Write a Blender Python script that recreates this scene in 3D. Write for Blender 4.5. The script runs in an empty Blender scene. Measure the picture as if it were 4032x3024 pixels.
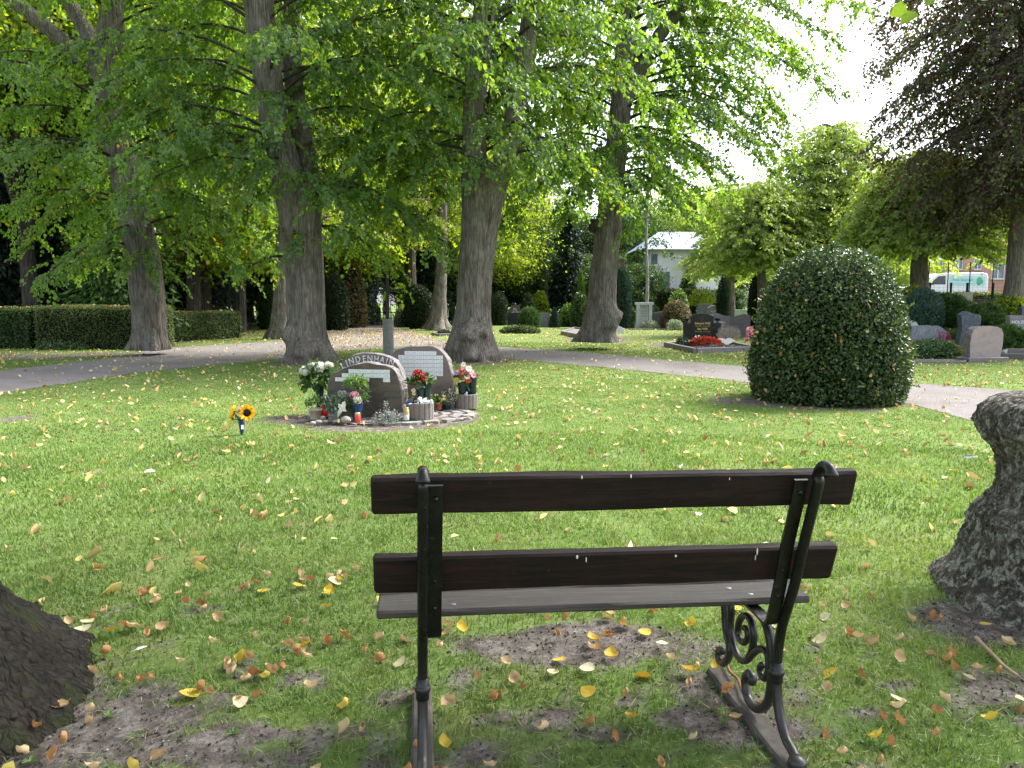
import bpy, math, random
import numpy as np
from mathutils import Vector, Matrix, geometry
random.seed(7)
RNG = np.random.default_rng(7)
SC = bpy.context.scene
COL = SC.collection
PI = math.pi
R = math.radians

# ---------------------------------------------------------------- camera, sky, sun, exposure
FPX = 3029.5                       # focal length in photograph pixels (4032 wide)
PITCH = math.atan((1512 - 1195.8) / FPX)
CAMZ = 1.5
cam = bpy.data.cameras.new('camera')
cam.sensor_width = 36.0
cam.lens = 36.0 * FPX / 4032
cam.clip_start = 0.05
cam.clip_end = 2000
camo = bpy.data.objects.new('camera', cam)
COL.objects.link(camo)
camo.location = (0, 0, CAMZ)
camo.rotation_euler = (R(90) - PITCH, 0, 0)
SC.camera = camo

SUN_EL, SUN_AZ = 48.0, 60.0        # degrees; azimuth clockwise from +Y (in front, to the right)
world = bpy.data.worlds.new('World')
SC.world = world
world.use_nodes = True
wn = world.node_tree
bg = wn.nodes['Background']
sky = wn.nodes.new('ShaderNodeTexSky')
sky.sky_type = 'NISHITA'
sky.sun_disc = False
sky.sun_elevation = R(SUN_EL)
sky.sun_rotation = R(SUN_AZ)
sky.air_density = 1.0
sky.dust_density = 3.0
bw = wn.nodes.new('ShaderNodeRGBToBW')
mx = wn.nodes.new('ShaderNodeMix')
mx.data_type = 'RGBA'
mx.inputs[0].default_value = 0.62
tint = wn.nodes.new('ShaderNodeMix')
tint.data_type = 'RGBA'
tint.blend_type = 'MULTIPLY'
tint.inputs[0].default_value = 1.0
tint.inputs[7].default_value = (1.22, 1.25, 1.32, 1)
wn.links.new(sky.outputs[0], bw.inputs[0])
wn.links.new(bw.outputs[0], tint.inputs[6])
wn.links.new(sky.outputs[0], mx.inputs[6])
wn.links.new(tint.outputs[2], mx.inputs[7])
wn.links.new(mx.outputs[2], bg.inputs[0])
bg.inputs[1].default_value = 0.15
sun = bpy.data.lights.new('sun', 'SUN')
sun.energy = 2.2
sun.angle = R(18)
sun.color = (1.0, 0.95, 0.86)
suno = bpy.data.objects.new('sun', sun)
COL.objects.link(suno)
sd = Vector((math.sin(R(SUN_AZ)) * math.cos(R(SUN_EL)), math.cos(R(SUN_AZ)) * math.cos(R(SUN_EL)), math.sin(R(SUN_EL))))
suno.rotation_euler = (-sd).to_track_quat('-Z', 'Y').to_euler()
suno.location = (10, 20, 40)
SC.view_settings.view_transform = 'Standard'
SC.view_settings.look = 'None'
SC.view_settings.gamma = 1
SC.view_settings.exposure = 2.0
SC.render.engine = 'CYCLES'
SC.cycles.max_bounces = 6
SC.cycles.diffuse_bounces = 4
SC.cycles.glossy_bounces = 2
SC.cycles.transmission_bounces = 4
SC.cycles.transparent_max_bounces = 4
SC.cycles.caustics_reflective = False
SC.cycles.caustics_refractive = False

# ---------------------------------------------------------------- measuring helpers
CP, SP = math.cos(PITCH), math.sin(PITCH)

def sstep(a, b, x):
    t = np.clip((np.asarray(x, float) - a) / (b - a), 0, 1)
    return t * t * (3 - 2 * t)

def gz(x, y):
    """height of the ground: a lawn that is level, rising to the street on the right"""
    x = np.asarray(x, float); y = np.asarray(y, float)
    return sstep(.40, .53, x / np.maximum(y, 1.0)) * (1.25 * sstep(20, 31, y) + .3 * sstep(36, 47, y))

def ray(px, py):
    u = (px - 2016) / FPX
    v = (1512 - py) / FPX
    return np.array([u, CP + v * SP, -SP + v * CP])

def G(px, py):
    """the spot on the ground seen at a pixel of the photograph"""
    d = ray(px, py)
    t = CAMZ / max(1e-4, -d[2])
    for _ in range(60):
        p = d * t
        g = float(gz(p[0], p[1]))
        t2 = (CAMZ - g) / max(1e-4, -d[2])
        if abs(t2 - t) < 1e-4 or t2 <= 0: break
        t = 0.5 * t + 0.5 * t2
    p = d * t
    return np.array([p[0], p[1], float(gz(p[0], p[1]))])

def P(px, py, Y):
    """the point at distance Y ahead seen at a pixel of the photograph"""
    d = ray(px, py)
    t = Y / d[1]
    return np.array([d[0] * t, Y, CAMZ + d[2] * t])

def W(npx, Y):
    """how many metres a number of pixels spans at distance Y"""
    return npx * Y / FPX

# ---------------------------------------------------------------- noise
def _h(ix, iy, iz, s):
    n = (ix.astype(np.int64) * 374761393 + iy.astype(np.int64) * 668265263 + iz.astype(np.int64) * 2147483647 + s * 1274126177) & 0xFFFFFFFF
    n = ((n ^ (n >> 13)) * 1274126177) & 0xFFFFFFFF
    n = (n ^ (n >> 16)) & 0xFFFFFFFF
    return n / 4294967295.0

def vnoise(p, seed=0):
    p = np.asarray(p, float)
    i = np.floor(p).astype(np.int64)
    f = p - i
    f = f * f * (3 - 2 * f)
    r = 0
    for dx in (0, 1):
        for dy in (0, 1):
            for dz in (0, 1):
                w = (f[:, 0] if dx else 1 - f[:, 0]) * (f[:, 1] if dy else 1 - f[:, 1]) * (f[:, 2] if dz else 1 - f[:, 2])
                r = r + w * _h(i[:, 0] + dx, i[:, 1] + dy, i[:, 2] + dz, seed)
    return r

def fbm(p, seed=0, oct=3):
    p = np.asarray(p, float)
    a, r, n = 1.0, 0, 0
    for k in range(oct):
        r = r + a * vnoise(p * 2 ** k, seed + k)
        n += a
        a *= .5
    return r / n

def xy3(x, y, s=1.0):
    return np.stack([np.asarray(x) * s, np.asarray(y) * s, np.zeros(len(x))], -1)

def unit(a):
    return a / np.maximum(1e-9, np.linalg.norm(a, axis=-1, keepdims=True))

# ---------------------------------------------------------------- objects
def tag(o, label=None, cat=None, group=None, kind=None):
    if label: o['label'] = label
    if cat: o['category'] = cat
    if group: o['group'] = group
    if kind: o['kind'] = kind
    return o

def thing(name, label, cat, loc=(0, 0, 0), rz=0, group=None):
    o = bpy.data.objects.new(name, None)
    o.empty_display_size = .1
    COL.objects.link(o)
    o.location = tuple(float(v) for v in loc)
    o.rotation_euler = (0, 0, rz)
    return tag(o, label, cat, group)

def np_mesh(name, V, F, mat, rnd=None, smooth=False):
    """V (n,3); F an array or list of arrays of equal-length faces; rnd one value per face"""
    me = bpy.data.meshes.new(name)
    V = np.asarray(V, np.float32)
    Fs = F if isinstance(F, list) and len(F) and isinstance(F[0], np.ndarray) else [np.asarray(F)]
    Fs = [f for f in Fs if len(f)]
    me.vertices.add(len(V))
    me.vertices.foreach_set('co', V.ravel())
    loops = np.concatenate([f.ravel() for f in Fs]).astype(np.int32)
    tot = np.concatenate([np.full(len(f), f.shape[1]) for f in Fs]).astype(np.int32)
    st = np.concatenate([[0], np.cumsum(tot)[:-1]]).astype(np.int32)
    me.loops.add(len(loops))
    me.loops.foreach_set('vertex_index', loops)
    me.polygons.add(len(tot))
    me.polygons.foreach_set('loop_start', st)
    me.polygons.foreach_set('loop_total', tot)
    if smooth:
        me.polygons.foreach_set('use_smooth', np.ones(len(tot), bool))
    me.update(calc_edges=True)
    if rnd is not None:
        a = me.attributes.new('rnd', 'FLOAT', 'FACE')
        a.data.foreach_set('value', np.asarray(rnd, np.float32))
    if mat is not None:
        me.materials.append(mat)
    return me

def link(name, me, parent=None, loc=None, rot=None):
    o = bpy.data.objects.new(name, me)
    COL.objects.link(o)
    if parent is not None: o.parent = parent
    if loc is not None: o.location = tuple(float(v) for v in loc)
    if rot is not None: o.rotation_euler = rot
    return o

class MB:
    """collects shapes into ONE mesh"""
    def __init__(s): s.v = []; s.f = []; s.sm = []
    def add(s, V, F, smooth=False):
        n = len(s.v)
        s.v += [tuple(float(c) for c in p) for p in V]
        s.f += [tuple(int(i) + n for i in f) for f in F]
        s.sm += [smooth] * len(F)
        return s
    def box(s, c, d, M=None, bev=0.0):
        x, y, z = d[0] / 2, d[1] / 2, d[2] / 2
        if bev > 0:
            b = min(bev, x * .9, y * .9, z * .9)
            pts = []
            for sz in (-1, 1):
                for (ax, ay) in ((-1, -1), (1, -1), (1, 1), (-1, 1)):
                    pts.append((ax * (x - b), ay * (y - b), sz * z))
            lo = []
            rows = []
            for (zz, ins) in ((-z, b), (-z + b, 0), (z - b, 0), (z, b)):
                r = []
                for (ax, ay) in ((-1, -1), (1, -1), (1, 1), (-1, 1)):
                    if ins == 0:
                        if ax * ay > 0: r += [(ax * x, ay * (y - b), zz), (ax * (x - b), ay * y, zz)] if ax > 0 else [(ax * x, ay * (y - b), zz), (ax * (x - b), ay * y, zz)]
                        else: r += [(ax * (x - b), ay * y, zz), (ax * x, ay * (y - b), zz)]
                    else:
                        q = (ax * (x - b), ay * (y - b), zz)
                        r += [q, q]
                rows.append(r)
            V = [p for r in rows for p in r]
            F = []
            for k in range(3):
                for i in range(8):
                    j = (i + 1) % 8
                    F.append((k * 8 + i, k * 8 + j, k * 8 + 8 + j, k * 8 + 8 + i))
            F.append((6, 4, 2, 0)); F.append((24, 26, 28, 30))
        else:
            V = [(sx * x, sy * y, sz * z) for sz in (-1, 1) for sy in (-1, 1) for sx in (-1, 1)]
            F = [(0, 2, 3, 1), (4, 5, 7, 6), (0, 1, 5, 4), (2, 6, 7, 3), (1, 3, 7, 5), (0, 4, 6, 2)]
        V = np.array(V)
        if M is not None: V = V @ np.array(M).T
        return s.add(V + np.array(c), F)
    def tube(s, pts, rad, n=8, cap=True, flat=1.0, up=(0, 0, 1), smooth=True):
        pts = np.asarray(pts, float)
        m = len(pts)
        rad = np.full(m, rad) if np.isscalar(rad) else np.asarray(rad, float)
        T = unit(np.gradient(pts, axis=0))
        V = []
        a = np.array(up, float)
        for i in range(m):
            t = T[i]
            if abs(np.dot(a, t)) > .98: a = np.array([1., 0, 0]) if abs(t[0]) < .9 else np.array([0, 1., 0])
            u = a - t * np.dot(a, t); u /= np.linalg.norm(u)
            w = np.cross(t, u)
            a = u
            for k in range(n):
                th = 2 * PI * k / n
                V.append(pts[i] + rad[i] * (math.cos(th) * u * flat + math.sin(th) * w))
        F = []
        for i in range(m - 1):
            for k in range(n):
                j = (k + 1) % n
                F.append((i * n + k, i * n + j, (i + 1) * n + j, (i + 1) * n + k))
        if cap:
            F.append(tuple(range(n))[::-1]); F.append(tuple((m - 1) * n + k for k in range(n)))
        return s.add(V, F, smooth)
    def lathe(s, prof, c=(0, 0, 0), n=24, smooth=True, cap=True):
        V = []
        for r, z in prof:
            for k in range(n):
                th = 2 * PI * k / n
                V.append((c[0] + r * math.cos(th), c[1] + r * math.sin(th), c[2] + z))
        F = []
        m = len(prof)
        for i in range(m - 1):
            for k in range(n):
                j = (k + 1) % n
                F.append((i * n + k, i * n + j, (i + 1) * n + j, (i + 1) * n + k))
        s.add(V, F, smooth)
        if cap:
            b = len(s.v) - len(V)
            s.f += [tuple(b + k for k in range(n))[::-1], tuple(b + (m - 1) * n + k for k in range(n))]
            s.sm += [False, False]
        return s
    def blob(s, c, r, seed=0, amp=.15, nu=16, nv=10, freq=1.6):
        r = np.array(r if hasattr(r, '__len__') else (r, r, r), float)
        V = []
        for i in range(nv + 1):
            ph = PI * i / nv
            for k in range(nu):
                th = 2 * PI * k / nu
                V.append((math.sin(ph) * math.cos(th), math.sin(ph) * math.sin(th), math.cos(ph)))
        V = np.array(V)
        d = 1 + amp * (fbm(V * freq + 7.3 + seed, seed) - .5) * 2
        V = V * d[:, None] * r + np.array(c)
        F = [(i * nu + k, (i + 1) * nu + k, (i + 1) * nu + (k + 1) % nu, i * nu + (k + 1) % nu) for i in range(nv) for k in range(nu)]
        return s.add(V, F, True)
    def prism(s, out, y0, y1, bev=0.0, rough=0.0, seed=0, M=None, c=(0, 0, 0)):
        """outline in the x-z plane, extruded from y0 (front) to y1 (back)"""
        out = np.array(out, float)
        n = len(out)
        cen = out.mean(0)
        rings = []
        ys = [y0, y0 + bev, y1 - bev, y1] if bev > 0 else [y0, y1]
        if rough > 0:
            ys = [y0] + list(np.linspace(y0 + .012, y1 - .012, 5)) + [y1]
        for q, y in enumerate(ys):
            o = out.copy()
            if bev > 0 and q in (0, len(ys) - 1):
                o = cen + (out - cen) * (1 - bev / np.maximum(.02, np.linalg.norm(out - cen, axis=1)))[:, None]
            if rough > 0 and 0 < q < len(ys) - 1:
                pp = np.stack([out[:, 0] * 14, np.full(n, y * 14), out[:, 1] * 14], -1)
                k = (fbm(pp, seed, 3) - .4) * rough * 2
                o = out + unit(out - cen) * k[:, None]
            rings.append(np.stack([o[:, 0], np.full(n, y), o[:, 1]], -1))
        V = np.concatenate(rings)
        F = []
        m = len(rings)
        for i in range(m - 1):
            for k in range(n):
                j = (k + 1) % n
                F.append((i * n + k, i * n + j, (i + 1) * n + j, (i + 1) * n + k))
        F.append(tuple(range(n))[::-1]); F.append(tuple((m - 1) * n + k for k in range(n)))
        if M is not None: V = V @ np.array(M).T
        return s.add(V + np.array(c), F)
    def build(s, name, mat, parent=None, loc=None, rot=None):
        me = bpy.data.meshes.new(name)
        me.from_pydata(s.v, [], s.f)
        me.polygons.foreach_set('use_smooth', np.array(s.sm, bool))
        me.update()
        if mat is not None: me.materials.append(mat)
        return link(name, me, parent, loc, rot)

def spline(pts, n=24):
    """smooth curve through points"""
    p = np.asarray(pts, float)
    p = np.concatenate([[2 * p[0] - p[1]], p, [2 * p[-1] - p[-2]]])
    out = []
    m = len(p) - 3
    k = max(2, int(n / m))
    for i in range(m):
        a, b, c, d = p[i], p[i + 1], p[i + 2], p[i + 3]
        for t in np.linspace(0, 1, k, endpoint=False):
            out.append(.5 * (2 * b + (c - a) * t + (2 * a - 5 * b + 4 * c - d) * t * t + (3 * b - a - 3 * c + d) * t ** 3))
    out.append(p[-2])
    return np.array(out)

# ---------------------------------------------------------------- materials
def mnew(name):
    m = bpy.data.materials.new(name)
    m.use_nodes = True
    return m, m.node_tree, m.node_tree.nodes['Principled BSDF']

def coords(nt, scale=(1, 1, 1), kind='Object'):
    tc = nt.nodes.new('ShaderNodeTexCoord')
    mp = nt.nodes.new('ShaderNodeMapping')
    mp.inputs['Scale'].default_value = scale
    nt.links.new(tc.outputs[kind], mp.inputs[0])
    return mp.outputs[0]

def noise(nt, vec, scale, detail=4, rough=.6, dist=0):
    n = nt.nodes.new('ShaderNodeTexNoise')
    n.inputs['Scale'].default_value = scale
    n.inputs['Detail'].default_value = detail
    n.inputs['Roughness'].default_value = rough
    n.inputs['Distortion'].default_value = dist
    nt.links.new(vec, n.inputs['Vector'])
    return n.outputs['Fac']

def ramp(nt, fac, stops):
    r = nt.nodes.new('ShaderNodeValToRGB')
    e = r.color_ramp.elements
    while len(e) < len(stops): e.new(.5)
    for i, (p, c) in enumerate(stops):
        e[i].position = p
        e[i].color = tuple(c) + ((1,) if len(c) == 3 else ())
    nt.links.new(fac, r.inputs[0])
    return r.outputs[0]

def mixc(nt, fac, a, b, mode='MIX'):
    m = nt.nodes.new('ShaderNodeMix')
    m.data_type = 'RGBA'
    m.blend_type = mode
    for sock, v in ((m.inputs[0], fac), (m.inputs[6], a), (m.inputs[7], b)):
        if isinstance(v, (int, float)): sock.default_value = v
        elif isinstance(v, tuple): sock.default_value = v + ((1,) if len(v) == 3 else ())
        else: nt.links.new(v, sock)
    return m.outputs[2]

def bump(nt, bs, h, strength=.5, dist=.01, normal=None):
    b = nt.nodes.new('ShaderNodeBump')
    b.inputs['Strength'].default_value = strength
    b.inputs['Distance'].default_value = dist
    nt.links.new(h, b.inputs['Height'])
    if normal is not None: nt.links.new(normal, b.inputs['Normal'])
    nt.links.new(b.outputs[0], bs.inputs['Normal'])
    return b.outputs[0]

def simple(name, col, rough=.6, spec=.5, var=.25, scale=12, bmp=0.0, metal=0.0, dist=.004, vscale=(1, 1, 1)):
    m, nt, bs = mnew(name)
    v = coords(nt, vscale)
    n = noise(nt, v, scale, 5)
    lo = tuple(c * (1 - var) for c in col)
    hi = tuple(min(1, c * (1 + var)) for c in col)
    nt.links.new(ramp(nt, n, [(.3, lo), (.7, hi)]), bs.inputs['Base Color'])
    bs.inputs['Roughness'].default_value = rough
    bs.inputs['Specular IOR Level'].default_value = spec
    bs.inputs['Metallic'].default_value = metal
    if bmp > 0: bump(nt, bs, n, bmp, dist)
    return m

def leafmat(name, stops, trans=.4, tcol=(1.5, 1.7, .45), rough=.45, spec=.35):
    """per-leaf colour from the 'rnd' face attribute; light also passes through the blade"""
    m, nt, bs = mnew(name)
    at = nt.nodes.new('ShaderNodeAttribute')
    at.attribute_name = 'rnd'
    c = ramp(nt, at.outputs['Fac'], stops)
    nt.links.new(c, bs.inputs['Base Color'])
    bs.inputs['Roughness'].default_value = rough
    bs.inputs['Specular IOR Level'].default_value = spec
    if trans > 0:
        tr = nt.nodes.new('ShaderNodeBsdfTranslucent')
        nt.links.new(mixc(nt, 1.0, c, tcol, 'MULTIPLY'), tr.inputs[0])
        ms = nt.nodes.new('ShaderNodeMixShader')
        ms.inputs[0].default_value = trans
        nt.links.new(bs.outputs[0], ms.inputs[1])
        nt.links.new(tr.outputs[0], ms.inputs[2])
        nt.links.new(ms.outputs[0], nt.nodes['Material Output'].inputs[0])
    return m

def barkmat(name, dark, mid, light, lichen=None, lich=.62, zs=.10, scale=16, bs_=.9, dist=.05, lsc=5.5, crk=1.15):
    m, nt, bs = mnew(name)
    v = coords(nt, (1, 1, zs))
    v2 = coords(nt, (1, 1, .6))
    n = noise(nt, v, scale, 8, .68, .6)
    n2 = noise(nt, v2, 3.2, 5, .6)
    c = ramp(nt, n, [(.36, dark), (.48, mid), (.62, light)])
    c = mixc(nt, mixc(nt, .45, n2, n2), c, ramp(nt, n2, [(.35, tuple(x * .62 for x in mid)), (.65, light)]))
    # plates of bark parted by dark cracks
    vo = nt.nodes.new('ShaderNodeTexVoronoi'); vo.feature = 'DISTANCE_TO_EDGE'; vo.inputs['Scale'].default_value = scale * crk
    wv = nt.nodes.new('ShaderNodeVectorMath'); wv.operation = 'ADD'
    nw = nt.nodes.new('ShaderNodeTexNoise'); nw.inputs['Scale'].default_value = scale * .5; nw.inputs['Detail'].default_value = 4
    nt.links.new(v, nw.inputs['Vector'])
    sc_ = nt.nodes.new('ShaderNodeVectorMath'); sc_.operation = 'SCALE'; sc_.inputs[3].default_value = .11
    nt.links.new(nw.outputs['Color'], sc_.inputs[0]); nt.links.new(v, wv.inputs[0]); nt.links.new(sc_.outputs[0], wv.inputs[1])
    nt.links.new(wv.outputs[0], vo.inputs['Vector'])
    ck = ramp(nt, vo.outputs['Distance'], [(.0, (1, 1, 1)), (.16, (0, 0, 0))])
    c = mixc(nt, mixc(nt, 1.0, ck, (.5, .5, .5), 'MULTIPLY'), c, dark)
    if lichen is not None:
        v3 = coords(nt, (1, 1, .55))
        l = noise(nt, v3, lsc, 9, .75, .3)
        c = mixc(nt, ramp(nt, l, [(lich - .05, (0, 0, 0)), (lich + .03, (.85, .85, .85))]), c, lichen)
    nt.links.new(c, bs.inputs['Base Color'])
    bs.inputs['Roughness'].default_value = .9
    bs.inputs['Specular IOR Level'].default_value = .2
    bump(nt, bs, mixc(nt, .5, n, ramp(nt, vo.outputs['Distance'], [(0, (0, 0, 0)), (.3, (1, 1, 1))])), bs_, dist)
    return m

# leaves as arrays ------------------------------------------------
class Leaves:
    def __init__(s): s.V = []; s.F = []; s.r = []; s.n = 0
    def add(s, Pb, T, N, L, Wd, rnd, full=True, fold=.18, curl=0.0):
        n = len(Pb)
        if n == 0: return
        T = unit(T)
        S = unit(np.cross(T, N)); N = np.cross(S, T)
        L = np.broadcast_to(np.asarray(L, float), (n,))[:, None]
        Wd = np.broadcast_to(np.asarray(Wd, float), (n,))[:, None]
        if full:
            tip = Pb + T * L - N * L * curl
            a = lambda t, w, k: Pb + T * L * t + S * Wd * w + N * Wd * k - N * L * curl * t * t
            V = np.stack([Pb, a(.22, .48, fold), a(.66, .4, fold), tip, a(.66, -.4, fold), a(.22, -.48, fold)], 1)
            base = s.n + np.arange(n)[:, None] * 6
            F = np.stack([base + np.array([0, 3, 2, 1]), base + np.array([0, 5, 4, 3])], 1).reshape(-1, 4)
            s.V.append(V.reshape(-1, 3)); s.F.append(F); s.r.append(np.repeat(rnd, 2)); s.n += n * 6
        else:
            V = np.stack([Pb, Pb + T * L * .45 + S * Wd * .5, Pb + T * L, Pb + T * L * .45 - S * Wd * .5], 1)
            base = s.n + np.arange(n)[:, None] * 4
            s.V.append(V.reshape(-1, 3)); s.F.append(base + np.array([0, 1, 2, 3])); s.r.append(np.asarray(rnd)); s.n += n * 4
    def mesh(s, name, mat, off=(0, 0, 0)):
        return np_mesh(name, np.concatenate(s.V) - np.asarray(off, float), np.concatenate(s.F), mat, np.concatenate(s.r))

def rvec(n, rng=RNG):
    return unit(rng.normal(size=(n, 3)))
# ================================================================ THE GROUND
def gpoly(pts):
    return np.array([G(x, y)[:2] for x, y in pts])

def dense(poly, step=.18, jit=.05, seed=1):
    out = []
    n = len(poly)
    for i in range(n):
        a, b = poly[i], poly[(i + 1) % n]
        k = max(1, int(np.linalg.norm(b - a) / step))
        for t in range(k):
            out.append(a + (b - a) * t / k)
    out = np.array(out)
    q = fbm(np.stack([out[:, 0] * 2.2, out[:, 1] * 2.2, out[:, 0] * 0], -1), seed, 3) - .5
    q2 = fbm(np.stack([out[:, 0] * 2.2 + 50, out[:, 1] * 2.2, out[:, 0] * 0], -1), seed, 3) - .5
    return out + np.stack([q, q2], -1) * jit * 4

def inside(poly, x, y):
    x = np.asarray(x); y = np.asarray(y)
    c = np.zeros(x.shape, bool)
    n = len(poly)
    j = n - 1
    for i in range(n):
        xi, yi = poly[i]; xj, yj = poly[j]
        hit = ((yi > y) != (yj > y)) & (x < (xj - xi) * (y - yi) / (yj - yi + 1e-12) + xi)
        c ^= hit
        j = i
    return c

# the gravel path: a ring round the lawn and a spur to the gate (photograph pixels on the ground)
PATH_PX = [(-900, 1640), (0, 1548), (343, 1500), (520, 1470), (845, 1437), (1099, 1414), (1300, 1385), (1500, 1372), (1740, 1374),
           (1990, 1412), (2300, 1440), (2550, 1464), (2950, 1508), (3200, 1545), (3560, 1590), (3880, 1668), (4100, 1740), (4700, 2010),
           (5300, 2010), (4600, 1640), (4032, 1541), (3600, 1510), (3300, 1478), (2950, 1446), (2560, 1412), (2350, 1392), (2120, 1376), (1960, 1366),
           (1760, 1345), (1660, 1316), (1560, 1289), (1556, 1281), (1545, 1276), (1530, 1268), (1575, 1262), (1330, 1262), (1355, 1269), (1365, 1276), (1335, 1288),
           (1290, 1304), (1240, 1320), (1100, 1342), (880, 1358), (640, 1370), (413, 1415), (200, 1436), (0, 1462), (-900, 1500)]
PATH = dense(gpoly(PATH_PX), .15, .06, 3)
STREET_BAND = None

SOIL = []        # (cx, cy, rx, ry, amount)
def soil_px(px, py, rx, ry, amt):
    c = G(px, py)
    a = G(px + rx, py)[0] - c[0]
    b = (G(px, py - ry)[1] - G(px, py + ry)[1]) / 2
    SOIL.append((c[0], c[1], a, b, amt))
soil_px(2270, 2530, 520, 100, 1.1)       # worn patch before the bench
soil_px(2900, 2830, 400, 200, .5)       # under its right end
soil_px(2300, 2850, 520, 130, .3)
soil_px(1900, 2990, 400, 90, .4)
soil_px(120, 2860, 420, 230, 1.15)       # round the trunk at the left
soil_px(700, 2860, 300, 80, .4)
soil_px(860, 2980, 260, 60, .5)
soil_px(3840, 2450, 300, 120, .95)       # round the burled trunk at the right
soil_px(3950, 2720, 300, 150, .55)
soil_px(2960, 1580, 170, 28, 1.0)        # beside the clipped holly
soil_px(3270, 1590, 330, 34, .9)
soil_px(1480, 1656, 420, 48, 1.25)       # the memorial bed
soil_px(30, 1648, 90, 26, .9)
soil_px(700, 2090, 300, 40, .25)
soil_px(2250, 1580, 300, 30, .2)
soil_px(1230, 1420, 150, 22, .9)
soil_px(1860, 1418, 170, 22, .9)
soil_px(2350, 1332, 140, 20, .8)
soil_px(600, 1352, 150, 16, .9)
soil_px(200, 1400, 420, 20, .7)
soil_px(2620, 1360, 110, 14, .7)

def soil_at(x, y):
    x = np.asarray(x, float); y = np.asarray(y, float)
    w = fbm(xy3(x, y, 1.6), 5, 3) - .5
    w2 = fbm(xy3(x, y, 9), 9, 3) - .5
    s = np.zeros(len(x))
    for cx, cy, rx, ry, a in SOIL:
        d = np.sqrt(((x - cx) / rx) ** 2 + ((y - cy) / ry) ** 2)
        s = np.maximum(s, a * (1 - sstep(.25, 1.35, d + w * .9 + w2 * .45)))
    near = .55 * (1 - sstep(2.2, 5.0, y + 2.2 * w)) * (np.abs(x) < 6)
    s = s + near * (w2 * 2.4 + .55)
    return np.clip(s + w2 * .5 * (s > .02), 0, 1)

def axis(stops):
    out = []
    for a, b, st in stops: out += list(np.arange(a, b - 1e-6, st))
    return np.array(out + [stops[-1][1]])

gx = axis([(-300, -60, 20), (-60, -16, 2), (-16, -6, .5), (-6, -3, .14), (-3, 3, .07), (3, 6, .14), (6, 16, .5), (16, 60, 2), (60, 300, 20)])
gy = axis([(-40, 0, 4), (0, 1.5, .3), (1.5, 5, .07), (5, 8, .12), (8, 14, .22), (14, 40, .8), (40, 90, 4), (90, 900, 45)])
XX, YY = np.meshgrid(gx, gy)
xs, ys = XX.ravel(), YY.ravel()
so = soil_at(xs, ys)
zz = gz(xs, ys) - .004 * so + (fbm(xy3(xs, ys, 2.0), 21, 3) - .5) * .03 * (np.hypot(xs, ys) < 9) * sstep(0, 1, 1)
nxg, nyg = len(gx), len(gy)
idx = np.arange(nxg * nyg).reshape(nyg, nxg)
GF = np.stack([idx[:-1, :-1], idx[:-1, 1:], idx[1:, 1:], idx[1:, :-1]], -1).reshape(-1, 4)

def gzn(x, y):
    """ground height with its small bumps"""
    x = np.atleast_1d(np.asarray(x, float)); y = np.atleast_1d(np.asarray(y, float))
    return gz(x, y) + (fbm(xy3(x, y, 2.0), 21, 3) - .5) * .03 * (np.hypot(x, y) < 9)

m, nt, bs = mnew('lawn_ground')
v = coords(nt)
n1 = noise(nt, v, .55, 4, .6)
n2 = noise(nt, v, 9, 6, .7)
n3 = noise(nt, v, 55, 5, .7)
n4 = noise(nt, v, 2.6, 4, .6)
gr = ramp(nt, mixc(nt, .5, n1, n2), [(.36, (.088, .14, .034)), (.5, (.13, .198, .05)), (.64, (.18, .245, .074))])
gr = mixc(nt, ramp(nt, n3, [(.35, (0, 0, 0)), (.7, (.55, .55, .55))]), gr, (.04, .062, .013))
gr = mixc(nt, ramp(nt, n4, [(.48, (0, 0, 0)), (.68, (.55, .55, .55))]), gr, (.19, .18, .08))
sl = ramp(nt, n2, [(.34, (.060, .050, .043)), (.5, (.145, .125, .112)), (.66, (.27, .24, .22))])
sl = mixc(nt, ramp(nt, n3, [(.4, (0, 0, 0)), (.62, (.6, .6, .6))]), sl, (.05, .04, .033))
at = nt.nodes.new('ShaderNodeAttribute'); at.attribute_name = 'soil'
ad = nt.nodes.new('ShaderNodeMath'); ad.operation = 'ADD'
mu = nt.nodes.new('ShaderNodeMath'); mu.operation = 'MULTIPLY_ADD'
nt.links.new(n3, mu.inputs[0]); mu.inputs[1].default_value = .7; mu.inputs[2].default_value = -.35
nt.links.new(at.outputs['Fac'], ad.inputs[0]); nt.links.new(mu.outputs[0], ad.inputs[1])
nt.links.new(mixc(nt, ramp(nt, ad.outputs[0], [(.3, (0, 0, 0)), (.6, (1, 1, 1))]), gr, sl), bs.inputs['Base Color'])
bs.inputs['Roughness'].default_value = .95
bs.inputs['Specular IOR Level'].default_value = .1
bump(nt, bs, mixc(nt, .5, n3, n2), 1.0, .02)
me = np_mesh('lawn', np.stack([xs, ys, zz], -1), GF, m, smooth=True)
a = me.attributes.new('soil', 'FLOAT', 'POINT')
a.data.foreach_set('value', so.astype(np.float32))
tag(link('lawn', me), 'mown green lawn with bare worn soil patches', kind='structure')

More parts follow.
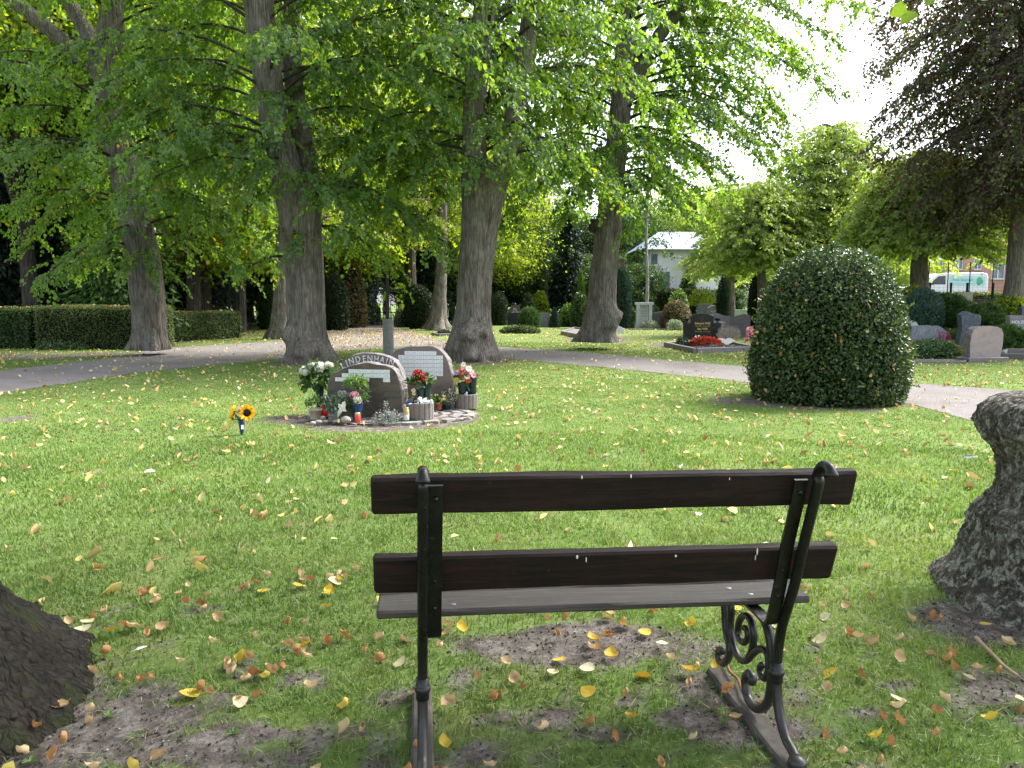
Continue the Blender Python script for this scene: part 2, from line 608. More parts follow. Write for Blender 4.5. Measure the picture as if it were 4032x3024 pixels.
# the path
m, nt, bs = mnew('path_gravel')
v = coords(nt)
n1 = noise(nt, v, .8, 5, .65)
n2 = noise(nt, v, 40, 6, .75)
c = ramp(nt, n1, [(.3, (.155, .14, .132)), (.55, (.225, .207, .20)), (.75, (.185, .163, .148))])
c = mixc(nt, ramp(nt, n2, [(.35, (.65, .65, .65)), (.6, (0, 0, 0))]), c, (.075, .062, .055))
nt.links.new(c, bs.inputs['Base Color'])
bs.inputs['Roughness'].default_value = .95
bs.inputs['Specular IOR Level'].default_value = .15
bump(nt, bs, n2, .8, .012)
def sheet(name, poly, mat, lift):
    tris = geometry.tessellate_polygon([[Vector((p[0], p[1], 0)) for p in poly]])
    V = np.stack([poly[:, 0], poly[:, 1], gz(poly[:, 0], poly[:, 1]) + lift], -1)
    F = []
    for t in tris:
        a_, b_, c_ = [V[i] for i in t]
        up = (b_[0] - a_[0]) * (c_[1] - a_[1]) - (b_[1] - a_[1]) * (c_[0] - a_[0])
        F.append(t if up > 0 else t[::-1])
    return link(name, np_mesh(name, V, np.array(F), mat))
tag(sheet('path', PATH, m, .006), 'grey gravel path ringing the lawn', kind='structure')

# the street beyond the fence, up on the right
sm = simple('asphalt', (.07, .07, .075), .9, .2, .2, 30, .3)
st = np.array([(8, 33.6), (60, 33.0), (60, 46), (8, 46)])
mb = MB()
mb.add([(26, 47.5, 1.556), (90, 47.5, 1.556), (90, 58, 1.556), (31.5, 58, 1.556)], [(0, 1, 2, 3)])
tag(mb.build('street', sm), 'asphalt street beyond the fence', kind='structure')

# ---------------------------------------------------------------- grass blades
GRASS = leafmat('grass_blade', [(0, (.082, .132, .030)), (.35, (.118, .188, .043)), (.7, (.165, .245, .060)), (.92, (.22, .275, .09)), (1, (.33, .32, .17))], .35, (1.3, 1.4, .5), .5, .3)
BEDC = G(1480, 1656)
def grass_points(r0, r1, dens, amax=.86):
    n = int(dens * amax * (r1 * r1 - r0 * r0))
    r = np.sqrt(RNG.uniform(r0 * r0, r1 * r1, n))
    th = RNG.uniform(-amax, amax, n)
    x, y = r * np.sin(th), r * np.cos(th)
    s = soil_at(x, y)
    clump = fbm(xy3(x, y, 3.5), 33, 3)
    k = (RNG.uniform(0, 1, n) > s * 1.25 - .1) & ~inside(PATH, x, y) & (RNG.uniform(.1, .75, n) < clump + .12)
    return x[k], y[k], s[k]
GV, GFc, GRn = [], [], []
gn = 0
for r0, r1, dens, h, w in ((1.5, 3.4, 8000, .031, .0022), (3.4, 5.5, 4600, .034, .0030), (5.5, 9, 2600, .036, .0042), (9, 15, 1400, .026, .0050), (15, 30, 300, .028, .010)):
    x, y, s = grass_points(r0, r1, dens)
    n = len(x)
    z = gzn(x, y) - .003
    hh = h * RNG.uniform(.45, 1.25, n) * (1 - .35 * s)
    az = RNG.uniform(0, 2 * PI, n)
    ln = RNG.uniform(.15, 1.1, n) * hh
    d = np.stack([np.cos(az), np.sin(az), 0 * az], -1)
    sd_ = np.stack([-np.sin(az), np.cos(az), 0 * az], -1)
    b = np.stack([x, y, z], -1)
    ww = (w * RNG.uniform(.7, 1.3, n))[:, None]
    mid = b + d * (ln * .35)[:, None] + np.array([0, 0, 1.]) * (hh * .62)[:, None]
    tip = b + d * ln[:, None] + np.array([0, 0, 1.]) * hh[:, None]
    V = np.stack([b - sd_ * ww, b + sd_ * ww, mid + sd_ * ww * .8, mid - sd_ * ww * .8, tip], 1)
    base = gn + np.arange(n)[:, None] * 5
    GV.append(V.reshape(-1, 3))
    GFc.append((base + np.array([0, 1, 2, 3]), base + np.array([3, 2, 4])))
    big = fbm(xy3(x, y, .9), 44, 3)
    rn = np.clip(RNG.uniform(0, 1, n) * .42 + (big - .5) * 1.1 + .32 + (RNG.uniform(0, 1, n) > .93) * .3, 0, 1)
    GRn.append(rn)
    gn += n * 5
# dry blades lying flat between the green ones
x, y, s = grass_points(1.5, 6, 900)
n = len(x)
az = RNG.uniform(0, 2 * PI, n)
d = np.stack([np.cos(az), np.sin(az), RNG.uniform(-.05, .25, n)], -1); sd_ = np.stack([-np.sin(az), np.cos(az), 0 * az], -1)
b = np.stack([x, y, gzn(x, y) + .006], -1)
ln = RNG.uniform(.02, .06, n)[:, None]
V = np.stack([b - sd_ * .0014, b + sd_ * .0014, b + d * ln * .6 + sd_ * .0012, b + d * ln * .6 - sd_ * .0012, b + d * ln], 1)
base = gn + np.arange(n)[:, None] * 5
GV.append(V.reshape(-1, 3)); GFc.append((base + np.array([0, 1, 2, 3]), base + np.array([3, 2, 4]))); GRn.append(np.full(n, .99)); gn += n * 5
q4 = np.concatenate([f[0] for f in GFc]); q3 = np.concatenate([f[1] for f in GFc])
rr = np.concatenate(GRn)
me = np_mesh('grass', np.concatenate(GV), [q4, q3], GRASS, np.concatenate([rr, rr]))
tag(link('grass', me), 'short green grass blades covering the lawn', 'grass', kind='stuff')
print('grass', len(rr))

# crumbs of earth and grit on the bare patches
n = 26000
r = np.sqrt(RNG.uniform(1.6 ** 2, 5.2 ** 2, n)); th = RNG.uniform(-.8, .8, n)
x, y = r * np.sin(th), r * np.cos(th)
k = soil_at(x, y) > RNG.uniform(.25, .8, n)
x, y = x[k], y[k]; n = len(x)
sz = RNG.uniform(.0018, .0075, n) ** 1.0 * np.where(RNG.uniform(0, 1, n) > .96, 1.7, 1)
oc = np.array([(1, 0, 0), (-1, 0, 0), (0, 1, 0), (0, -1, 0), (0, 0, .8), (0, 0, -.8)], float)
V = np.stack([x, y, gzn(x, y) + .001], -1)[:, None] + (oc[None] * RNG.uniform(.55, 1.3, (n, 6, 1))) * sz[:, None, None]
of = np.array([(0, 2, 4), (2, 1, 4), (1, 3, 4), (3, 0, 4), (2, 0, 5), (1, 2, 5), (3, 1, 5), (0, 3, 5)])
F = (np.arange(n)[:, None, None] * 6 + of[None]).reshape(-1, 3)
CRM = leafmat('earth_crumb', [(0, (.03, .025, .021)), (.6, (.10, .085, .074)), (.93, (.17, .15, .135)), (1, (.34, .32, .30))], 0, rough=.95, spec=.1)
tag(link('soil_crumbs', np_mesh('soil_crumbs', V.reshape(-1, 3), F, CRM, np.repeat(RNG.uniform(0, 1, n), 8))), 'crumbs of dry earth and grit on the bare patches', 'soil', kind='stuff')
# ================================================================ THE BENCH
BX, BY, BYAW, BL, BTILT = .325, 2.263, .119, 1.5, -.030
bench = thing('park_bench', 'dark brown wooden bench with black iron frame, seen from behind', 'bench', (BX, BY, 0), BYAW)
bench.rotation_euler = (0, -BTILT * .4, BYAW)

def bench_fz(px, py, u):
    """pixel -> (forward, height) in the upright plane of a bench support"""
    D = ray(px, py)
    c, s = math.cos(BYAW), math.sin(BYAW)
    nn = np.array([c, s, 0]); O = np.array([BX, BY, 0]); C = np.array([0, 0, CAMZ])
    t = (u - np.dot(C - O, nn)) / np.dot(D, nn)
    q = C + D * t
    return float(np.dot(q - O, [-s, c, 0])), float(q[2]) + .012 * u

m, nt, bs = mnew('bench_wood')
v = coords(nt, (.45, 6, 6))
n1 = noise(nt, v, 6, 8, .7, 1.2)
v2 = coords(nt, (1, 1, 1))
n2 = noise(nt, v2, 7, 5, .65)
n3 = noise(nt, v2, 42, 4, .6)
c = ramp(nt, n1, [(.3, (.004, .003, .003)), (.5, (.013, .008, .007)), (.72, (.034, .018, .014))])
c = mixc(nt, ramp(nt, n2, [(.45, (0, 0, 0)), (.75, (.5, .5, .5))]), c, (.035, .012, .010))
c = mixc(nt, ramp(nt, n3, [(.71, (0, 0, 0)), (.76, (.6, .6, .6))]), c, (.16, .15, .14))
nt.links.new(c, bs.inputs['Base Color'])
nt.links.new(ramp(nt, n1, [(.3, (.75, .75, .75)), (.7, (.5, .5, .5))]), bs.inputs['Roughness'])
bs.inputs['Specular IOR Level'].default_value = .22
bump(nt, bs, n1, .6, .004)
WOOD = m
m, nt, bs = mnew('bench_seat_wood')
v = coords(nt, (.35, 6, 6))
n1 = noise(nt, v, 7, 8, .7, 1.4)
n2 = noise(nt, coords(nt), 8, 5, .65)
c = ramp(nt, n1, [(.3, (.022, .018, .015)), (.5, (.042, .034, .030)), (.72, (.075, .062, .055))])
c = mixc(nt, ramp(nt, n2, [(.5, (0, 0, 0)), (.75, (.4, .4, .4))]), c, (.055, .06, .045))
nt.links.new(c, bs.inputs['Base Color'])
bs.inputs['Roughness'].default_value = .72
bump(nt, bs, n1, .7, .005)
SEATW = m
m, nt, bs = mnew('bench_iron')
n1 = noise(nt, coords(nt), 22, 6, .7)
n2 = noise(nt, coords(nt), 110, 3, .6)
tcz = nt.nodes.new('ShaderNodeSeparateXYZ'); nt.links.new(coords(nt), tcz.inputs[0])
c = ramp(nt, n1, [(.35, (.003, .003, .003)), (.6, (.007, .0065, .0065)), (.75, (.022, .019, .017))])
mz = nt.nodes.new('ShaderNodeMapRange'); nt.links.new(tcz.outputs['Z'], mz.inputs[0])
mz.inputs[1].default_value = .42; mz.inputs[2].default_value = .05; mz.inputs[3].default_value = 0; mz.inputs[4].default_value = .4
c = mixc(nt, mz.outputs[0], c, (.075, .07, .062))          # dust settled on the lower iron
c = mixc(nt, ramp(nt, n2, [(.66, (0, 0, 0)), (.7, (.6, .6, .6))]), c, (.14, .13, .12))
nt.links.new(c, bs.inputs['Base Color'])
nt.links.new(ramp(nt, n1, [(.3, (.22, .22, .22)), (.7, (.5, .5, .5))]), bs.inputs['Roughness'])
bs.inputs['Specular IOR Level'].default_value = .38
bump(nt, bs, n1, .35, .004)
IRON = m

def plank(name, f, z, lean, h, t, length, mat, flat=False, seed=0):
    """a board running along the bench with worn, rounded edges"""
    n = 40
    us = np.concatenate([[-length / 2, -length / 2 + .007], np.linspace(-length / 2 + .05, length / 2 - .05, n - 4), [length / 2 - .007, length / 2]])
    b = .007
    prof = [(-t / 2 + b, -h / 2), (t / 2 - b, -h / 2), (t / 2, -h / 2 + b), (t / 2, h / 2 - b), (t / 2 - b, h / 2), (-t / 2 + b, h / 2), (-t / 2, h / 2 - b), (-t / 2, -h / 2 + b)]
    V = []
    for i, u in enumerate(us):
        e = .006 if i in (0, n - 1) else 0
        w = (fbm(np.array([[u * 5, q * 9, seed] for q in range(8)]), seed, 2) - .5) * .006
        for k, (a, c) in enumerate(prof):
            V.append((u, (a + np.sign(a) * (w[k] - e)), c + np.sign(c) * (w[k] * .8 - e)))
    V = np.array(V)
    c, s = math.cos(lean), math.sin(lean)
    y = V[:, 1] * c - V[:, 2] * s; z_ = V[:, 1] * s + V[:, 2] * c
    V = np.stack([V[:, 0], y + f, z_ + z], -1)
    F = [(i * 8 + k, (i + 1) * 8 + k, (i + 1) * 8 + (k + 1) % 8, i * 8 + (k + 1) % 8) for i in range(n - 1) for k in range(8)]
    F += [tuple(range(8)), tuple((n - 1) * 8 + k for k in range(8))[::-1]]
    me = bpy.data.meshes.new(name)
    me.from_pydata([tuple(p) for p in V], [], F)
    me.materials.append(mat)
    return link(name, me, bench)
LEAN = -math.atan2(.034, .116) * -1
def back_plank(ft, zt, fb, zb):
    lean = math.atan2(ft - fb, zt - zb)
    h = math.hypot(ft - fb, zt - zb); t = .038
    fc, zc = (ft + fb) / 2, (zt + zb) / 2
    return plank('backrest_plank', fc + math.cos(lean) * t / 2, zc - math.sin(-lean) * 0 + math.sin(lean) * -t / 2 * -1 * 0, -lean, h, t, BL, WOOD, seed=int(zt * 100))
back_plank(0, .993, .034, .877)
back_plank(.088, .726, .126, .602)
plank('seat_plank', .247 + .08, .477, 0, .026, .16, BL, SEATW, seed=5)
plank('seat_plank', .247 + .252, .477, 0, .026, .165, BL, SEATW, seed=6)

def to_fz(pts, x0=2700, y0=2300, k=2.291, u=.585):
    return [bench_fz(x0 + a / k, y0 + b / k, u) for a, b in pts]
leg_px = [(868, 330), (843, 450), (824, 600), (814, 740), (814, 900), (830, 1090), (858, 1250), (905, 1400), (960, 1500), (990, 1565)]
brace_px = [(640, 245), (700, 330), (742, 450), (762, 600), (768, 800), (762, 950), (735, 1070), (680, 1120), (620, 1112), (565, 1035), (540, 940), (535, 860), (563, 808), (598, 850), (592, 890)]
front_px = [(335, 120), (345, 235), (350, 330), (362, 430), (385, 520), (394, 610), (372, 680), (335, 712), (302, 685), (292, 625), (312, 590), (335, 605)]
scroll_px = [(395, 130), (402, 235), (398, 330), (402, 430), (424, 540), (462, 640), (505, 690), (555, 680), (600, 632), (645, 592), (692, 588), (728, 630), (740, 700), (736, 790), (712, 848), (682, 830), (664, 780), (672, 735), (695, 730)]
spiral_px = [(555, 680), (590, 600), (604, 500), (598, 400), (570, 315), (525, 283), (482, 320), (464, 410), (478, 490), (520, 528), (552, 480), (545, 410), (520, 395)]
leg_c = to_fz(leg_px); brace_c = to_fz(brace_px); front_c = to_fz(front_px); scroll_c = to_fz(scroll_px); spiral_c = to_fz(spiral_px)
upper = [bench_fz(a, b, .585) for a, b in [(3208, 1905), (3180, 2030), (3150, 2160), (3118, 2310)]]
hook = [bench_fz(a, b, .585) for a, b in [(3258, 1880), (3252, 1848), (3232, 1834), (3212, 1850), (3206, 1880)]]
def at_u(c, u): return np.array([(u, f, z) for f, z in c])
for sgn, uu in ((1, .585), (-1, -.60)):
    ins = -sgn if sgn > 0 else 1
    fr = thing('iron_support', None, None)
    fr.parent = bench
    mb = MB()
    path = spline(at_u(hook[::1] + upper + leg_c, uu), 90)
    rad = np.full(len(path), .0165); rad[:4] = [.020, .021, .020, .018]
    mb.tube(path, rad, 12, up=(1, 0, 0))
    rf, rz = leg_c[3][0], leg_c[3][1] - .02
    mb.blob((uu, rf, rz), (.027, .027, .020), 1, .03, 14, 8)
    mb.tube([(uu, rf, rz - .035), (uu, rf, rz + .035)], .0215, 12)
    mb.blob((uu, leg_c[-1][0] - .012, max(.02, leg_c[-1][1] - .01)), (.03, .03, .024), 2, .1, 14, 8)
    mb.build('rear_leg', IRON, fr)
    mb = MB()
    mb.tube(spline(at_u(front_c, uu), 60), .0155, 10, up=(1, 0, 0))
    mb.build('front_leg', IRON, fr)
    mb = MB()
    mb.tube(spline(at_u(brace_c, uu), 70), .0165, 10, up=(1, 0, 0))
    mb.build('brace', IRON, fr)
    mb = MB()
    mb.tube(spline(at_u(scroll_c, uu), 80), np.linspace(.014, .012, len(spline(at_u(scroll_c, uu), 80))), 10, up=(1, 0, 0))
    mb.tube(spline(at_u(spiral_c, uu), 80), np.linspace(.014, .012, len(spline(at_u(spiral_c, uu), 80))), 10, up=(1, 0, 0))
    mb.build('scroll', IRON, fr)
    # flat bar the boards are bolted to, curling forward under the seat
    ub = uu - .036 if sgn > 0 else uu + .037
    bar = [(-.020, .972), (.004, .877), (.048, .740), (.082, .602), (.112, .50), (.135, .452), (.165, .447), (.25, .452), (.58, .452)]
    bp = spline(bar, 40)
    T = unit(np.gradient(bp, axis=0)); Nn = np.stack([-T[:, 1], T[:, 0]], -1)
    V = []
    for (a, b), (nx_, nz_) in zip(bp, Nn):
        for du, o in ((-.021, -.005), (.021, -.005), (.021, .005), (-.021, .005)):
            V.append((ub + du, a + nx_ * o, b + nz_ * o))
    k = len(bp)
    F = [(i * 4 + j, i * 4 + (j + 1) % 4, (i + 1) * 4 + (j + 1) % 4, (i + 1) * 4 + j) for i in range(k - 1) for j in range(4)] + [(3, 2, 1, 0), tuple((k - 1) * 4 + j for j in range(4))]
    mb = MB(); mb.add(V, F)
    mb.build('back_bar', IRON, fr)
    for (f, z) in ((-.012, .93), (.012, .845), (.075, .655), (.098, .56)):
        if z == .845: continue
        MB().blob((ub, f - .007, z), (.008, .006, .008), 3, .02, 10, 6).build('bolt', IRON, fr)
for us_, fs_ in ((.545, .29), (.49, .35), (-.5, .29), (.60, .44), (.53, .47)):
    MB().blob((us_, fs_, .4905), (.013, .008, .003), 3, .02, 12, 6).build('seat_bolt', simple('bolt_steel', (.2, .2, .21), .45, .5, .1, 30, 0, .8), bench)
CONC = simple('foot_beam_concrete', (.085, .075, .066), .9, .2, .35, 16, .7, dist=.006)
for uu in (.585, -.60):
    MB().box((uu, .28, .004 - .012 * -uu), (.075, .78, .05), bev=.008).build('foot_beam', CONC, bench)
DROP = simple('bird_dropping', (.6, .6, .58), .8, .2, .1)
for u, z, w, h in ((.47, .712, .004, .016), (.468, .69, .003, .012), (-.12, .71, .006, .008), (-.09, .70, .003, .012), (.2, .705, .006, .007), (-.13, .985, .004, .007), (.02, .986, .004, .008), (.33, .975, .003, .009)):
    f = .088 + (.726 - z) / .124 * .038 if z < .8 else (.993 - z) / .116 * .034
    MB().blob((u, f - .003, z), (w * .6, .0012, h * .8), 4, .4, 8, 5).build('dropping', DROP, bench)
# ================================================================ THE MEMORIAL IN THE LAWN
def stone_mat(name, c1, c2, c3, scale=5, rough=.35, spec=.5, stretch=(1, 1, 1), speck=(.5, .48, .46), bmp=.05, dist=1.2):
    m, nt, bs = mnew(name)
    v = coords(nt, stretch)
    n = noise(nt, v, scale, 7, .62, dist)
    k = noise(nt, coords(nt), 140, 2, .6)
    c = ramp(nt, n, [(.32, c1), (.5, c2), (.68, c3)])
    c = mixc(nt, ramp(nt, k, [(.6, (0, 0, 0)), (.72, (.45, .45, .45))]), c, speck)
    nt.links.new(c, bs.inputs['Base Color'])
    nt.links.new(ramp(nt, n, [(.3, (rough * .8,) * 3), (.7, (min(1, rough * 1.25),) * 3)]), bs.inputs['Roughness'])
    bs.inputs['Specular IOR Level'].default_value = spec
    if bmp: bump(nt, bs, mixc(nt, .5, n, k), bmp, .004)
    return m
REDST = stone_mat('red_brown_granite', (.036, .033, .034), (.085, .068, .060), (.165, .105, .074), 3.0, .4, .4, (.9, 1, 1.9), (.24, .18, .14), dist=2.2)
GREYST = stone_mat('grey_brown_granite', (.11, .085, .078), (.165, .13, .118), (.20, .15, .13), 3.0, .45, .4, (.8, 1, 1.2), (.3, .27, .25))
ROUGHED = stone_mat('split_granite_edge', (.075, .066, .07), (.14, .125, .127), (.22, .20, .20), 9, .85, .25, bmp=.9)
DARKGR = stone_mat('black_polished_granite', (.008, .009, .012), (.014, .015, .019), (.024, .026, .032), 30, .22, .35, speck=(.04, .04, .05), bmp=0)
BLUEGR = stone_mat('blue_grey_granite', (.085, .09, .115), (.15, .155, .185), (.24, .25, .28), 7, .45, .4, (1.4, 1, .7))
PINKGR = stone_mat('pink_granite', (.23, .185, .195), (.30, .235, .24), (.38, .26, .24), 4, .4, .4, (.7, 1, 1.4), (.42, .38, .38))
LIGHTST = stone_mat('pale_grey_stone', (.30, .31, .32), (.42, .43, .44), (.52, .53, .54), 5, .8, .25, bmp=.25)
DARKST = stone_mat('dark_grey_stone', (.05, .052, .058), (.085, .088, .095), (.12, .125, .13), 7, .5, .4)
PURPST = stone_mat('violet_grey_stone', (.12, .11, .13), (.19, .17, .19), (.26, .235, .255), 5, .6, .3, (.5, 1, 3))
KERB = stone_mat('brown_kerb_granite', (.10, .085, .085), (.15, .13, .135), (.20, .175, .18), 20, .5, .4)
PEB = stone_mat('river_stone', (.22, .20, .17), (.34, .31, .27), (.44, .41, .37), 6, .8, .3, bmp=.3)
WHITE = simple('white_plate', (.74, .76, .80), .4, .5, .04, 20)
INKM = simple('plate_lettering', (.13, .13, .15), .6, .3, .1)
SILV = simple('metal_lettering', (.62, .65, .68), .35, .5, .1, 30, 0, .5)
GOLD = simple('gold_lettering', (.62, .42, .14), .4, .5, .12, 60, 0, .35)

def stone_face(obj, rough_mat, thr=.75):
    """polished front and back, split stone round the edge"""
    me = obj.data
    me.materials.append(rough_mat)
    for p in me.polygons:
        if abs(p.normal.y) < thr: p.material_index = 1

def stone_local(px, py, org, rz):
    """pixel -> (x, z) in the upright plane of a stone standing at org turned by rz"""
    d = ray(px, py)
    c, s = math.cos(rz), math.sin(rz)
    n = np.array([-s, c, 0])
    o = np.array(org, float); C = np.array([0, 0, CAMZ])
    q = C + d * (np.dot(o - C, n) / np.dot(d, n))
    return float(np.dot(q - o, [c, s, 0])), float(q[2] - o[2])

def z1(x, y): return 1000 + x / 2.212, 1300 + y / 2.212          # zoomed views the outlines were read from
def za(x, y): return 1170 + x / 5.185, 1380 + y / 5.185
def zb(x, y): return 1550 + x / 5.978, 1420 + y / 5.978

def outline(pts, org, rz, n=70):
    return spline([stone_local(*p, org, rz) for p in pts], n)

def text_mesh(s, size, mat, name, parent, x, z, y, extrude=.004, align='CENTER', rot=0.0, loc=None, spacing=1.0, bold=0.0, squash=1.0):
    cu = bpy.data.curves.new(name, 'FONT')
    cu.body = s; cu.size = size; cu.extrude = extrude; cu.align_x = align; cu.align_y = 'CENTER'
    cu.space_character = spacing; cu.offset = bold
    cu.resolution_u = 3
    tmp = bpy.data.objects.new('tmp', cu)
    COL.objects.link(tmp)
    dg = bpy.context.evaluated_depsgraph_get()
    me = bpy.data.meshes.new_from_object(tmp.evaluated_get(dg))
    bpy.data.objects.remove(tmp); bpy.data.curves.remove(cu)
    M_ = Matrix.Translation((x, y, z)) @ Matrix.Rotation(rot, 4, 'Y') @ Matrix.Rotation(R(90), 4, 'X') @ Matrix.Diagonal((squash, 1, 1, 1))
    me.transform(M_)
    me.materials.clear(); me.materials.append(mat)
    me.name = name
    return link(name, me, parent)

BEDZ = .035
S1RZ, S2RZ, S3RZ = -R(10), -R(6), -R(10)
s1 = G(*z1(960, 775)); s1[2] = 0
org1 = (s1[0], s1[1], 0)
t = thing('memorial_stone', 'front red brown memorial stone with three rows of name plates', 'gravestone', org1, S1RZ, 'memorial stones in the lawn')
o1 = [z1(*p) for p in [(637, 800), (637, 700), (636, 600), (640, 500), (655, 430), (695, 382), (760, 345), (830, 315), (900, 298), (985, 284), (1060, 298), (1150, 312), (1205, 335), (1240, 375), (1262, 440), (1278, 530), (1288, 640), (1285, 740), (1282, 800)]]
ou = outline(o1, org1, S1RZ, 90)
mb = MB(); mb.prism(ou, 0, .16, rough=.022, seed=4)
st = mb.build('slab', REDST, t); stone_face(st, ROUGHED)
def plate(parent, x, z, w, h, y=-.006):
    pl = MB().box((x, y, z), (w * .95, .006, h * .9)).build('name_plate', WHITE, parent)
    mb = MB()
    for dz, ww in ((.16, .55), (-.16, .62)):
        k = 5
        xs_ = np.linspace(-ww / 2, ww / 2, k + 1) * w
        for i in range(k):
            if random.random() < .85:
                mb.box((x + (xs_[i] + xs_[i + 1]) / 2, y - .0036, z + dz * h), ((xs_[i + 1] - xs_[i]) * .7, .001, h * .075))
    mb.build('lettering', INKM, pl)
pw = (stone_local(*z1(1185, 350), org1, S1RZ)[0] - stone_local(*z1(825, 350), org1, S1RZ)[0]) / 6
x0_, zt = stone_local(*z1(825, 338), org1, S1RZ)
ph = .055
x0_ = stone_local(*z1(825, 350), org1, S1RZ)[0]
for r_, (c0, c1) in enumerate(((0, 6), (-1, 6), (-2, 3))):
    for c_ in list(range(c0, c1)) + ([5] if r_ == 2 else []):
        plate(t, x0_ + (c_ + .5) * pw, zt - (r_ + .5) * ph, pw, ph)
org2 = (s1[0] + .09, s1[1] + .33, 0)
t = thing('memorial_stone', 'arched memorial stone lettered LINDENHAIN standing behind the front one', 'gravestone', org2, S2RZ, 'memorial stones in the lawn')
o2 = [z1(*p) for p in [(745, 700), (742, 500), (744, 350), (775, 285), (850, 228), (930, 205), (1000, 202), (1100, 215), (1185, 242), (1235, 285), (1275, 350), (1298, 430), (1312, 540), (1318, 700)]]
ou = outline(o2, org2, S2RZ, 90)
ou[:, 1] = np.where(ou[:, 1] < .25, -.04, ou[:, 1])
mb = MB(); mb.prism(ou, 0, .17, rough=.022, seed=9)
st = mb.build('slab', GREYST, t); stone_face(st, ROUGHED)
letters = [('L', 775, 312, -28), ('I', 812, 290, -22), ('N', 852, 272, -17), ('D', 908, 257, -10), ('E', 962, 251, -3), ('N', 1012, 250, 0), ('H', 1068, 253, 4), ('A', 1118, 262, 10), ('I', 1158, 272, 15), ('N', 1200, 285, 18)]
grp = None
vs = []
for ch, a, b, rt in letters:
    x, z = stone_local(*z1(a, b), org2, S2RZ)
    text_mesh(ch, .115, SILV, 'letter', t, x, z, -.004, .012, rot=R(rt), bold=.0005, squash=.86)
org3 = (G(*z1(1470, 690))[0], s1[1] + .85, 0)
t = thing('memorial_stone', 'rear arched memorial stone covered with many rows of name plates', 'gravestone', org3, S3RZ, 'memorial stones in the lawn')
o3 = [z1(*p) for p in [(1150, 740), (1150, 500), (1160, 330), (1192, 220), (1250, 172), (1330, 149), (1450, 141), (1535, 141), (1605, 165), (1655, 215), (1690, 275), (1712, 360), (1730, 470), (1738, 600), (1740, 740)]]
ou = outline(o3, org3, S3RZ, 90)
mb = MB(); mb.prism(ou, 0, .17, rough=.022, seed=14)
st = mb.build('slab', GREYST, t); stone_face(st, ROUGHED)
x0_, zt = stone_local(*z1(1312, 180), org3, S3RZ)
pw = (stone_local(*z1(1590, 185), org3, S3RZ)[0] - x0_) / 5
ph = .0585
for r_, (c0, c1) in enumerate(((0, 5), (-1, 6), (-2, 6), (-2, 6), (-2, 6), (-2, 6), (-2, 5))):
    for c_ in range(c0, c1):
        plate(t, x0_ + (c_ + .5) * pw, zt - (r_ + .5) * ph, pw, ph)
tag(MB().blob((0, 0, .018), (.03, .025, .02), 5, .2, 10, 6).build('pebble', PEB, None, tuple(np.array(P(*z1(1378, 138), org3[1] + .08)) - np.array([0, 0, .015]))), 'small white pebble lying on top of the rear memorial stone', 'pebble')

# stone paving under and before the stones
def bedpt(x, y): return G(*z1(x, y))
PAVE = stone_mat('slate_paving', (.13, .125, .13), (.22, .205, .20), (.31, .29, .275), 4, .85, .3, bmp=.7)
JOINT = simple('paving_joint', (.09, .075, .06), .95, .1, .4, 12, .6)
c0 = bedpt(1240, 790); c1 = bedpt(1950, 740)
ce = np.array([(bedpt(470, 760)[0] + bedpt(1960, 720)[0]) / 2, s1[1] + .32])
erx, ery = (bedpt(1960, 720)[0] - bedpt(470, 760)[0]) / 2, .86
rngp = np.random.default_rng(5)
mb = MB()
th = np.linspace(0, 2 * PI, 60, endpoint=False)
base = [(ce[0] + erx * .97 * math.cos(a) * (1 + .03 * math.sin(5 * a)), ce[1] + ery * .97 * math.sin(a), .012) for a in th]
n_ = len(base)
mb.add(base + [(x, y, -.05) for x, y, z in base], [tuple(range(n_))] + [(i, n_ + i, n_ + (i + 1) % n_, (i + 1) % n_) for i in range(n_)])
bed = thing('stone_paving', 'low round bed of flat slate stones under the memorial', None, (0, 0, 0))
bed['kind'] = 'structure'
mb.build('joint_bed', JOINT, bed)
rows = 6
stm = MB()
for r_ in range(rows):
    f0, f1 = 1 - r_ / rows * .92, 1 - (r_ + 1) / rows * .92
    k = max(5, int(26 * (f0 + f1) / 2))
    offa = rngp.uniform(0, 1)
    for i in range(k):
        a0 = (i + offa) * 2 * PI / k; a1 = (i + 1 + offa) * 2 * PI / k
        g = .012
        pts = []
        m_ = 4
        for q in range(m_): 
            a = a0 + (a1 - a0) * q / (m_ - 1); rr_ = f0 - .02
            pts.append((erx * rr_ * math.cos(a), ery * rr_ * math.sin(a)))
        for q in range(m_ - 1, -1, -1):
            a = a0 + (a1 - a0) * q / (m_ - 1); rr_ = f1 + .02
            pts.append((erx * rr_ * math.cos(a), ery * rr_ * math.sin(a)))
        pts = np.array(pts); c = pts.mean(0)
        pts = c + (pts - c) * .93 + rngp.normal(0, .022, pts.shape)
        zt_ = .024 + rngp.uniform(-.010, .012)
        tl = rngp.normal(0, .03, 2)
        V = [(ce[0] + x, ce[1] + y, zt_ + (x - c[0]) * tl[0] + (y - c[1]) * tl[1]) for x, y in pts]
        V2 = [(x + (x - ce[0] - c[0]) * .05, y + (y - ce[1] - c[1]) * .05, -.02) for x, y, z in V]
        L = len(V)
        stm.add(V + V2, [tuple(range(L))] + [(j, L + j, L + (j + 1) % L, (j + 1) % L) for j in range(L)])
stm.build('paving_stones', PAVE, bed)
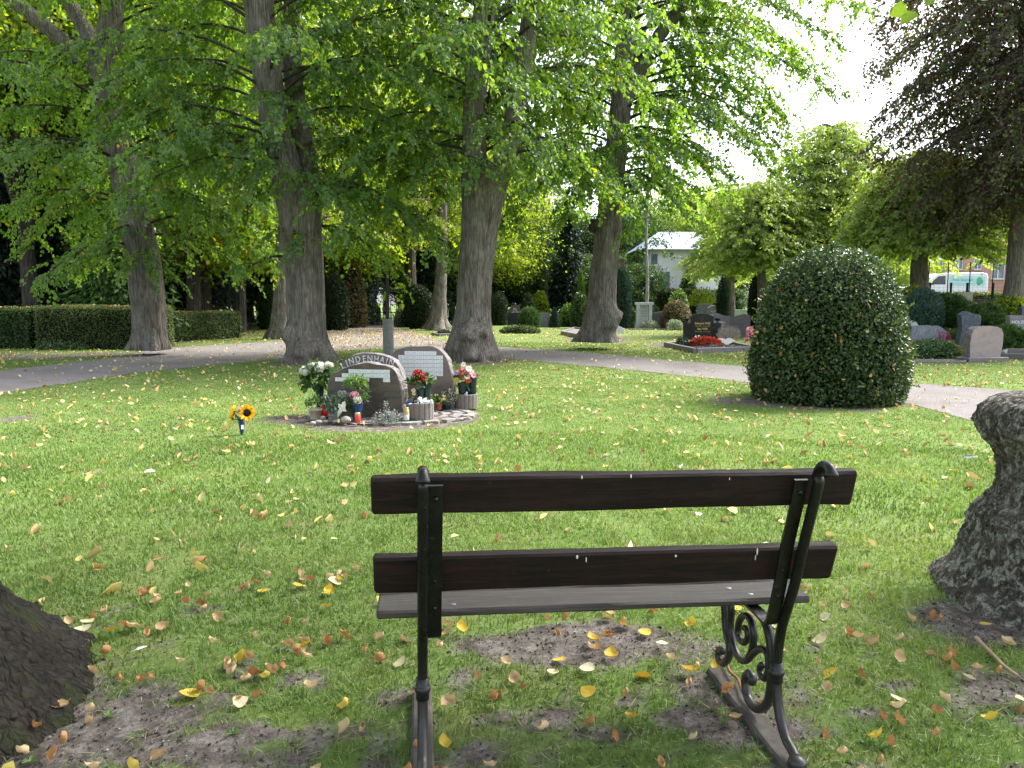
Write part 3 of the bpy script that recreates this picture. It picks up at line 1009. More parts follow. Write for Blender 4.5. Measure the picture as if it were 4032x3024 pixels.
# ---------------------------------------------------------------- flowers, pots and lights
DGREEN = simple('dark_green_plastic', (.012, .030, .030), .4, .45, .15, 20)
BLUEV = simple('blue_plastic', (.010, .045, .13), .35, .5, .2, 16)
BLACKP = simple('black_plastic', (.01, .011, .014), .4, .5, .15)
BEIGE = simple('beige_clay', (.40, .36, .30), .8, .3, .15, 10, .2)
GREYP = simple('grey_clay', (.24, .225, .20), .85, .25, .2, 12, .3)
TERRA = simple('terracotta', (.42, .12, .06), .75, .3, .15, 10, .2)
REDGL = simple('red_candle_glass', (.55, .015, .012), .15, .6, .25, 25)
ORANGEW = simple('orange_red_wax', (.72, .075, .03), .35, .5, .12, 18)
GOLDL = simple('gold_lid', (.55, .40, .16), .35, .5, .15, 40, .2, .7)
WHITEC = simple('white_wax', (.72, .70, .66), .4, .5, .06, 20)
YELWAX = simple('amber_glass', (.62, .44, .20), .3, .5, .3, 12)
PLASTER = simple('white_plaster', (.70, .71, .72), .6, .4, .12, 14, .2)
BRONZE = simple('weathered_figure', (.20, .17, .11), .7, .3, .35, 20, .4)
BLUEC = simple('blue_cloth', (.10, .16, .36), .7, .3, .4, 20)
CONCP = simple('planter_concrete', (.20, .175, .155), .92, .2, .3, 60, .8, dist=.004)
EARTH = simple('potting_earth', (.03, .022, .016), .95, .1, .4, 60, .8)
FOL = leafmat('bouquet_leaf', [(0, (.02, .055, .014)), (.5, (.045, .10, .026)), (1, (.10, .17, .05))], .3, (1.5, 1.6, .5), .45, .4)
FOLL = leafmat('bright_bouquet_leaf', [(0, (.06, .12, .02)), (.5, (.10, .19, .035)), (1, (.17, .26, .06))], .3, (1.5, 1.6, .5), .45, .4)
FOLS = leafmat('silver_leaf', [(0, (.12, .16, .13)), (.5, (.22, .27, .23)), (1, (.38, .40, .36))], .2, (1.2, 1.3, 1), .6, .3)
FOLB = leafmat('blue_green_leaf', [(0, (.03, .07, .04)), (.5, (.07, .12, .08)), (1, (.17, .23, .18))], .25, (1.3, 1.5, .8), .5, .35)
def petal(name, a, b, tr=.3): return leafmat(name, [(0, a), (1, b)], tr, (1.3, 1.2, 1.1), .55, .25)
PWHITE = petal('white_petal', (.62, .61, .50), (.82, .82, .76))
PRED = petal('red_petal', (.28, .004, .01), (.58, .02, .035))
PPINK = petal('pink_petal', (.62, .18, .30), (.80, .42, .52))
PLIL = petal('lilac_petal', (.34, .24, .46), (.55, .42, .62))
PORG = petal('orange_petal', (.68, .09, .03), (.82, .20, .07))
PYEL = petal('yellow_petal', (.72, .38, .01), (.86, .56, .02))
PPALEY = petal('pale_yellow_petal', (.72, .62, .18), (.85, .78, .36))
DISC = simple('sunflower_disc', (.018, .006, .006), .9, .2, .4, 120, .8)

def tuft(parent, name, mat, c, r, n, L, ratio=.55, up=.4, seed=0, flat=1.0, full=True):
    """leaves growing outward from a core"""
    rng = np.random.default_rng(seed)
    d = rvec(n, rng); d[:, 2] = np.abs(d[:, 2]) * flat + rng.uniform(-.45, .2, n)
    d = unit(d)
    rr_ = rng.uniform(.25, 1, n) ** .6
    b = np.array(c) + d * np.array(r) * rr_[:, None]
    T = d + rng.normal(0, .6, (n, 3)) + np.array([0, 0, up])
    N = d + rng.normal(0, .7, (n, 3)) + np.array([0, 0, .5])
    lv = Leaves(); lv.add(b, T, N, L * rng.uniform(.6, 1.25, n), L * ratio * rng.uniform(.7, 1.2, n), rng.uniform(0, 1, n), full)
    return link(name, lv.mesh(name, mat), parent)

def rose(parent, c, r, mat, seed=0, face=(0, -.6, .8), name='flower'):
    """a full round bloom of overlapping petals"""
    rng = np.random.default_rng(seed)
    f = np.array(face, float); f /= np.linalg.norm(f)
    a = np.cross(f, [1, 0, .1]); a /= np.linalg.norm(a); b = np.cross(f, a)
    lv = Leaves()
    core = MB()
    core.blob(tuple(np.array(c) - f * r * .12), (r * .62,) * 3, seed + 2, .22, 14, 10, 2.2)
    for ring, (k, rad, op, L) in enumerate(((5, .12, .25, .75), (7, .3, .55, .85), (9, .5, .95, .9), (11, .62, 1.3, .85))):
        th = np.arange(k) * 2 * PI / k + rng.uniform(0, 2) + rng.normal(0, .12, k)
        d = np.cos(th)[:, None] * a + np.sin(th)[:, None] * b
        base = np.array(c) + d * rad * r * .35 - f * r * .3
        T = d * math.sin(op) + f * math.cos(op)
        N = f * math.sin(op) - d * math.cos(op)
        lv.add(base, T, N, r * L * rng.uniform(.9, 1.1, k), r * 1.15, np.clip(rng.uniform(0, 1, k) * .6 + ring * .12, 0, 1), True, -.22, -.15)
    nc = len(core.v); nv = lv.n
    lv.V.append(np.array(core.v)); lv.F.append(np.array(core.f) + nv); lv.r.append(np.full(len(core.f), .7))
    return link(name, lv.mesh(name, mat), parent)

def daisy(parent, c, r, mat, seed=0, face=(0, -.8, .6), k=16, disc=None, dr=.3, name='flower', rows=2):
    rng = np.random.default_rng(seed)
    f = np.array(face, float); f /= np.linalg.norm(f)
    a = np.cross(f, [.2, 0, 1]); a /= np.linalg.norm(a); b = np.cross(f, a)
    lv = Leaves()
    for q in range(rows):
        th = (np.arange(k) + q * .5) * 2 * PI / k + rng.normal(0, .07, k)
        d = np.cos(th)[:, None] * a + np.sin(th)[:, None] * b
        T = d + f * (.18 + .25 * q) + rng.normal(0, .1, (k, 3))
        lv.add(np.array(c) + d * r * dr * .8, T, np.repeat(f[None], k, 0) + rng.normal(0, .2, (k, 3)), r * (1 - dr * .7) * rng.uniform(.8, 1.12, k), r * 2.4 / k * 2 * rng.uniform(.8, 1.1, k), rng.uniform(0, 1, k), True, .12, .12)
    o = link(name, lv.mesh(name, mat), parent)
    if disc is not None:
        Mx = np.stack([a, b, f], 1)
        m2 = MB(); m2.blob((0, 0, 0), (r * dr * 1.15, r * dr * 1.15, r * dr * .4), 3, .08, 16, 8)
        m2.v = [tuple(np.array(c) + Mx @ np.array(p)) for p in m2.v]
        m2.build('disc', disc, o)
    return o

def vase_prof(h, r0, r1, lip=.12):
    return [(r0 * .9, 0), (r0, .01), (r0 * 1.05, h * .3), (r0 * 1.12, h * .6), (r0 * 1.3, h * .82), (r1, h * .97), (r1 * 1.04, h), (r1 * .92, h), (r1 * .8, h * .9), (r0 * .8, h * .5)]
def pot_prof(h, r0, r1): return [(r0, 0), (r0 * 1.02, .005), (r1 * .96, h * .78), (r1 * 1.06, h * .8), (r1 * 1.07, h), (r1 * .95, h), (r1 * .9, h * .86), (.001, h * .86)]

def stem(mb, a, b, r=.004): mb.tube([a, (np.array(a) + np.array(b)) / 2 + np.array([0, 0, .01]), b], r, 5)
STEM = simple('flower_stem', (.05, .10, .025), .6, .3, .2)

# sunflowers in their blue cone on the lawn
p = G(953, 1712)
t = thing('flower_vase', 'blue cone vase with sunflowers stuck in the lawn', 'flower vase', p)
MB().lathe([(.012, -.05), (.016, 0), (.026, .06), (.034, .13), (.037, .16), (.05, .205), (.056, .22), (.05, .22), (.03, .17)], n=28).build('vase', BLUEV, t)
lb = MB(); lb.box((0, 0, 0), (.030, .0015, .048)); lb.v = [(x, y + (x * x) * 4, z) for x, y, z in lb.v]
o = lb.build('label', WHITE, t, (.020, -.034, .095), (R(-4), 0, R(35)))
mb = MB()
heads = [((-.085, -.01, .262), (-.8, -.35, .35), .092), ((.075, -.03, .258), (.38, -.9, .25), .100), ((-.095, -.01, .185), (-.5, -.8, -.1), .036)]
for i, (c, f, r_) in enumerate(heads): stem(mb, (0, 0, .15), c, .006)
mb.build('stems', STEM, t)
for i, (c, f, r_) in enumerate(heads):
    daisy(t, c, r_, PYEL, 20 + i, f, 22 if i < 2 else 12, DISC, .42 if i < 2 else .3, 'sunflower', 3 if i < 2 else 2)
rose(t, (-.008, -.02, .30), .026, PPINK, 5, (0, -.5, .9), 'pink_flower')
tuft(t, 'leaves', FOL, (-.01, -.02, .235), (.07, .05, .03), 12, .08, .4, -.1, 3)

def at(pt, h=BEDZ):
    """where a thing standing on the paving is"""
    px, py = pt
    d = ray(px, py); tt = (CAMZ - h) / -d[2]
    return np.array([d[0] * tt, d[1] * tt, h])
# white roses in a tall dark vase behind the planted pot
p = at(za(425, 1290)); p[1] += .12
t = thing('flower_vase', 'tall dark vase of white roses left of the front stone', 'flower vase', p)
zt_ = float(P(*za(410, 680), p[1])[2]) - p[2]
MB().lathe(vase_prof(zt_, .045, .075), n=26).build('vase', DGREEN, t)
for i, (a, b, r_) in enumerate(((110, 395, .062), (175, 425, .068), (300, 300, .066), (450, 325, .082), (640, 300, .06), (690, 290, .04))):
    q = P(*za(a, b), p[1] - .05 - .03 * (i % 2)) - p
    rose(t, q, r_, PWHITE, i, ((a - 400) / 500, -.7, .6), 'white_rose')
tuft(t, 'leaves', FOL, (0, 0, zt_ + .02), (.25, .17, .26), 260, .10, .55, -.3, 7)
tuft(t, 'sprigs', FOLB, (0, 0, zt_ + .08), (.27, .15, .26), 90, .07, .5, .1, 8)
# planted pots
def pot_plant(label, cpx, top_h, r0, r1, mat, fol, fr, fn, fl, seed, group=None, dy=0, hh=None, name='potted_plant', ratio=.6):
    p = at(cpx); p[1] += dy
    t = thing(name, label, 'potted plant', p, 0, group)
    MB().lathe(pot_prof(top_h, r0, r1), n=26).build('pot', mat, t)
    tuft(t, 'foliage', fol, (0, 0, top_h + (hh or fr[2] * .45)), fr, fn, fl, ratio, .1, seed)
    return t
pot_plant('beige pot of small leaved greenery below the white roses', za(375, 1395), .135, .06, .088, BEIGE, FOL, (.13, .12, .12), 420, .028, 11)
pot_plant('grey pot with broad blue green leaves beside the red lantern', za(770, 1430), .085, .066, .08, GREYP, FOLB, (.12, .11, .15), 120, .065, 12)
# the red grave lantern
p = at(za(560, 1385))
t = thing('grave_lantern', 'tall red grave lantern with a black domed cap', 'grave lantern', p)
MB().lathe([(.05, 0), (.052, .012), (.046, .03), (.04, .035)], n=24).build('base', BLACKP, t)
MB().lathe([(.040, .034), (.048, .05), (.049, .11), (.044, .125), (.049, .14), (.047, .185), (.04, .195)], n=8, smooth=False).build('glass', REDGL, t)
MB().lathe([(.05, .193), (.054, .20), (.052, .222), (.044, .24), (.034, .27), (.022, .285), (.004, .29)], n=24).build('cap', BLACKP, t)
# wreath of greenery with white ribbon and heart
p = at(za(960, 1440))
t = thing('floral_wreath', 'small green grave arrangement with white ribbon and a wire heart', 'wreath', p)
tuft(t, 'greenery', FOL, (.01, .05, .12), (.15, .09, .11), 380, .032, .5, .1, 21)
tuft(t, 'silver_sprigs', FOLS, (-.02, .06, .27), (.07, .05, .10), 90, .045, .25, .5, 22)
lv = Leaves()
c = np.array([P(*za(930, 1200), p[1] - .06) - p] * 6)
lv.add(c, np.array([(-.7, -.2, -.9), (.3, -.2, 1), (-.5, -.3, .8), (-.9, -.2, -.5), (.5, -.3, -.2), (.1, -.2, 1)]), np.array([(0, -1, .2)] * 6) + RNG.normal(0, .2, (6, 3)), np.array([.12, .11, .09, .07, .06, .1]), np.array([.07, .06, .06, .05, .05, .04]), np.full(6, .9), True, .3, .2)
link('ribbon', lv.mesh('ribbon', PWHITE), t)
hp = []
for a in np.linspace(0, 2 * PI, 40):
    hp.append((.0032 * 16 * math.sin(a) ** 3 - .03, .05, .335 + .0032 * (13 * math.cos(a) - 5 * math.cos(2 * a) - 2 * math.cos(3 * a) - math.cos(4 * a))))
MB().tube(hp, .005, 6, cap=False).build('heart', simple('pale_wire_heart', (.35, .40, .38), .5, .4, .2), t)
# blue vase with a pink and a white rose
p = at(za(1215, 1440)); p[1] += .06
t = thing('flower_vase', 'blue vase holding one pink and one white rose', 'flower vase', p)
MB().lathe(vase_prof(.20, .052, .066), n=26).build('vase', BLUEV, t)
rose(t, P(*za(1165, 915), p[1] - .05) - p, .062, PPINK, 31, (0, -.8, .5), 'pink_rose')
rose(t, P(*za(1240, 1000), p[1] - .08) - p, .06, PWHITE, 32, (.2, -.8, .5), 'white_rose')
tuft(t, 'leaves', FOL, (0, -.01, .25), (.14, .1, .09), 160, .05, .45, .1, 33)
# leafy plant leaning on the front stone
p = at(za(1180, 1430)); p[1] += .13
t = thing('potted_plant', 'tall bushy green plant against the front memorial stone', 'potted plant', p)
zc = float(P(*za(1190, 700), p[1])[2]) - p[2]
tuft(t, 'foliage', FOLL, (0, -.02, zc), (.155, .10, .12), 330, .055, .3, -.1, 41)
tuft(t, 'hanging_leaves', FOL, (.06, -.02, zc - .12), (.10, .06, .09), 90, .05, .3, -.6, 42)
mb = MB()
for k in range(5): stem(mb, (random.uniform(-.02, .02), 0, 0), (random.uniform(-.08, .08), -.02, zc - .02), .005)
mb.build('stems', STEM, t)
MB().lathe(pot_prof(.12, .05, .065), n=20).build('pot', DGREEN, t)
# candles
p = at(za(1238, 1480))
t = thing('grave_candle', 'orange red grave candle with a gold lid', 'grave candle', p)
MB().lathe([(.030, 0), (.034, .006), (.034, .095), (.031, .103)], n=24).build('cup', ORANGEW, t)
MB().lathe([(.032, .100), (.033, .104), (.033, .122), (.028, .13), (.002, .132)], n=24).build('lid', GOLDL, t)
p = at(zb(305, 1400))
t = thing('grave_candle', 'white and amber grave candle with a gold lid beside the planter', 'grave candle', p)
MB().lathe([(.03, 0), (.033, .005), (.033, .07), (.031, .074)], n=24).build('wax', WHITEC, t)
MB().lathe([(.031, .07), (.033, .075), (.033, .13), (.024, .142)], n=24).build('glass', YELWAX, t)
MB().lathe([(.026, .138), (.027, .142), (.027, .158), (.022, .163), (.002, .164)], n=24).build('lid', GOLDL, t)
# loose stones
for i, (a, b, rx, ry, rz_, lab, cv) in enumerate(((1000, 1475, .064, .05, .046, 'big round pale river stone before the blue vase', za), (525, 1420, .036, .03, .03, 'rounded grey stone at the foot of the red lantern', za), (578, 1470, .036, .03, .017, 'small flat dark stone below the red lantern', za), (440, 1485, .048, .04, .024, 'brownish stone left below the red lantern', za), (320, 1515, .036, .03, .024, 'grey lump of stone at the left edge of the paving', za), (190, 1370, .052, .045, .047, 'pale rounded stone beside the white and amber candle', zb), (800, 1465, .045, .04, .016, 'flat grey stone before the broad leaved pot', za))):
    p = at(cv(a, b), .03)
    tag(MB().blob((0, 0, rz_ * .8), (rx, ry, rz_), i + 3, .12, 18, 12).build('river_stone', PEB, None, tuple(p)), lab, 'stone')
# silvery plant with lilac flowers
p = at(z1(1165, 800))
t = thing('flowering_plant', 'low silvery plant with lilac flowers spreading before the front stone', 'plant', p)
tuft(t, 'foliage', FOLS, (0, 0, .02), (.20, .12, .13), 320, .038, .45, -.1, 51)
tuft(t, 'flowers', PLIL, (-.01, 0, .06), (.18, .08, .12), 70, .018, .9, .3, 52, full=False)
tuft(t, 'spike', FOLS, (-.02, 0, .20), (.02, .02, .06), 30, .03, .4, .3, 53)
# the two log-like concrete planters
def planter(label, cpx, r_, h):
    p = at(cpx, .03); p[1] += r_
    t = thing('concrete_planter', label, 'planter', p, random.uniform(0, 1), 'ribbed concrete planters')
    n = 16
    mb = MB()
    V = []
    prof = []
    for k in range(n * 8):
        a = 2 * PI * k / (n * 8)
        f = abs(((k % 8) / 8.0) - .5) * 2
        rr_ = r_ * (1 - .07 * f ** 6)
        prof.append((rr_ * math.cos(a), rr_ * math.sin(a)))
    m_ = len(prof)
    rings = [(1, 0), (1, h - .008), (.98, h), (.80, h), (.79, h - .03)]
    for s_, z_ in rings: V += [(x * s_, y * s_, z_) for x, y in prof]
    F = [(i * m_ + k, i * m_ + (k + 1) % m_, (i + 1) * m_ + (k + 1) % m_, (i + 1) * m_ + k) for i in range(4) for k in range(m_)]
    mb.add(V, F); mb.build('ring', CONCP, t)
    mb = MB(); mb.lathe([(r_ * .80, h - .03), (r_ * .4, h - .02), (.001, h - .018)], n=24); mb.build('earth', EARTH, t)
    return p
PL1 = planter('ribbed concrete planter holding the red roses and the white angel', zb(585, 1395), .178, .205)
PL2 = planter('ribbed concrete planter holding the pink and orange flowers', zb(1700, 1145), .165, .20)
zp1, zp2 = .03 + .186, .03 + .182
def on1(a, b, dy): 
    q = P(*zb(a, b), PL1[1] + dy); q[2] = zp1; return q
def on2(a, b, dy):
    q = P(*zb(a, b), PL2[1] + dy); q[2] = zp2; return q
p = on1(640, 880, .05)
t = thing('flower_vase', 'dark green vase of red roses in the left planter', 'flower vase', p)
MB().lathe(vase_prof(.19, .045, .062), n=24).build('vase', DGREEN, t)
for i, (a, b, r_) in enumerate(((530, 300, .055), (470, 410, .045), (655, 350, .05), (670, 440, .062), (570, 270, .04))):
    rose(t, P(*zb(a, b), p[1] - .06) - p, r_, PRED, 60 + i, ((a - 600) / 300, -.8, .6), 'red_rose')
tuft(t, 'small_white_flowers', PWHITE, P(*zb(550, 390), p[1] - .08) - p, (.07, .03, .06), 34, .018, .9, .2, 66, full=False)
tuft(t, 'leaves', FOL, (-.01, -.02, .27), (.16, .11, .11), 190, .065, .55, -.1, 67)
p = on1(800, 880, .06)
t = thing('flower_vase', 'empty dark green vase beside the red roses', 'flower vase', p)
MB().lathe(vase_prof(.26, .04, .066), n=24).build('vase', DGREEN, t)
# the lying white angel
p = on1(680, 985, -.10); p[2] += .006
t = thing('angel_figurine', 'white angel figurine lying in the left planter', 'figurine', p)
mb = MB()
mb.blob((-.035, -.01, .058), (.028, .027, .030), 2, .06, 18, 12)
for k in range(16):
    a = random.uniform(0, 2 * PI); e = random.uniform(.1, 1.3)
    mb.blob((-.035 + .026 * math.cos(a) * math.cos(e), -.004 + .022 * math.sin(a) * math.cos(e) + .006, .062 + .026 * math.sin(e)), .009, k, .1, 8, 6)
mb.blob((-.035, -.037, .055), (.005, .006, .006), 1, .0, 8, 6)
mb.tube(spline([(-.03, 0, .035), (.02, .012, .028), (.07, .02, .022), (.11, .03, .016)], 14), np.linspace(.026, .012, 16)[:len(spline([(-.03, 0, .035), (.02, .012, .028), (.07, .02, .022), (.11, .03, .016)], 14))], 12)
mb.tube([(-.05, -.03, .012), (-.055, -.038, .024), (-.048, -.036, .038)], [.010, .009, .007], 8)
mb.tube([(-.015, -.03, .012), (-.012, -.038, .024), (-.022, -.036, .038)], [.010, .009, .007], 8)
mb.build('body', PLASTER, t)
lv = Leaves(); lv.add(np.array([(.005, .01, .045)] * 6), np.array([(.8, .2, .6), (.9, .2, .35), (.7, .4, .7), (.6, -.3, .8), (.8, -.2, .5), (1, 0, .2)]), np.array([(0, -1, .3)] * 6), np.array([.07, .065, .06, .05, .06, .05]), .022, np.full(6, .6))
link('wing', lv.mesh('wing', PWHITE), t)
p = on1(835, 985, -.10); p[2] += .006
t = thing('ornament', 'small white shell ornament at the right rim of the left planter', 'ornament', p)
mb = MB()
for k in range(5): mb.blob((random.uniform(-.03, .03), random.uniform(-.01, .02), .02 + .01 * (k % 3)), (.02, .014, .022), k, .25, 10, 8)
mb.build('shell', PLASTER, t)
for i, a in enumerate((400, 525)):
    p = on1(a, 985, -.13)
    tag(MB().blob((0, 0, .012), (.032, .02, .012), i, .1, 14, 8).build('white_pebble', PLASTER, None, tuple(p)), ('white oval pebble on the planter rim below the blue cloth', 'white oval pebble on the planter rim beside the angel')[i], 'pebble')
p = on1(385, 960, -.07)
t = thing('cloth_butterfly', 'crumpled blue cloth ornament on the left planter', 'ornament', p)
lv = Leaves(); k = 14
lv.add(RNG.normal(0, .012, (k, 3)) + np.array([0, 0, .02]), rvec(k) + np.array([0, -.2, .2]), rvec(k) + np.array([0, -.8, .6]), RNG.uniform(.04, .08, k), .05, RNG.uniform(0, 1, k), True, .3, .2)
link('cloth', lv.mesh('cloth', petal('blue_cloth_ribbon', (.09, .14, .34), (.30, .38, .62), .2)), t)
p = on1(290, 930, -.02)
t = thing('kneeling_figurine', 'small weathered fairy figurine at the left rim of the planter', 'figurine', p)
mb = MB()
mb.blob((0, 0, .17), (.020, .02, .024), 1, .1, 14, 10)
mb.blob((0, .006, .18), (.023, .022, .02), 4, .25, 12, 8)
mb.tube(spline([(-.012, 0, 0), (-.01, 0, .05), (0, 0, .10), (.002, 0, .15)], 12), np.array([.036, .032, .028, .026, .025, .022, .02, .018, .015, .013, .012, .012, .012])[:len(spline([(-.012, 0, 0), (-.01, 0, .05), (0, 0, .10), (.002, 0, .15)], 12))], 10)
mb.tube([(.02, -.01, .125), (.035, -.02, .09), (.015, -.03, .075)], [.009, .008, .006], 8)
mb.tube([(-.02, -.01, .125), (-.03, -.02, .09), (-.005, -.03, .075)], [.009, .008, .006], 8)
mb.build('body', BRONZE, t)
p = on1(400, 905, -.05)
t = thing('bird_figurine', 'small brown bird figurine above the blue cloth', 'figurine', p)
mb = MB()
mb.blob((0, 0, .05), (.032, .02, .024), 2, .05, 14, 10)
mb.blob((.024, -.004, .082), (.016, .015, .016), 2, .05, 12, 8)
mb.tube([(.036, -.006, .082), (.048, -.008, .079)], [.005, .001], 6)
mb.tube([(-.025, 0, .045), (-.06, .004, .03)], [.012, .005], 6)
mb.tube([(0, 0, .03), (0, 0, 0)], .005, 6)
mb.build('body', BRONZE, t)
p = on1(470, 870, .0)
t = thing('flower_stick', 'dried cream flower on a stem behind the bird figurine', 'flower', p)
mb = MB(); stem(mb, (0, 0, -.01), (0, 0, .16), .008); mb.build('stem', STEM, t)
daisy(t, (0, -.01, .17), .032, PWHITE, 4, (0, -1, .3), 10, None, .2); daisy(t, (.005, -.01, .13), .028, PPALEY, 5, (0, -1, .3), 10, None, .2)
# right planter
p = on2(1620, 760, -.03)
t = thing('flower_vase', 'dark green vase of pink, orange and yellow flowers in the right planter', 'flower vase', p)
MB().lathe(vase_prof(.19, .055, .068), n=24).build('vase', DGREEN, t)
for i, (a, b, r_, mt) in enumerate(((1660, 170, .055, PPINK), (1770, 190, .055, PWHITE), (1480, 290, .045, PLIL), (1620, 400, .055, PORG), (1745, 300, .05, PORG), (1730, 375, .05, PWHITE), (1750, 470, .05, PORG), (1660, 280, .045, PPINK), (1880, 350, .05, PPINK), (1830, 270, .05, PWHITE), (1580, 250, .045, PORG), (1640, 90, .04, PWHITE), (1480, 470, .05, PPALEY), (1420, 430, .035, PPALEY))):
    daisy(t, P(*zb(a, b), p[1] - .05 - .02 * (i % 3)) - p, r_, mt, 80 + i, ((a - 1660) / 400, -.8, .5), 13, None, .2)
tuft(t, 'leaves', FOL, (0, 0, .25), (.14, .10, .11), 110, .07, .4, -.2, 95)
tuft(t, 'hanging_leaves', FOLL, (-.02, -.05, .15), (.11, .02, .05), 10, .10, .3, -1.2, 96)
p = on2(1865, 760, .0)
t = thing('flower_vase', 'empty dark grey green cone vase in the right planter', 'flower vase', p)
MB().lathe(vase_prof(.30, .048, .078), n=24).build('vase', DGREEN, t)
p = on2(1755, 770, .03)
t = thing('flower_vase', 'dark blue vase between the two vases of the right planter', 'flower vase', p)
MB().lathe(vase_prof(.22, .04, .05), n=20).build('vase', BLUEV, t)
p = on2(1700, 780, -.115)
t = thing('cloth_ornament', 'little blue and white ornament at the foot of the right planter vases', 'ornament', p)
mb = MB(); mb.blob((0, 0, .02), (.024, .016, .02), 1, .3, 10, 8); mb.blob((.01, -.005, .045), (.012, .01, .016), 2, .2, 10, 8); mb.build('figure', simple('blue_white_glaze', (.45, .52, .68), .4, .5, .4, 30), t)
# potted flowers between the planters
p = at(zb(1055, 1150), .03)
t = thing('potted_plant', 'terracotta pot of pale primroses between the planters', 'potted plant', p)
MB().lathe(pot_prof(.085, .042, .052), n=24).build('pot', TERRA, t)
tuft(t, 'leaves', FOLL, (0, 0, .11), (.09, .07, .06), 36, .085, .42, .2, 101)
for i in range(16): daisy(t, (random.uniform(-.10, .10), random.uniform(-.06, .04), .16 + random.uniform(-.03, .05)), .022, PPALEY if i % 3 else PWHITE, 110 + i, (random.uniform(-.4, .4), -.6, .8), 7, None, .15, rows=1)
p = at(zb(895, 1120), .03); p[1] += .05
t = thing('potted_plant', 'small dark pot of bright yellow flowers behind the left planter', 'potted plant', p)
MB().lathe(pot_prof(.08, .042, .05), n=20).build('pot', simple('dull_pink_pot', (.28, .2, .19), .8, .3, .1), t)
tuft(t, 'leaves', FOL, (0, 0, .12), (.07, .06, .06), 40, .06, .45, .2, 131)
for i in range(9): daisy(t, (random.uniform(-.06, .06), random.uniform(-.05, .02), .21 + random.uniform(-.03, .03)), .028, PYEL, 140 + i, (random.uniform(-.4, .4), -.7, .7), 8, None, .15)
p = at(zb(1245, 1140), .03)
t = thing('potted_plant', 'dark pot of tiny white star flowers beside the right planter', 'potted plant', p)
MB().lathe(pot_prof(.07, .05, .06), n=20).build('pot', DGREEN, t)
tuft(t, 'foliage', FOL, (.02, 0, .14), (.12, .09, .13), 300, .03, .4, .1, 151)
tuft(t, 'flowers', PWHITE, (.03, -.03, .14), (.13, .09, .15), 150, .019, .95, .2, 152, full=False)
# dark folded ribbon stick left of front stone
p = at(za(545, 1240)); p[1] += .2
t = thing('folded_umbrella_lantern', 'grey and black wrapped bundle leaning on the left side of the front stone', 'bundle', p)
t.name = 'wrapped_bundle'
mb = MB(); mb.blob((-.02, 0, .13), (.05, .04, .09), 5, .35, 14, 10); mb.build('wrap', simple('grey_wrap', (.28, .26, .27), .7, .3, .4, 14, .4), t)
MB().tube([(-.0, 0, 0), (.02, -.01, .12), (.06, -.01, .30)], [.012, .013, .008], 8).build('handle', BLACKP, t)
# ================================================================ TREES
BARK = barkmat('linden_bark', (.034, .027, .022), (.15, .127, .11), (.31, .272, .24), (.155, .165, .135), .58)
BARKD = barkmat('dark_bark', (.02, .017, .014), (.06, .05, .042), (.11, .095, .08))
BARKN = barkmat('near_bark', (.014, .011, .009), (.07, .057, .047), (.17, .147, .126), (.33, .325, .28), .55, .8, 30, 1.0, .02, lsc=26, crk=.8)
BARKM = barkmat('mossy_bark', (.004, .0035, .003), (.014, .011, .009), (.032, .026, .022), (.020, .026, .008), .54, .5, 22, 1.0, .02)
LIME = leafmat('linden_leaf', [(0, (.054, .102, .040)), (.4, (.082, .152, .050)), (.8, (.125, .20, .058)), (.955, (.165, .225, .06)), (.965, (.34, .24, .03)), (1, (.40, .27, .03))], .54, (2.9, 2.8, .5), .38, .45)
BEECH = leafmat('copper_beech_leaf', [(0, (.034, .026, .032)), (.3, (.062, .040, .045)), (.42, (.085, .05, .04)), (.5, (.06, .075, .032)), (1, (.13, .18, .05))], .42, (2.2, 1.9, .8), .45, .25)
HORN = leafmat('hornbeam_leaf', [(0, (.15, .21, .065)), (.5, (.23, .30, .095)), (.9, (.31, .37, .12)), (1, (.38, .39, .12))], .46, (1.8, 1.9, .55), .5, .3)
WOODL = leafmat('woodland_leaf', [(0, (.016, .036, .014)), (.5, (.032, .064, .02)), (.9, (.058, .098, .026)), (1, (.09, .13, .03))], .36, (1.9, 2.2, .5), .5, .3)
YELL = leafmat('painted_sunlit_leaf', [(0, (.10, .16, .026)), (.5, (.17, .23, .034)), (1, (.27, .30, .045))], .55, (2.1, 2.1, .45), .5, .3)  # brighter copy of the linden leaf, back light put into its colour

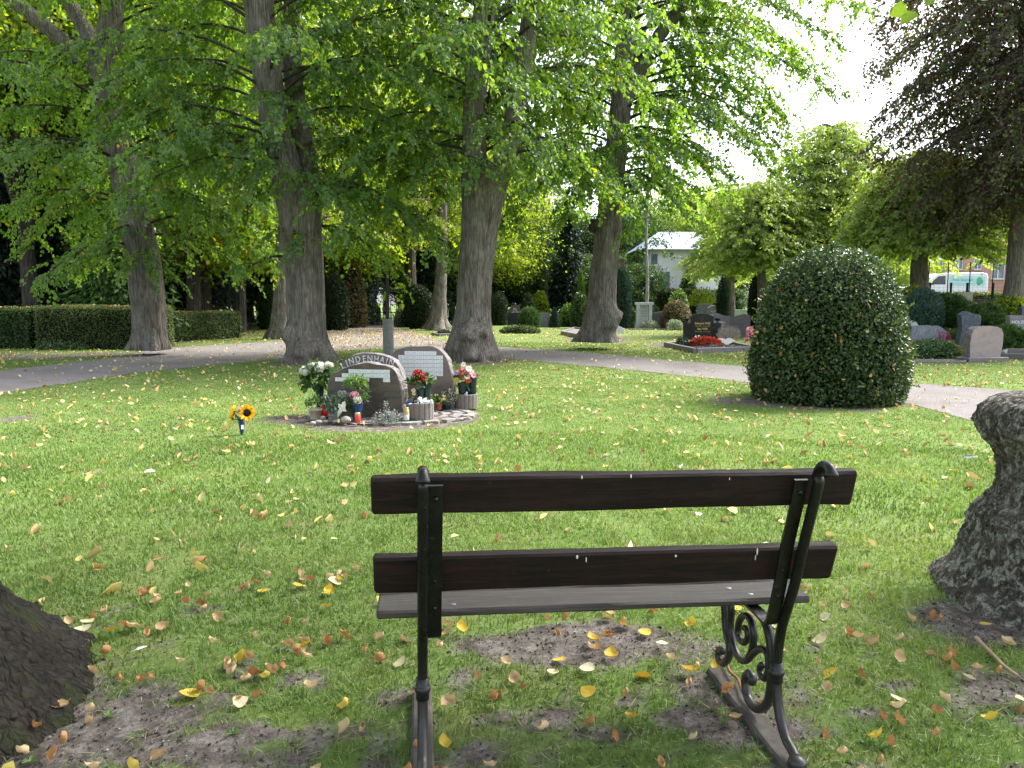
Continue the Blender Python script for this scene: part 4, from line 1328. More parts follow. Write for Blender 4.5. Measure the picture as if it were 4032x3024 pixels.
def trunk(name, cl, depth, mat, parent, lobes=None, burls=(), seed=0, nseg=130, step=.05, bark=.034, flare=.22, world0=(0, 0, 0), kz=1.1, depth_at=None):
    """cl: (px, py, width px) from the foot upward, at a given distance"""
    pts = np.array([list(P(a, b, depth)) + [W(w, depth) / 2] for a, b, w in cl])
    z = pts[:, 2]
    zz_ = np.arange(z[0] - .12, z[-1], step)
    X = np.interp(zz_, z, pts[:, 0]); Y = np.full(len(zz_), depth); Rr = np.interp(zz_, z, pts[:, 3])
    def sm(a, k=5):
        q = np.pad(a, k, mode='edge'); return np.convolve(q, np.ones(2 * k + 1) / (2 * k + 1), 'valid')
    X, Rr = sm(X), sm(Rr, 2)
    th = np.linspace(0, 2 * PI, nseg, endpoint=False)
    TH, ZZ = np.meshgrid(th, zz_)
    RR = np.repeat(Rr[:, None], nseg, 1)
    h = ZZ - zz_[0]
    # swelling roots toward the foot
    q = np.stack([np.cos(TH) * 2.3 + seed, np.sin(TH) * 2.3, h * .5], -1).reshape(-1, 3)
    lob = (fbm(q, seed + 3, 3) - .5).reshape(TH.shape)
    RR = RR * (1 + lob * (.12 + flare * 4.6 * np.exp(-h / .42)))
    # furrowed bark
    rm = max(.12, float(Rr.mean()))
    q = np.stack([np.cos(TH) * rm * 13, np.sin(TH) * rm * 13, ZZ * kz], -1).reshape(-1, 3)
    f1 = np.abs(fbm(q, seed + 11, 3) - .5).reshape(TH.shape) * 2
    q2 = np.stack([np.cos(TH) * rm * 4, np.sin(TH) * rm * 4, ZZ * .9], -1).reshape(-1, 3)
    f2 = (fbm(q2, seed + 17, 4) - .5).reshape(TH.shape)
    RR = RR + bark * (f1 - .3) * 1.6 + f2 * bark * 3.2
    V = np.stack([X[:, None] + RR * np.cos(TH), Y[:, None] + RR * np.sin(TH), ZZ], -1)
    for bp, br, ba in burls:
        c = np.array(bp)
        d = np.linalg.norm(V - c, axis=-1) / br
        w = np.exp(-d * d * 1.6)
        nz = fbm((V * 5).reshape(-1, 3), seed + 29, 4).reshape(TH.shape) * 1.25 - .12
        out = V.copy(); out[..., 0] -= X[:, None]; out[..., 1] -= Y[:, None]; out[..., 2] = 0
        V = V + unit(out) * (w * ba * (.55 + nz * .95))[..., None]
    n0 = len(zz_)
    idx = np.arange(n0 * nseg).reshape(n0, nseg)
    F = np.stack([idx[:-1], np.roll(idx[:-1], -1, 1), np.roll(idx[1:], -1, 1), idx[1:]], -1).reshape(-1, 4)
    me = np_mesh(name, V.reshape(-1, 3) - np.asarray(world0, float), F, mat, smooth=True)
    return link(name, me, parent)

def limb_tubes(mb, paths):
    for p, r in paths: mb.tube(p, r, 6, cap=False)

class Crown:
    """limbs, twigs and leaves growing from a stem given as axis(z) -> x, y"""
    def __init__(s, seed): s.rng = np.random.default_rng(seed); s.L = Leaves(); s.tw = MB(); s.seed = seed
    def limb(s, start, az, length, rise=.45, sag=.75, leaf=.085, per=22, sprays=.28, sec=.40, t0=.2, r0=.05, full=True, tw=True, seclen=1.05, hang=.85, pick=None, nsides=5):
        rng = s.rng
        n = 12
        t = np.linspace(0, 1, n)
        wob = rng.normal(0, .10)
        a = az + wob * t * 2
        hx = np.cumsum(np.cos(a)) / n * length; hy = np.cumsum(np.sin(a)) / n * length
        p = np.stack([start[0] + hx - hx[0], start[1] + hy - hy[0], start[2] + length * (rise * t - sag * t * t)], -1)
        p += (rng.normal(0, .03, (n, 3)) * t[:, None])
        if tw: s.tw.tube(p, r0 * (1 - .85 * t), nsides, cap=False)
        k = max(2, int(length / sec))
        O, D, Ls = [], [], []
        for i in range(k):
            tt = t0 + (1 - t0) * (i + rng.uniform(0, .9)) / k
            b = np.array([np.interp(tt, t, p[:, j]) for j in range(3)])
            sl = seclen * rng.uniform(.55, 1.25) * (1.15 - .6 * tt)
            side = (1 if i % 2 else -1) * rng.uniform(.5, 1.25)
            aa = az + side
            dr = np.array([math.cos(aa), math.sin(aa), rng.uniform(-.25, .25)])
            m_ = max(2, int(sl / sprays))
            q0 = b
            pts2 = [b + dr * sl * x + np.array([0, 0, -hang * .5 * sl * x * x]) for x in np.linspace(0, 1, 4)]
            if tw: s.tw.tube(pts2, [r0 * .3, r0 * .22, r0 * .14, r0 * .07], 3, cap=False)
            for j in range(m_):
                x = (j + rng.uniform(.2, 1)) / m_
                o = b + dr * sl * x + np.array([0, 0, -hang * .5 * sl * x * x])
                sa = aa + (1 if j % 2 else -1) * rng.uniform(.2, 1.1)
                O.append(o); D.append((math.cos(sa), math.sin(sa), rng.uniform(-.35, .2))); Ls.append(rng.uniform(.32, .7) * min(1.3, .6 + .4 * seclen))
            O.append(b); D.append((math.cos(az), math.sin(az), -.1)); Ls.append(rng.uniform(.3, .6))
        s.sprays(np.array(O), np.array(D), np.array(Ls), leaf, per, hang, full)
    def sprays(s, O, D, Ls, leaf, per, hang=.5, full=True):
        rng = s.rng
        m = len(O)
        D = unit(D)
        n = m * per
        i = np.repeat(np.arange(m), per)
        tt = np.tile(np.linspace(.08, 1, per), m) + rng.uniform(-.03, .03, n)
        sgn = np.tile(np.where(np.arange(per) % 2 == 0, 1., -1.), m)
        up = np.array([0, 0, 1.])
        S = unit(np.cross(D, up))[i]
        Dn = D[i]
        b = O[i] + Dn * (Ls[i] * tt)[:, None] - up * (hang * tt * tt * Ls[i])[:, None]
        b = b + S * (sgn * rng.uniform(0, .05, n))[:, None] + rng.normal(0, .025, (n, 3))
        T = Dn * rng.uniform(.1, .7, n)[:, None] + S * (sgn * rng.uniform(.3, .9, n))[:, None] - up * rng.uniform(.3, 1.6, n)[:, None] + rng.normal(0, .3, (n, 3))
        N = up * rng.uniform(.1, 1.0, n)[:, None] + Dn * rng.uniform(.2, 1.2, n)[:, None] + rng.normal(0, .5, (n, 3))
        sz = leaf * rng.uniform(.65, 1.2, n)
        r = np.clip(rng.uniform(0, 1, n) * .62 + np.repeat(rng.uniform(0, .34, m), per) + .0, 0, .95)
        yl = rng.uniform(0, 1, n) > .992
        r = np.where(yl, rng.uniform(.97, 1, n), r)
        s.L.add(b, T, N, sz, sz * .88, r, full)
    def finish(s, parent, mat, bark, off, twigs=True):
        o = link('crown', s.L.mesh('crown', mat, off), parent)
        if twigs and s.tw.v:
            s.tw.v = [(a - off[0], b - off[1], c - off[2]) for a, b, c in s.tw.v]
            s.tw.build('branches', bark, parent)
        return o

def linden(name, label, cl, depth, seed, limbs, stems=(), burls=(), z0=3.4, z1=11.5, rad=4.6, nlimb=46, group=None, lobe_flare=.22, aim=None, mat=None, leaf=.108, low=None, open_front=.6):
    base = P(cl[0][0], cl[0][1], depth)
    off = np.array([base[0], depth, float(gz(base[0], depth))])
    t = thing(name, label, 'tree', off, 0, group)
    trunk('trunk', cl, depth, BARK, t, burls=burls, seed=seed, world0=off, flare=lobe_flare)
    pts = np.array([list(P(a, b, depth)) + [W(w, depth) / 2] for a, b, w in cl])
    for st in stems:
        sp = np.array([list(P(a, b, depth + d)) + [W(w, depth) / 2] for a, b, w, d in st])
        pp = spline(sp[:, :3], 40)
        rr_ = np.interp(np.linspace(0, 1, len(pp)), np.linspace(0, 1, len(sp)), sp[:, 3])
        mb = MB(); mb.tube(pp - off, rr_, 20, cap=True)
        V = np.array(mb.v)
        q = np.stack([V[:, 0] * 11, V[:, 1] * 11, V[:, 2] * 1.4], -1)
        V[:, :2] += ((fbm(q, seed + 5, 3) - .5) * .06)[:, None] * unit(np.stack([V[:, 0] - V[:, 0].mean(), V[:, 1] - V[:, 1].mean()], -1))
        mb.v = [tuple(x) for x in V]
        mb.build('stem', BARK, t)
    cr = Crown(seed)
    rng = cr.rng
    ax = lambda z: (np.interp(z, pts[:, 2], pts[:, 0]), depth)
    for i in range(int(nlimb * 1.15)):
        z = z0 + (z1 - z0) * ((i + rng.uniform(0, 1)) / (nlimb * 1.15)) ** 1.0
        az = i * 2.39996 + rng.uniform(-.3, .3)
        front = math.cos(az + PI / 2) > .6
        if front and z < 9.5 and rng.uniform() < open_front: continue
        fz = (z - z0) / (z1 - z0)
        ln = rad * (.78 + .35 * math.sin(PI * min(1, fz * 1.1 + .12))) * rng.uniform(.75, 1.12)
        x, y = ax(z)
        cr.limb((x, y, z), az, ln, rise=.55 + .25 * fz, sag=.62 + .18 * (1 - fz), leaf=leaf, r0=.045, tw=True)
    for (px, py, az, ln, rise, sag) in limbs:
        q = P(px, py, depth)
        cr.limb(q, R(az), ln, rise=rise, sag=sag, leaf=leaf, r0=.05)
    cr.finish(t, mat or LIME, BARKD, off)
    # a sparse top above the picture, so that light falls through it as through a real crown
    return t

GL = 'old linden trees round the lawn'
# az in degrees: 0 = right, -90 = toward the bench, 180 = left, 90 = away
T_A = linden('linden_tree', 'old leaning linden rising between the two clipped hedges', 
    [(592, 1362, 150), (590, 1335, 128), (588, 1290, 118), (582, 1200, 122), (572, 1090, 128), (560, 1000, 122), (545, 930, 122), (520, 800, 112), (480, 640, 108), (450, 500, 104), (430, 380, 100), (425, 200, 96), (440, 60, 84), (450, -150, 66), (455, -500, 40)],
    22.5, 11, [(560, 1000, -60, 2.6, .3, .6), (560, 980, -130, 2.8, .35, .65), (545, 940, 10, 3.0, .35, .62), (560, 1010, 190, 2.8, .3, .6), (540, 900, -95, 2.0, .2, .5), (520, 800, -30, 4.0, .4, .6), (520, 820, 170, 4.2, .45, .7), (480, 640, -120, 4.2, .4, .6)],
    stems=[[(440, 400, 70, 0), (380, 270, 62, -.2), (280, 190, 56, -.5), (150, 80, 50, -.8), (20, -20, 44, -1.2), (-150, -180, 34, -1.6)],
           [(440, 380, 74, 0), (400, 240, 64, .2), (350, 140, 60, .3), (280, 20, 54, .4), (200, -160, 44, .5)]],
    z0=3.6, z1=12.0, rad=4.6, nlimb=46, open_front=.95)
bB = 20.3
T_B = linden('linden_tree', 'stout linden left of the memorial stones, leaning left with a twin stem',
    [(1222, 1425, 212), (1218, 1385, 172), (1210, 1320, 146), (1203, 1240, 140), (1197, 1120, 140), (1193, 1020, 146), (1190, 940, 156), (1178, 850, 160), (1150, 740, 138), (1118, 640, 116), (1092, 540, 110), (1072, 420, 106), (1050, 270, 108), (1030, 130, 108), (1018, 0, 104), (1005, -200, 84), (995, -500, 50)],
    bB, 23, [(1150, 900, -70, 1.3, .1, .5), (1130, 1010, 200, 1.1, .1, .45), (1120, 640, -100, 2.6, .2, .7), (1120, 700, -40, 3.0, .3, .75), (1110, 600, 190, 4.6, .4, .7), (1100, 560, -140, 4.6, .4, .7), (1240, 780, 20, 4.0, .35, .72), (1240, 760, -15, 3.6, .3, .72), (1190, 900, 40, 3.4, .3, .7), (1100, 560, -95, 2.4, .2, .6), (1080, 400, -80, 3.0, .2, .6)],
    stems=[[(1225, 900, 70, .15), (1222, 760, 84, .25), (1205, 620, 82, .45), (1180, 500, 78, .7), (1160, 350, 74, .9), (1150, 180, 70, 1.1), (1150, -50, 60, 1.3), (1150, -300, 40, 1.5)]],
    burls=[(P(1222, 800, bB - .35), .42, .08), (P(1150, 990, bB - .4), .22, .06), (P(1128, 1320, bB - .45), .35, .2), (P(1225, 1370, bB - .62), .32, .28), (P(1180, 1395, bB - .6), .25, .22), (P(1280, 1390, bB - .5), .25, .2)],
    z0=4.2, z1=12.0, rad=5.0, nlimb=54)
bC = 20.6
T_C = linden('linden_tree', 'forked linden with a burled foot behind the memorial stones',
    [(1856, 1418, 232), (1858, 1370, 196), (1862, 1300, 160), (1868, 1200, 136), (1874, 1080, 134), (1882, 980, 138), (1890, 900, 142), (1898, 820, 156), (1906, 740, 176), (1912, 690, 190), (1915, 660, 186)],
    bC, 37, [(1880, 640, -90, 2.2, .2, .6), (1860, 620, -120, 2.4, .25, .65), (1960, 640, -60, 2.6, .3, .7), (1980, 620, -20, 3.4, .35, .75), (1860, 600, 190, 4.4, .35, .72), (1860, 560, -150, 4.2, .35, .7), (1890, 480, -85, 2.6, .2, .65), (1980, 520, -70, 3.0, .3, .7), (1900, 620, 90, 4.0, .3, .8), (1860, 640, 150, 4.5, .3, .8), (2000, 560, 20, 4.2, .35, .8)],
    stems=[[(1872, 720, 90, .1), (1868, 620, 96, 0), (1868, 480, 92, 0), (1874, 330, 88, 0), (1890, 160, 86, 0), (1912, 0, 84, 0), (1930, -250, 60, 0), (1940, -500, 40, 0)],
           [(1950, 720, 96, -.05), (1978, 640, 84, -.1), (2008, 540, 74, -.15), (2036, 400, 70, -.2), (2062, 220, 68, -.2), (2090, 60, 66, -.2), (2130, -160, 52, -.2), (2160, -420, 34, -.2)]],
    burls=[(P(1840, 1320, bC - .62), .40, .36), (P(1905, 1310, bC - .6), .26, .24), (P(1790, 1375, bC - .5), .28, .2), (P(1860, 1400, bC - .75), .22, .26), (P(1925, 1390, bC - .6), .22, .2)],
    z0=5.4, z1=12.5, rad=5.0, nlimb=54, lobe_flare=.28)
bD = 25.5
T_D = linden('linden_tree', 'linden with a bulging right foot and a birdhouse on its trunk',
    [(2348, 1332, 156), (2352, 1300, 128), (2360, 1250, 120), (2366, 1200, 110), (2372, 1120, 108), (2378, 1040, 106), (2388, 960, 106), (2394, 900, 104), (2402, 820, 94), (2410, 740, 90), (2420, 640, 86), (2436, 500, 82), (2450, 350, 78), (2460, 200, 72), (2470, 0, 64), (2480, -300, 46), (2490, -600, 30)],
    bD, 41, [(2420, 700, -90, 3.0, .2, .75), (2410, 720, -130, 3.0, .2, .75), (2420, 700, -50, 3.4, .25, .75), (2420, 640, 200, 4.0, .3, .8), (2430, 600, -100, 3.6, .25, .7), (2430, 560, -70, 3.6, .25, .7), (2440, 480, -20, 5.2, .4, .75), (2440, 420, 0, 6.0, .5, .72), (2450, 380, 10, 6.4, .6, .75), (2450, 300, -12, 6.8, .6, .72), (2450, 250, 25, 6.6, .6, .7), (2460, 150, 5, 7.4, .5, .6), (2460, 100, -20, 7.4, .5, .6), (2460, 60, 15, 7.6, .5, .6), (2470, 0, -5, 7.8, .5, .55), (2470, -60, 10, 8.0, .5, .55), (2440, 520, 20, 4.8, .4, .8), (2440, 440, -45, 5.0, .4, .75)],
    stems=[[(2455, 420, 56, 0), (2490, 330, 56, 0), (2545, 230, 54, 0), (2610, 120, 50, 0), (2690, 20, 46, 0), (2800, -120, 38, 0), (2950, -300, 24, 0)]],
    burls=[(P(2412, 1245, bD - .3), .42, .30), (P(2395, 1285, bD - .45), .3, .22), (P(2320, 1310, bD - .3), .3, .07)],
    z0=5.4, z1=13.5, rad=5.2, nlimb=54)
# two lindens farther back, beside the way to the gate
def back_linden(label, cl, depth, seed, z0, z1, rad, n, mat, leaf=.12):
    base = P(cl[0][0], cl[0][1], depth)
    off = np.array([base[0], depth, float(gz(base[0], depth))])
    t = thing('linden_tree', label, 'tree', off)
    trunk('trunk', cl, depth, BARK, t, seed=seed, world0=off, flare=.4, nseg=48, step=.1, bark=.03)
    pts = np.array([list(P(a, b, depth)) for a, b, w in cl])
    cr = Crown(seed)
    for i in range(n):
        z = z0 + (z1 - z0) * (i + cr.rng.uniform(0, 1)) / n
        x = np.interp(z, pts[:, 2], pts[:, 0])
        cr.limb((x, depth, z), i * 2.4, rad * cr.rng.uniform(.7, 1.1), .6, .75, leaf=leaf, per=14, sec=.5, sprays=.4, seclen=1.3, full=False, nsides=4)
    cr.finish(t, mat, BARK, off)
    return t
back_linden('gnarled linden with splayed roots beside the dark clipped yews', [(1722, 1288, 96), (1722, 1270, 78), (1724, 1240, 66), (1728, 1200, 60), (1734, 1150, 50), (1736, 1090, 46), (1738, 1000, 42), (1740, 800, 38), (1742, 400, 30), (1742, 0, 20)], 44, 51, 4.6, 15, 6.0, 44, YELL)
back_linden('linden trunk half hidden behind the stout linden with the twin stem', [(1100, 1322, 110), (1102, 1300, 84), (1105, 1260, 72), (1108, 1200, 64), (1110, 1100, 58), (1112, 1000, 54), (1115, 800, 46), (1115, 400, 36), (1115, 0, 24)], 33, 52, 4.4, 14, 5.5, 44, YELL)

# hornbeams lining the street side, and the copper beech
def street_tree(cl, depth, seed, z0, z1, rad, n, leaf, rise=.42, sag=.55, hang=.45, topc=.86, low=1.0):
    base = P(cl[0][0], cl[0][1], depth)
    off = np.array([base[0], depth, float(gz(base[0], depth))])
    t = thing('street_tree', None, None, off)
    cl = [(cl[0][0], None, cl[0][2])] + list(cl[1:])
    d = ray(cl[0][0], 1512)
    # foot on the ground
    foot_py = 1512 - FPX * 0
    zf = off[2]
    # pixel row of the foot at this distance
    lo, hi = 900, 1500
    for _ in range(40):
        mid = (lo + hi) / 2
        if P(cl[0][0], mid, depth)[2] > zf: lo = mid
        else: hi = mid
    cl = [(cl[0][0], hi, cl[0][2])] + list(cl[1:])
    trunk('trunk', cl, depth, BARK, t, seed=seed, world0=off, flare=.25, nseg=40, step=.1, bark=.025)
    pts = np.array([list(P(a, b, depth)) for a, b, w in cl])
    cr = Crown(seed)
    for i in range(n):
        f = (i + cr.rng.uniform(0, 1)) / n
        z = z0 + (z1 - z0) * f
        x = np.interp(z, pts[:, 2], pts[:, 0])
        ln = rad * (1.05 - topc * f ** 1.8) * cr.rng.uniform(.75, 1.1) * (low + (1 - low) * min(1, f * 2.5))
        cr.limb((x, depth, z), i * 2.4 + cr.rng.uniform(-.3, .3), ln, rise + .2 * f, sag, leaf=leaf, per=16, sec=.36, sprays=.32, seclen=1.2, full=False, hang=hang, t0=.12, nsides=4)
    return t, cr, off
hb = [('pale green hornbeam standing left of the clipped holly', (3000, 1180, 34), 36, 61, 3.2, 5.8, 2.9, 2.9),
      ('tall pale hornbeam rising behind the clipped holly', (3260, 1180, 40), 38, 62, 3.4, 8.8, 4.6, 3.0),
      ('pale hornbeam with a knobbly trunk in front of the parked van', (3622, 1160, 64), 31, 63, 3.4, 6.2, 4.0, 3.0),
      ('slender pale hornbeam farther off between the two cypresses', (2880, 1180, 26), 52, 64, 3.4, 7.8, 3.2, 3.0)]
for lab, (px, py, w), dep, sd0, z0, z1, rad, _ in hb:
    t, cr, off = street_tree([(px, py, w * 1.3), (px, py - 60, w), (px - 6, py - 110, w * .95), (px + 8, py - 200, w * .8), (px, py - 420, w * .5)], dep, sd0, z0, z1 + 1.2, rad, 104, .135)
    tag(t, lab, 'tree'); t.name = 'hornbeam'
    cr.finish(t, HORN, BARKD, off)
t, cr, off = street_tree([(3985, 1210, 100), (3990, 1150, 70), (4000, 1080, 64), (4008, 1000, 70), (4020, 800, 64), (4030, 500, 56), (4040, 100, 44), (4040, -100, 26)], 26.5, 71, 4.6, 13.5, 5.2, 150, .118, rise=.5, sag=.85, hang=1.2, topc=.15, low=.55)
tag(t, 'big copper beech with drooping purple leaves at the right edge', 'tree'); t.name = 'copper_beech'
cr.finish(t, BEECH, BARK, off)

# the two nearest trees: only their feet are in the picture, their crowns hang overhead
def overhead(t, off, seed, z0, z1, rad, n, leaf=.10, az0=0):
    cr = Crown(seed)
    for i in range(n):
        f = (i + cr.rng.uniform(0, 1)) / n
        cr.limb((off[0], off[1], z0 + (z1 - z0) * f), az0 + i * 2.4, rad * (1.05 - .3 * f) * cr.rng.uniform(.8, 1.1), .62, .40, leaf=leaf, per=14, sec=.45, sprays=.36, seclen=1.4, full=False, nsides=4)
    # the skirt of the crown is lifted: nothing hangs low over the lawn
    Fk, Vk, rk, n0 = [], [], [], 0
    for V, F, r_ in zip(cr.L.V, cr.L.F, cr.L.r):
        Q = V.reshape(-1, 4, 3)
        k = Q[:, 0, 2] > 2.15 + .42 * np.maximum(0, Q[:, 0, 1])
        Q = Q[k]
        Vk.append(Q.reshape(-1, 3)); Fk.append(n0 + np.arange(len(Q) * 4).reshape(-1, 4)); rk.append(r_[k]); n0 += len(Q) * 4
    cr.L.V, cr.L.F, cr.L.r, cr.L.n = Vk, Fk, rk, n0
    w = np.array(cr.tw.v); good = w[:, 2] > 2.15 + .42 * np.maximum(0, w[:, 1])
    cr.tw.f, cr.tw.sm = [list(q) for q in zip(*[(f, s_) for f, s_ in zip(cr.tw.f, cr.tw.sm) if all(good[j] for j in f)])]
    return cr
c = G(-150, 2640); off = np.array([-2.62, 2.65, 0])
t = thing('linden_tree', 'dark mossy tree foot sloping into the picture beside bare earth', 'tree', off)
def near_trunk(name, prof, off, mat, parent, seed, burl=(), nseg=110, step=.025, bark=.02, kz=5, lean=None, lob=.5):
    zz_ = np.arange(-.12, prof[-1][1], step)
    Rr = np.interp(zz_, [p[1] for p in prof], [p[0] for p in prof])
    Xc = np.interp(zz_, [p[1] for p in prof], [p[2] if len(p) > 2 else 0 for p in prof])
    th = np.linspace(0, 2 * PI, nseg, endpoint=False)
    TH, ZZ = np.meshgrid(th, zz_)
    q = np.stack([np.cos(TH) * 1.8 + seed, np.sin(TH) * 1.8, ZZ * .6], -1).reshape(-1, 3)
    l = (fbm(q, seed, 3) - .5).reshape(TH.shape)
    RR = Rr[:, None] * (1 + l * lob * np.exp(-ZZ / .5))
    q = np.stack([np.cos(TH) * 6, np.sin(TH) * 6, ZZ * kz], -1).reshape(-1, 3)
    f1 = np.abs(fbm(q, seed + 2, 4) - .5).reshape(TH.shape) * 2
    q = np.stack([np.cos(TH) * 22, np.sin(TH) * 22, ZZ * kz * 4], -1).reshape(-1, 3)
    f2 = (fbm(q, seed + 4, 3) - .5).reshape(TH.shape)
    q = np.stack([np.cos(TH) * 55, np.sin(TH) * 55, ZZ * kz * 10], -1).reshape(-1, 3)
    f3 = (fbm(q, seed + 6, 2) - .5).reshape(TH.shape)
    RR = RR + bark * (f1 - .3) * 2.4 + f2 * bark * 2.2 + f3 * bark * 1.2
    V = np.stack([Xc[:, None] + RR * np.cos(TH), RR * np.sin(TH), ZZ], -1)
    for bp, br, ba in burl:
        d = np.linalg.norm(V - np.array(bp), axis=-1) / br
        w = np.exp(-d ** 2 * 1.4)
        nz = fbm((V * 11).reshape(-1, 3), seed + 31, 4).reshape(TH.shape)
        nz2 = fbm((V * 34).reshape(-1, 3), seed + 33, 3).reshape(TH.shape)
        o = V - np.array([0, 0, 0]); o[..., 2] *= 0; o[..., 0] -= Xc[:, None]
        V = V + unit(o) * (w * ba * (.3 + nz * 1.1 + (nz2 - .5) * 1.3))[..., None]
    n0 = len(zz_)
    idx = np.arange(n0 * nseg).reshape(n0, nseg)
    F = np.stack([idx[:-1], np.roll(idx[:-1], -1, 1), np.roll(idx[1:], -1, 1), idx[1:]], -1).reshape(-1, 4)
    return link(name, np_mesh(name, V.reshape(-1, 3), F, mat, smooth=True), parent)
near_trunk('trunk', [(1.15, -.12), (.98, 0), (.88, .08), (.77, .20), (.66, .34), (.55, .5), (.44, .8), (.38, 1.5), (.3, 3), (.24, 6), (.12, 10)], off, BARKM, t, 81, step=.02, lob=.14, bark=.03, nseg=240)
cr = overhead(t, off, 91, 3.8, 9.5, 5.8, 40)
cr.finish(t, LIME, BARK, off)
# the burled one
yb = 3.85
xb = float(P(4160, 2300, yb)[0]) + .045
off = np.array([xb, yb, 0])
t = thing('linden_tree', 'lichen covered trunk with a lumpy burl at the right edge', 'tree', off)
def hz(py): return float(P(4032, py, yb)[2])
def xr(px, py): return xb - float(P(px, py, yb)[0])
edge = [(3640, 2420), (3670, 2390), (3705, 2350), (3785, 2270), (3828, 2210), (3842, 2140), (3885, 2030), (3952, 1970), (3978, 1890), (3972, 1820), (3935, 1755), (3898, 1715), (3888, 1675), (3905, 1625), (3945, 1590), (3990, 1565)]
prof = [(xr(a, b), hz(b)) for a, b in edge]
prof = [(prof[0][0] + .05, -.15)] + [p for p in prof if p[1] > -.1] + [(.16, hz(1540), .06), (.19, hz(1500), .16), (.22, hz(1440) + .2, .42), (.23, 2.0, .7), (.22, 4, .9), (.18, 7, .95), (.1, 9, .95)]
prof = sorted(prof, key=lambda p: p[1])
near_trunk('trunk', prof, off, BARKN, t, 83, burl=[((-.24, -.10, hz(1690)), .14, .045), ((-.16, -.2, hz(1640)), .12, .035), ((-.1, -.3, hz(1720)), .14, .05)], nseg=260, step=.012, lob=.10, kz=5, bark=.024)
cr = overhead(t, off, 92, 4.0, 9.5, 5.4, 40, az0=2.0)
# the one low twig that dips into the top right corner
O = np.array([P(3960, -80, 3.2), P(3700, -90, 3.2), P(3900, -120, 3.4)])
cr.finish(t, LIME, BARK, off)
# ================================================================ SHRUBS, HEDGES, GRAVES, THE GATE AND THE STREET BEHIND
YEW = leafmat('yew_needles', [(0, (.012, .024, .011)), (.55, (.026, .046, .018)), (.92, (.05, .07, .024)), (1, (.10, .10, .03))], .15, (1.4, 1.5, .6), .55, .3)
HEDGE = leafmat('hedge_leaf', [(0, (.058, .085, .033)), (.5, (.10, .14, .05)), (.9, (.155, .195, .068)), (1, (.24, .23, .09))], .2, (1.4, 1.5, .6), .55, .3)
HOLLY = leafmat('holly_leaf', [(0, (.024, .050, .018)), (.5, (.048, .085, .026)), (.82, (.08, .125, .034)), (1, (.18, .24, .055))], .15, (1.4, 1.6, .6), .36, .45)
THUJA = leafmat('thuja_spray', [(0, (.06, .13, .025)), (.5, (.10, .19, .035)), (1, (.16, .26, .05))], .3, (1.4, 1.5, .5), .6, .25)
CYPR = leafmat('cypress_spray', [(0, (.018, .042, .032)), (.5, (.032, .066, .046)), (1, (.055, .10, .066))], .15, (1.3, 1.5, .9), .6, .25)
JUNI = leafmat('juniper_spray', [(0, (.026, .06, .018)), (.5, (.05, .105, .026)), (1, (.10, .17, .04))], .2, (1.4, 1.5, .5), .6, .25)
BLUEJ = leafmat('blue_conifer_spray', [(0, (.03, .07, .05)), (.5, (.06, .12, .085)), (1, (.12, .19, .14))], .15, (1.3, 1.4, .9), .6, .25)
YELG = leafmat('golden_shrub_leaf', [(0, (.13, .19, .02)), (.5, (.23, .30, .035)), (1, (.38, .42, .06))], .35, (1.4, 1.4, .5), .55, .25)
RUSS = leafmat('russet_shrub_leaf', [(0, (.07, .06, .03)), (.5, (.13, .105, .05)), (1, (.22, .16, .09))], .25, (1.4, 1.4, .7), .6, .25)
VARI = leafmat('pale_variegated_leaf', [(0, (.14, .18, .12)), (.5, (.28, .33, .24)), (1, (.5, .52, .42))], .2, (1.2, 1.3, .9), .6, .25)
IVY = leafmat('ivy_leaf', [(0, (.03, .075, .025)), (.5, (.07, .14, .05)), (.85, (.13, .21, .09)), (1, (.22, .30, .14))], .15, (1.3, 1.4, .7), .32, .5)
SPRUCE = leafmat('spruce_needles', [(0, (.03, .07, .018)), (.5, (.055, .115, .026)), (1, (.09, .17, .035))], .25, (1.5, 1.7, .5), .55, .3)
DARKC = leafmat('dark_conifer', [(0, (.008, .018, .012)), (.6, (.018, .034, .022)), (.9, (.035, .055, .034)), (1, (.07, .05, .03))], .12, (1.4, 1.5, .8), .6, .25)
PURPB = leafmat('grey_blue_conifer', [(0, (.03, .045, .042)), (.5, (.06, .085, .08)), (1, (.12, .15, .14))], .15, (1.2, 1.3, 1), .6, .25)
HULL = simple('dark_inner_hull', (.012, .016, .009), .95, .05, .4, 8)  # solid dark body added inside shrubs and hedges to stop see-through
DRY = leafmat('dry_leaf', [(0, (.30, .11, .04)), (.5, (.50, .26, .10)), (1, (.65, .48, .24))], .25, (1.2, 1.1, .8), .6, .25)

SHAPES = {
 'dome': lambda t: np.sqrt(np.clip(1 - t ** 2.4, 0, 1)) * (.86 + .14 * np.minimum(1, t / .25)),
 'ball': lambda t: np.sqrt(np.clip(1 - (2 * t - 1) ** 2, 0, 1)),
 'cone': lambda t: (1 - t) ** .8 * (.85 + .15 * np.minimum(1, t / .1)),
 'column': lambda t: np.clip(1 - t ** 6, 0, 1) ** .7 * (.72 + .28 * np.sin(PI * np.clip(t * .9 + .05, 0, 1))),
 'spire': lambda t: np.clip(1 - t ** 3.2, 0, 1) ** .8 * (.8 + .2 * np.sin(PI * np.clip(t, 0, 1))),
 'urnlike': lambda t: (.55 + .45 * t) * np.sqrt(np.clip(1 - t ** 5, 0, 1)),
 'holly': lambda t: np.interp(t, [0, .02, .12, .28, .5, .66, .78, .88, .95, 1], [.90, .94, .985, 1.0, .95, .86, .72, .56, .36, 0.0]),
}

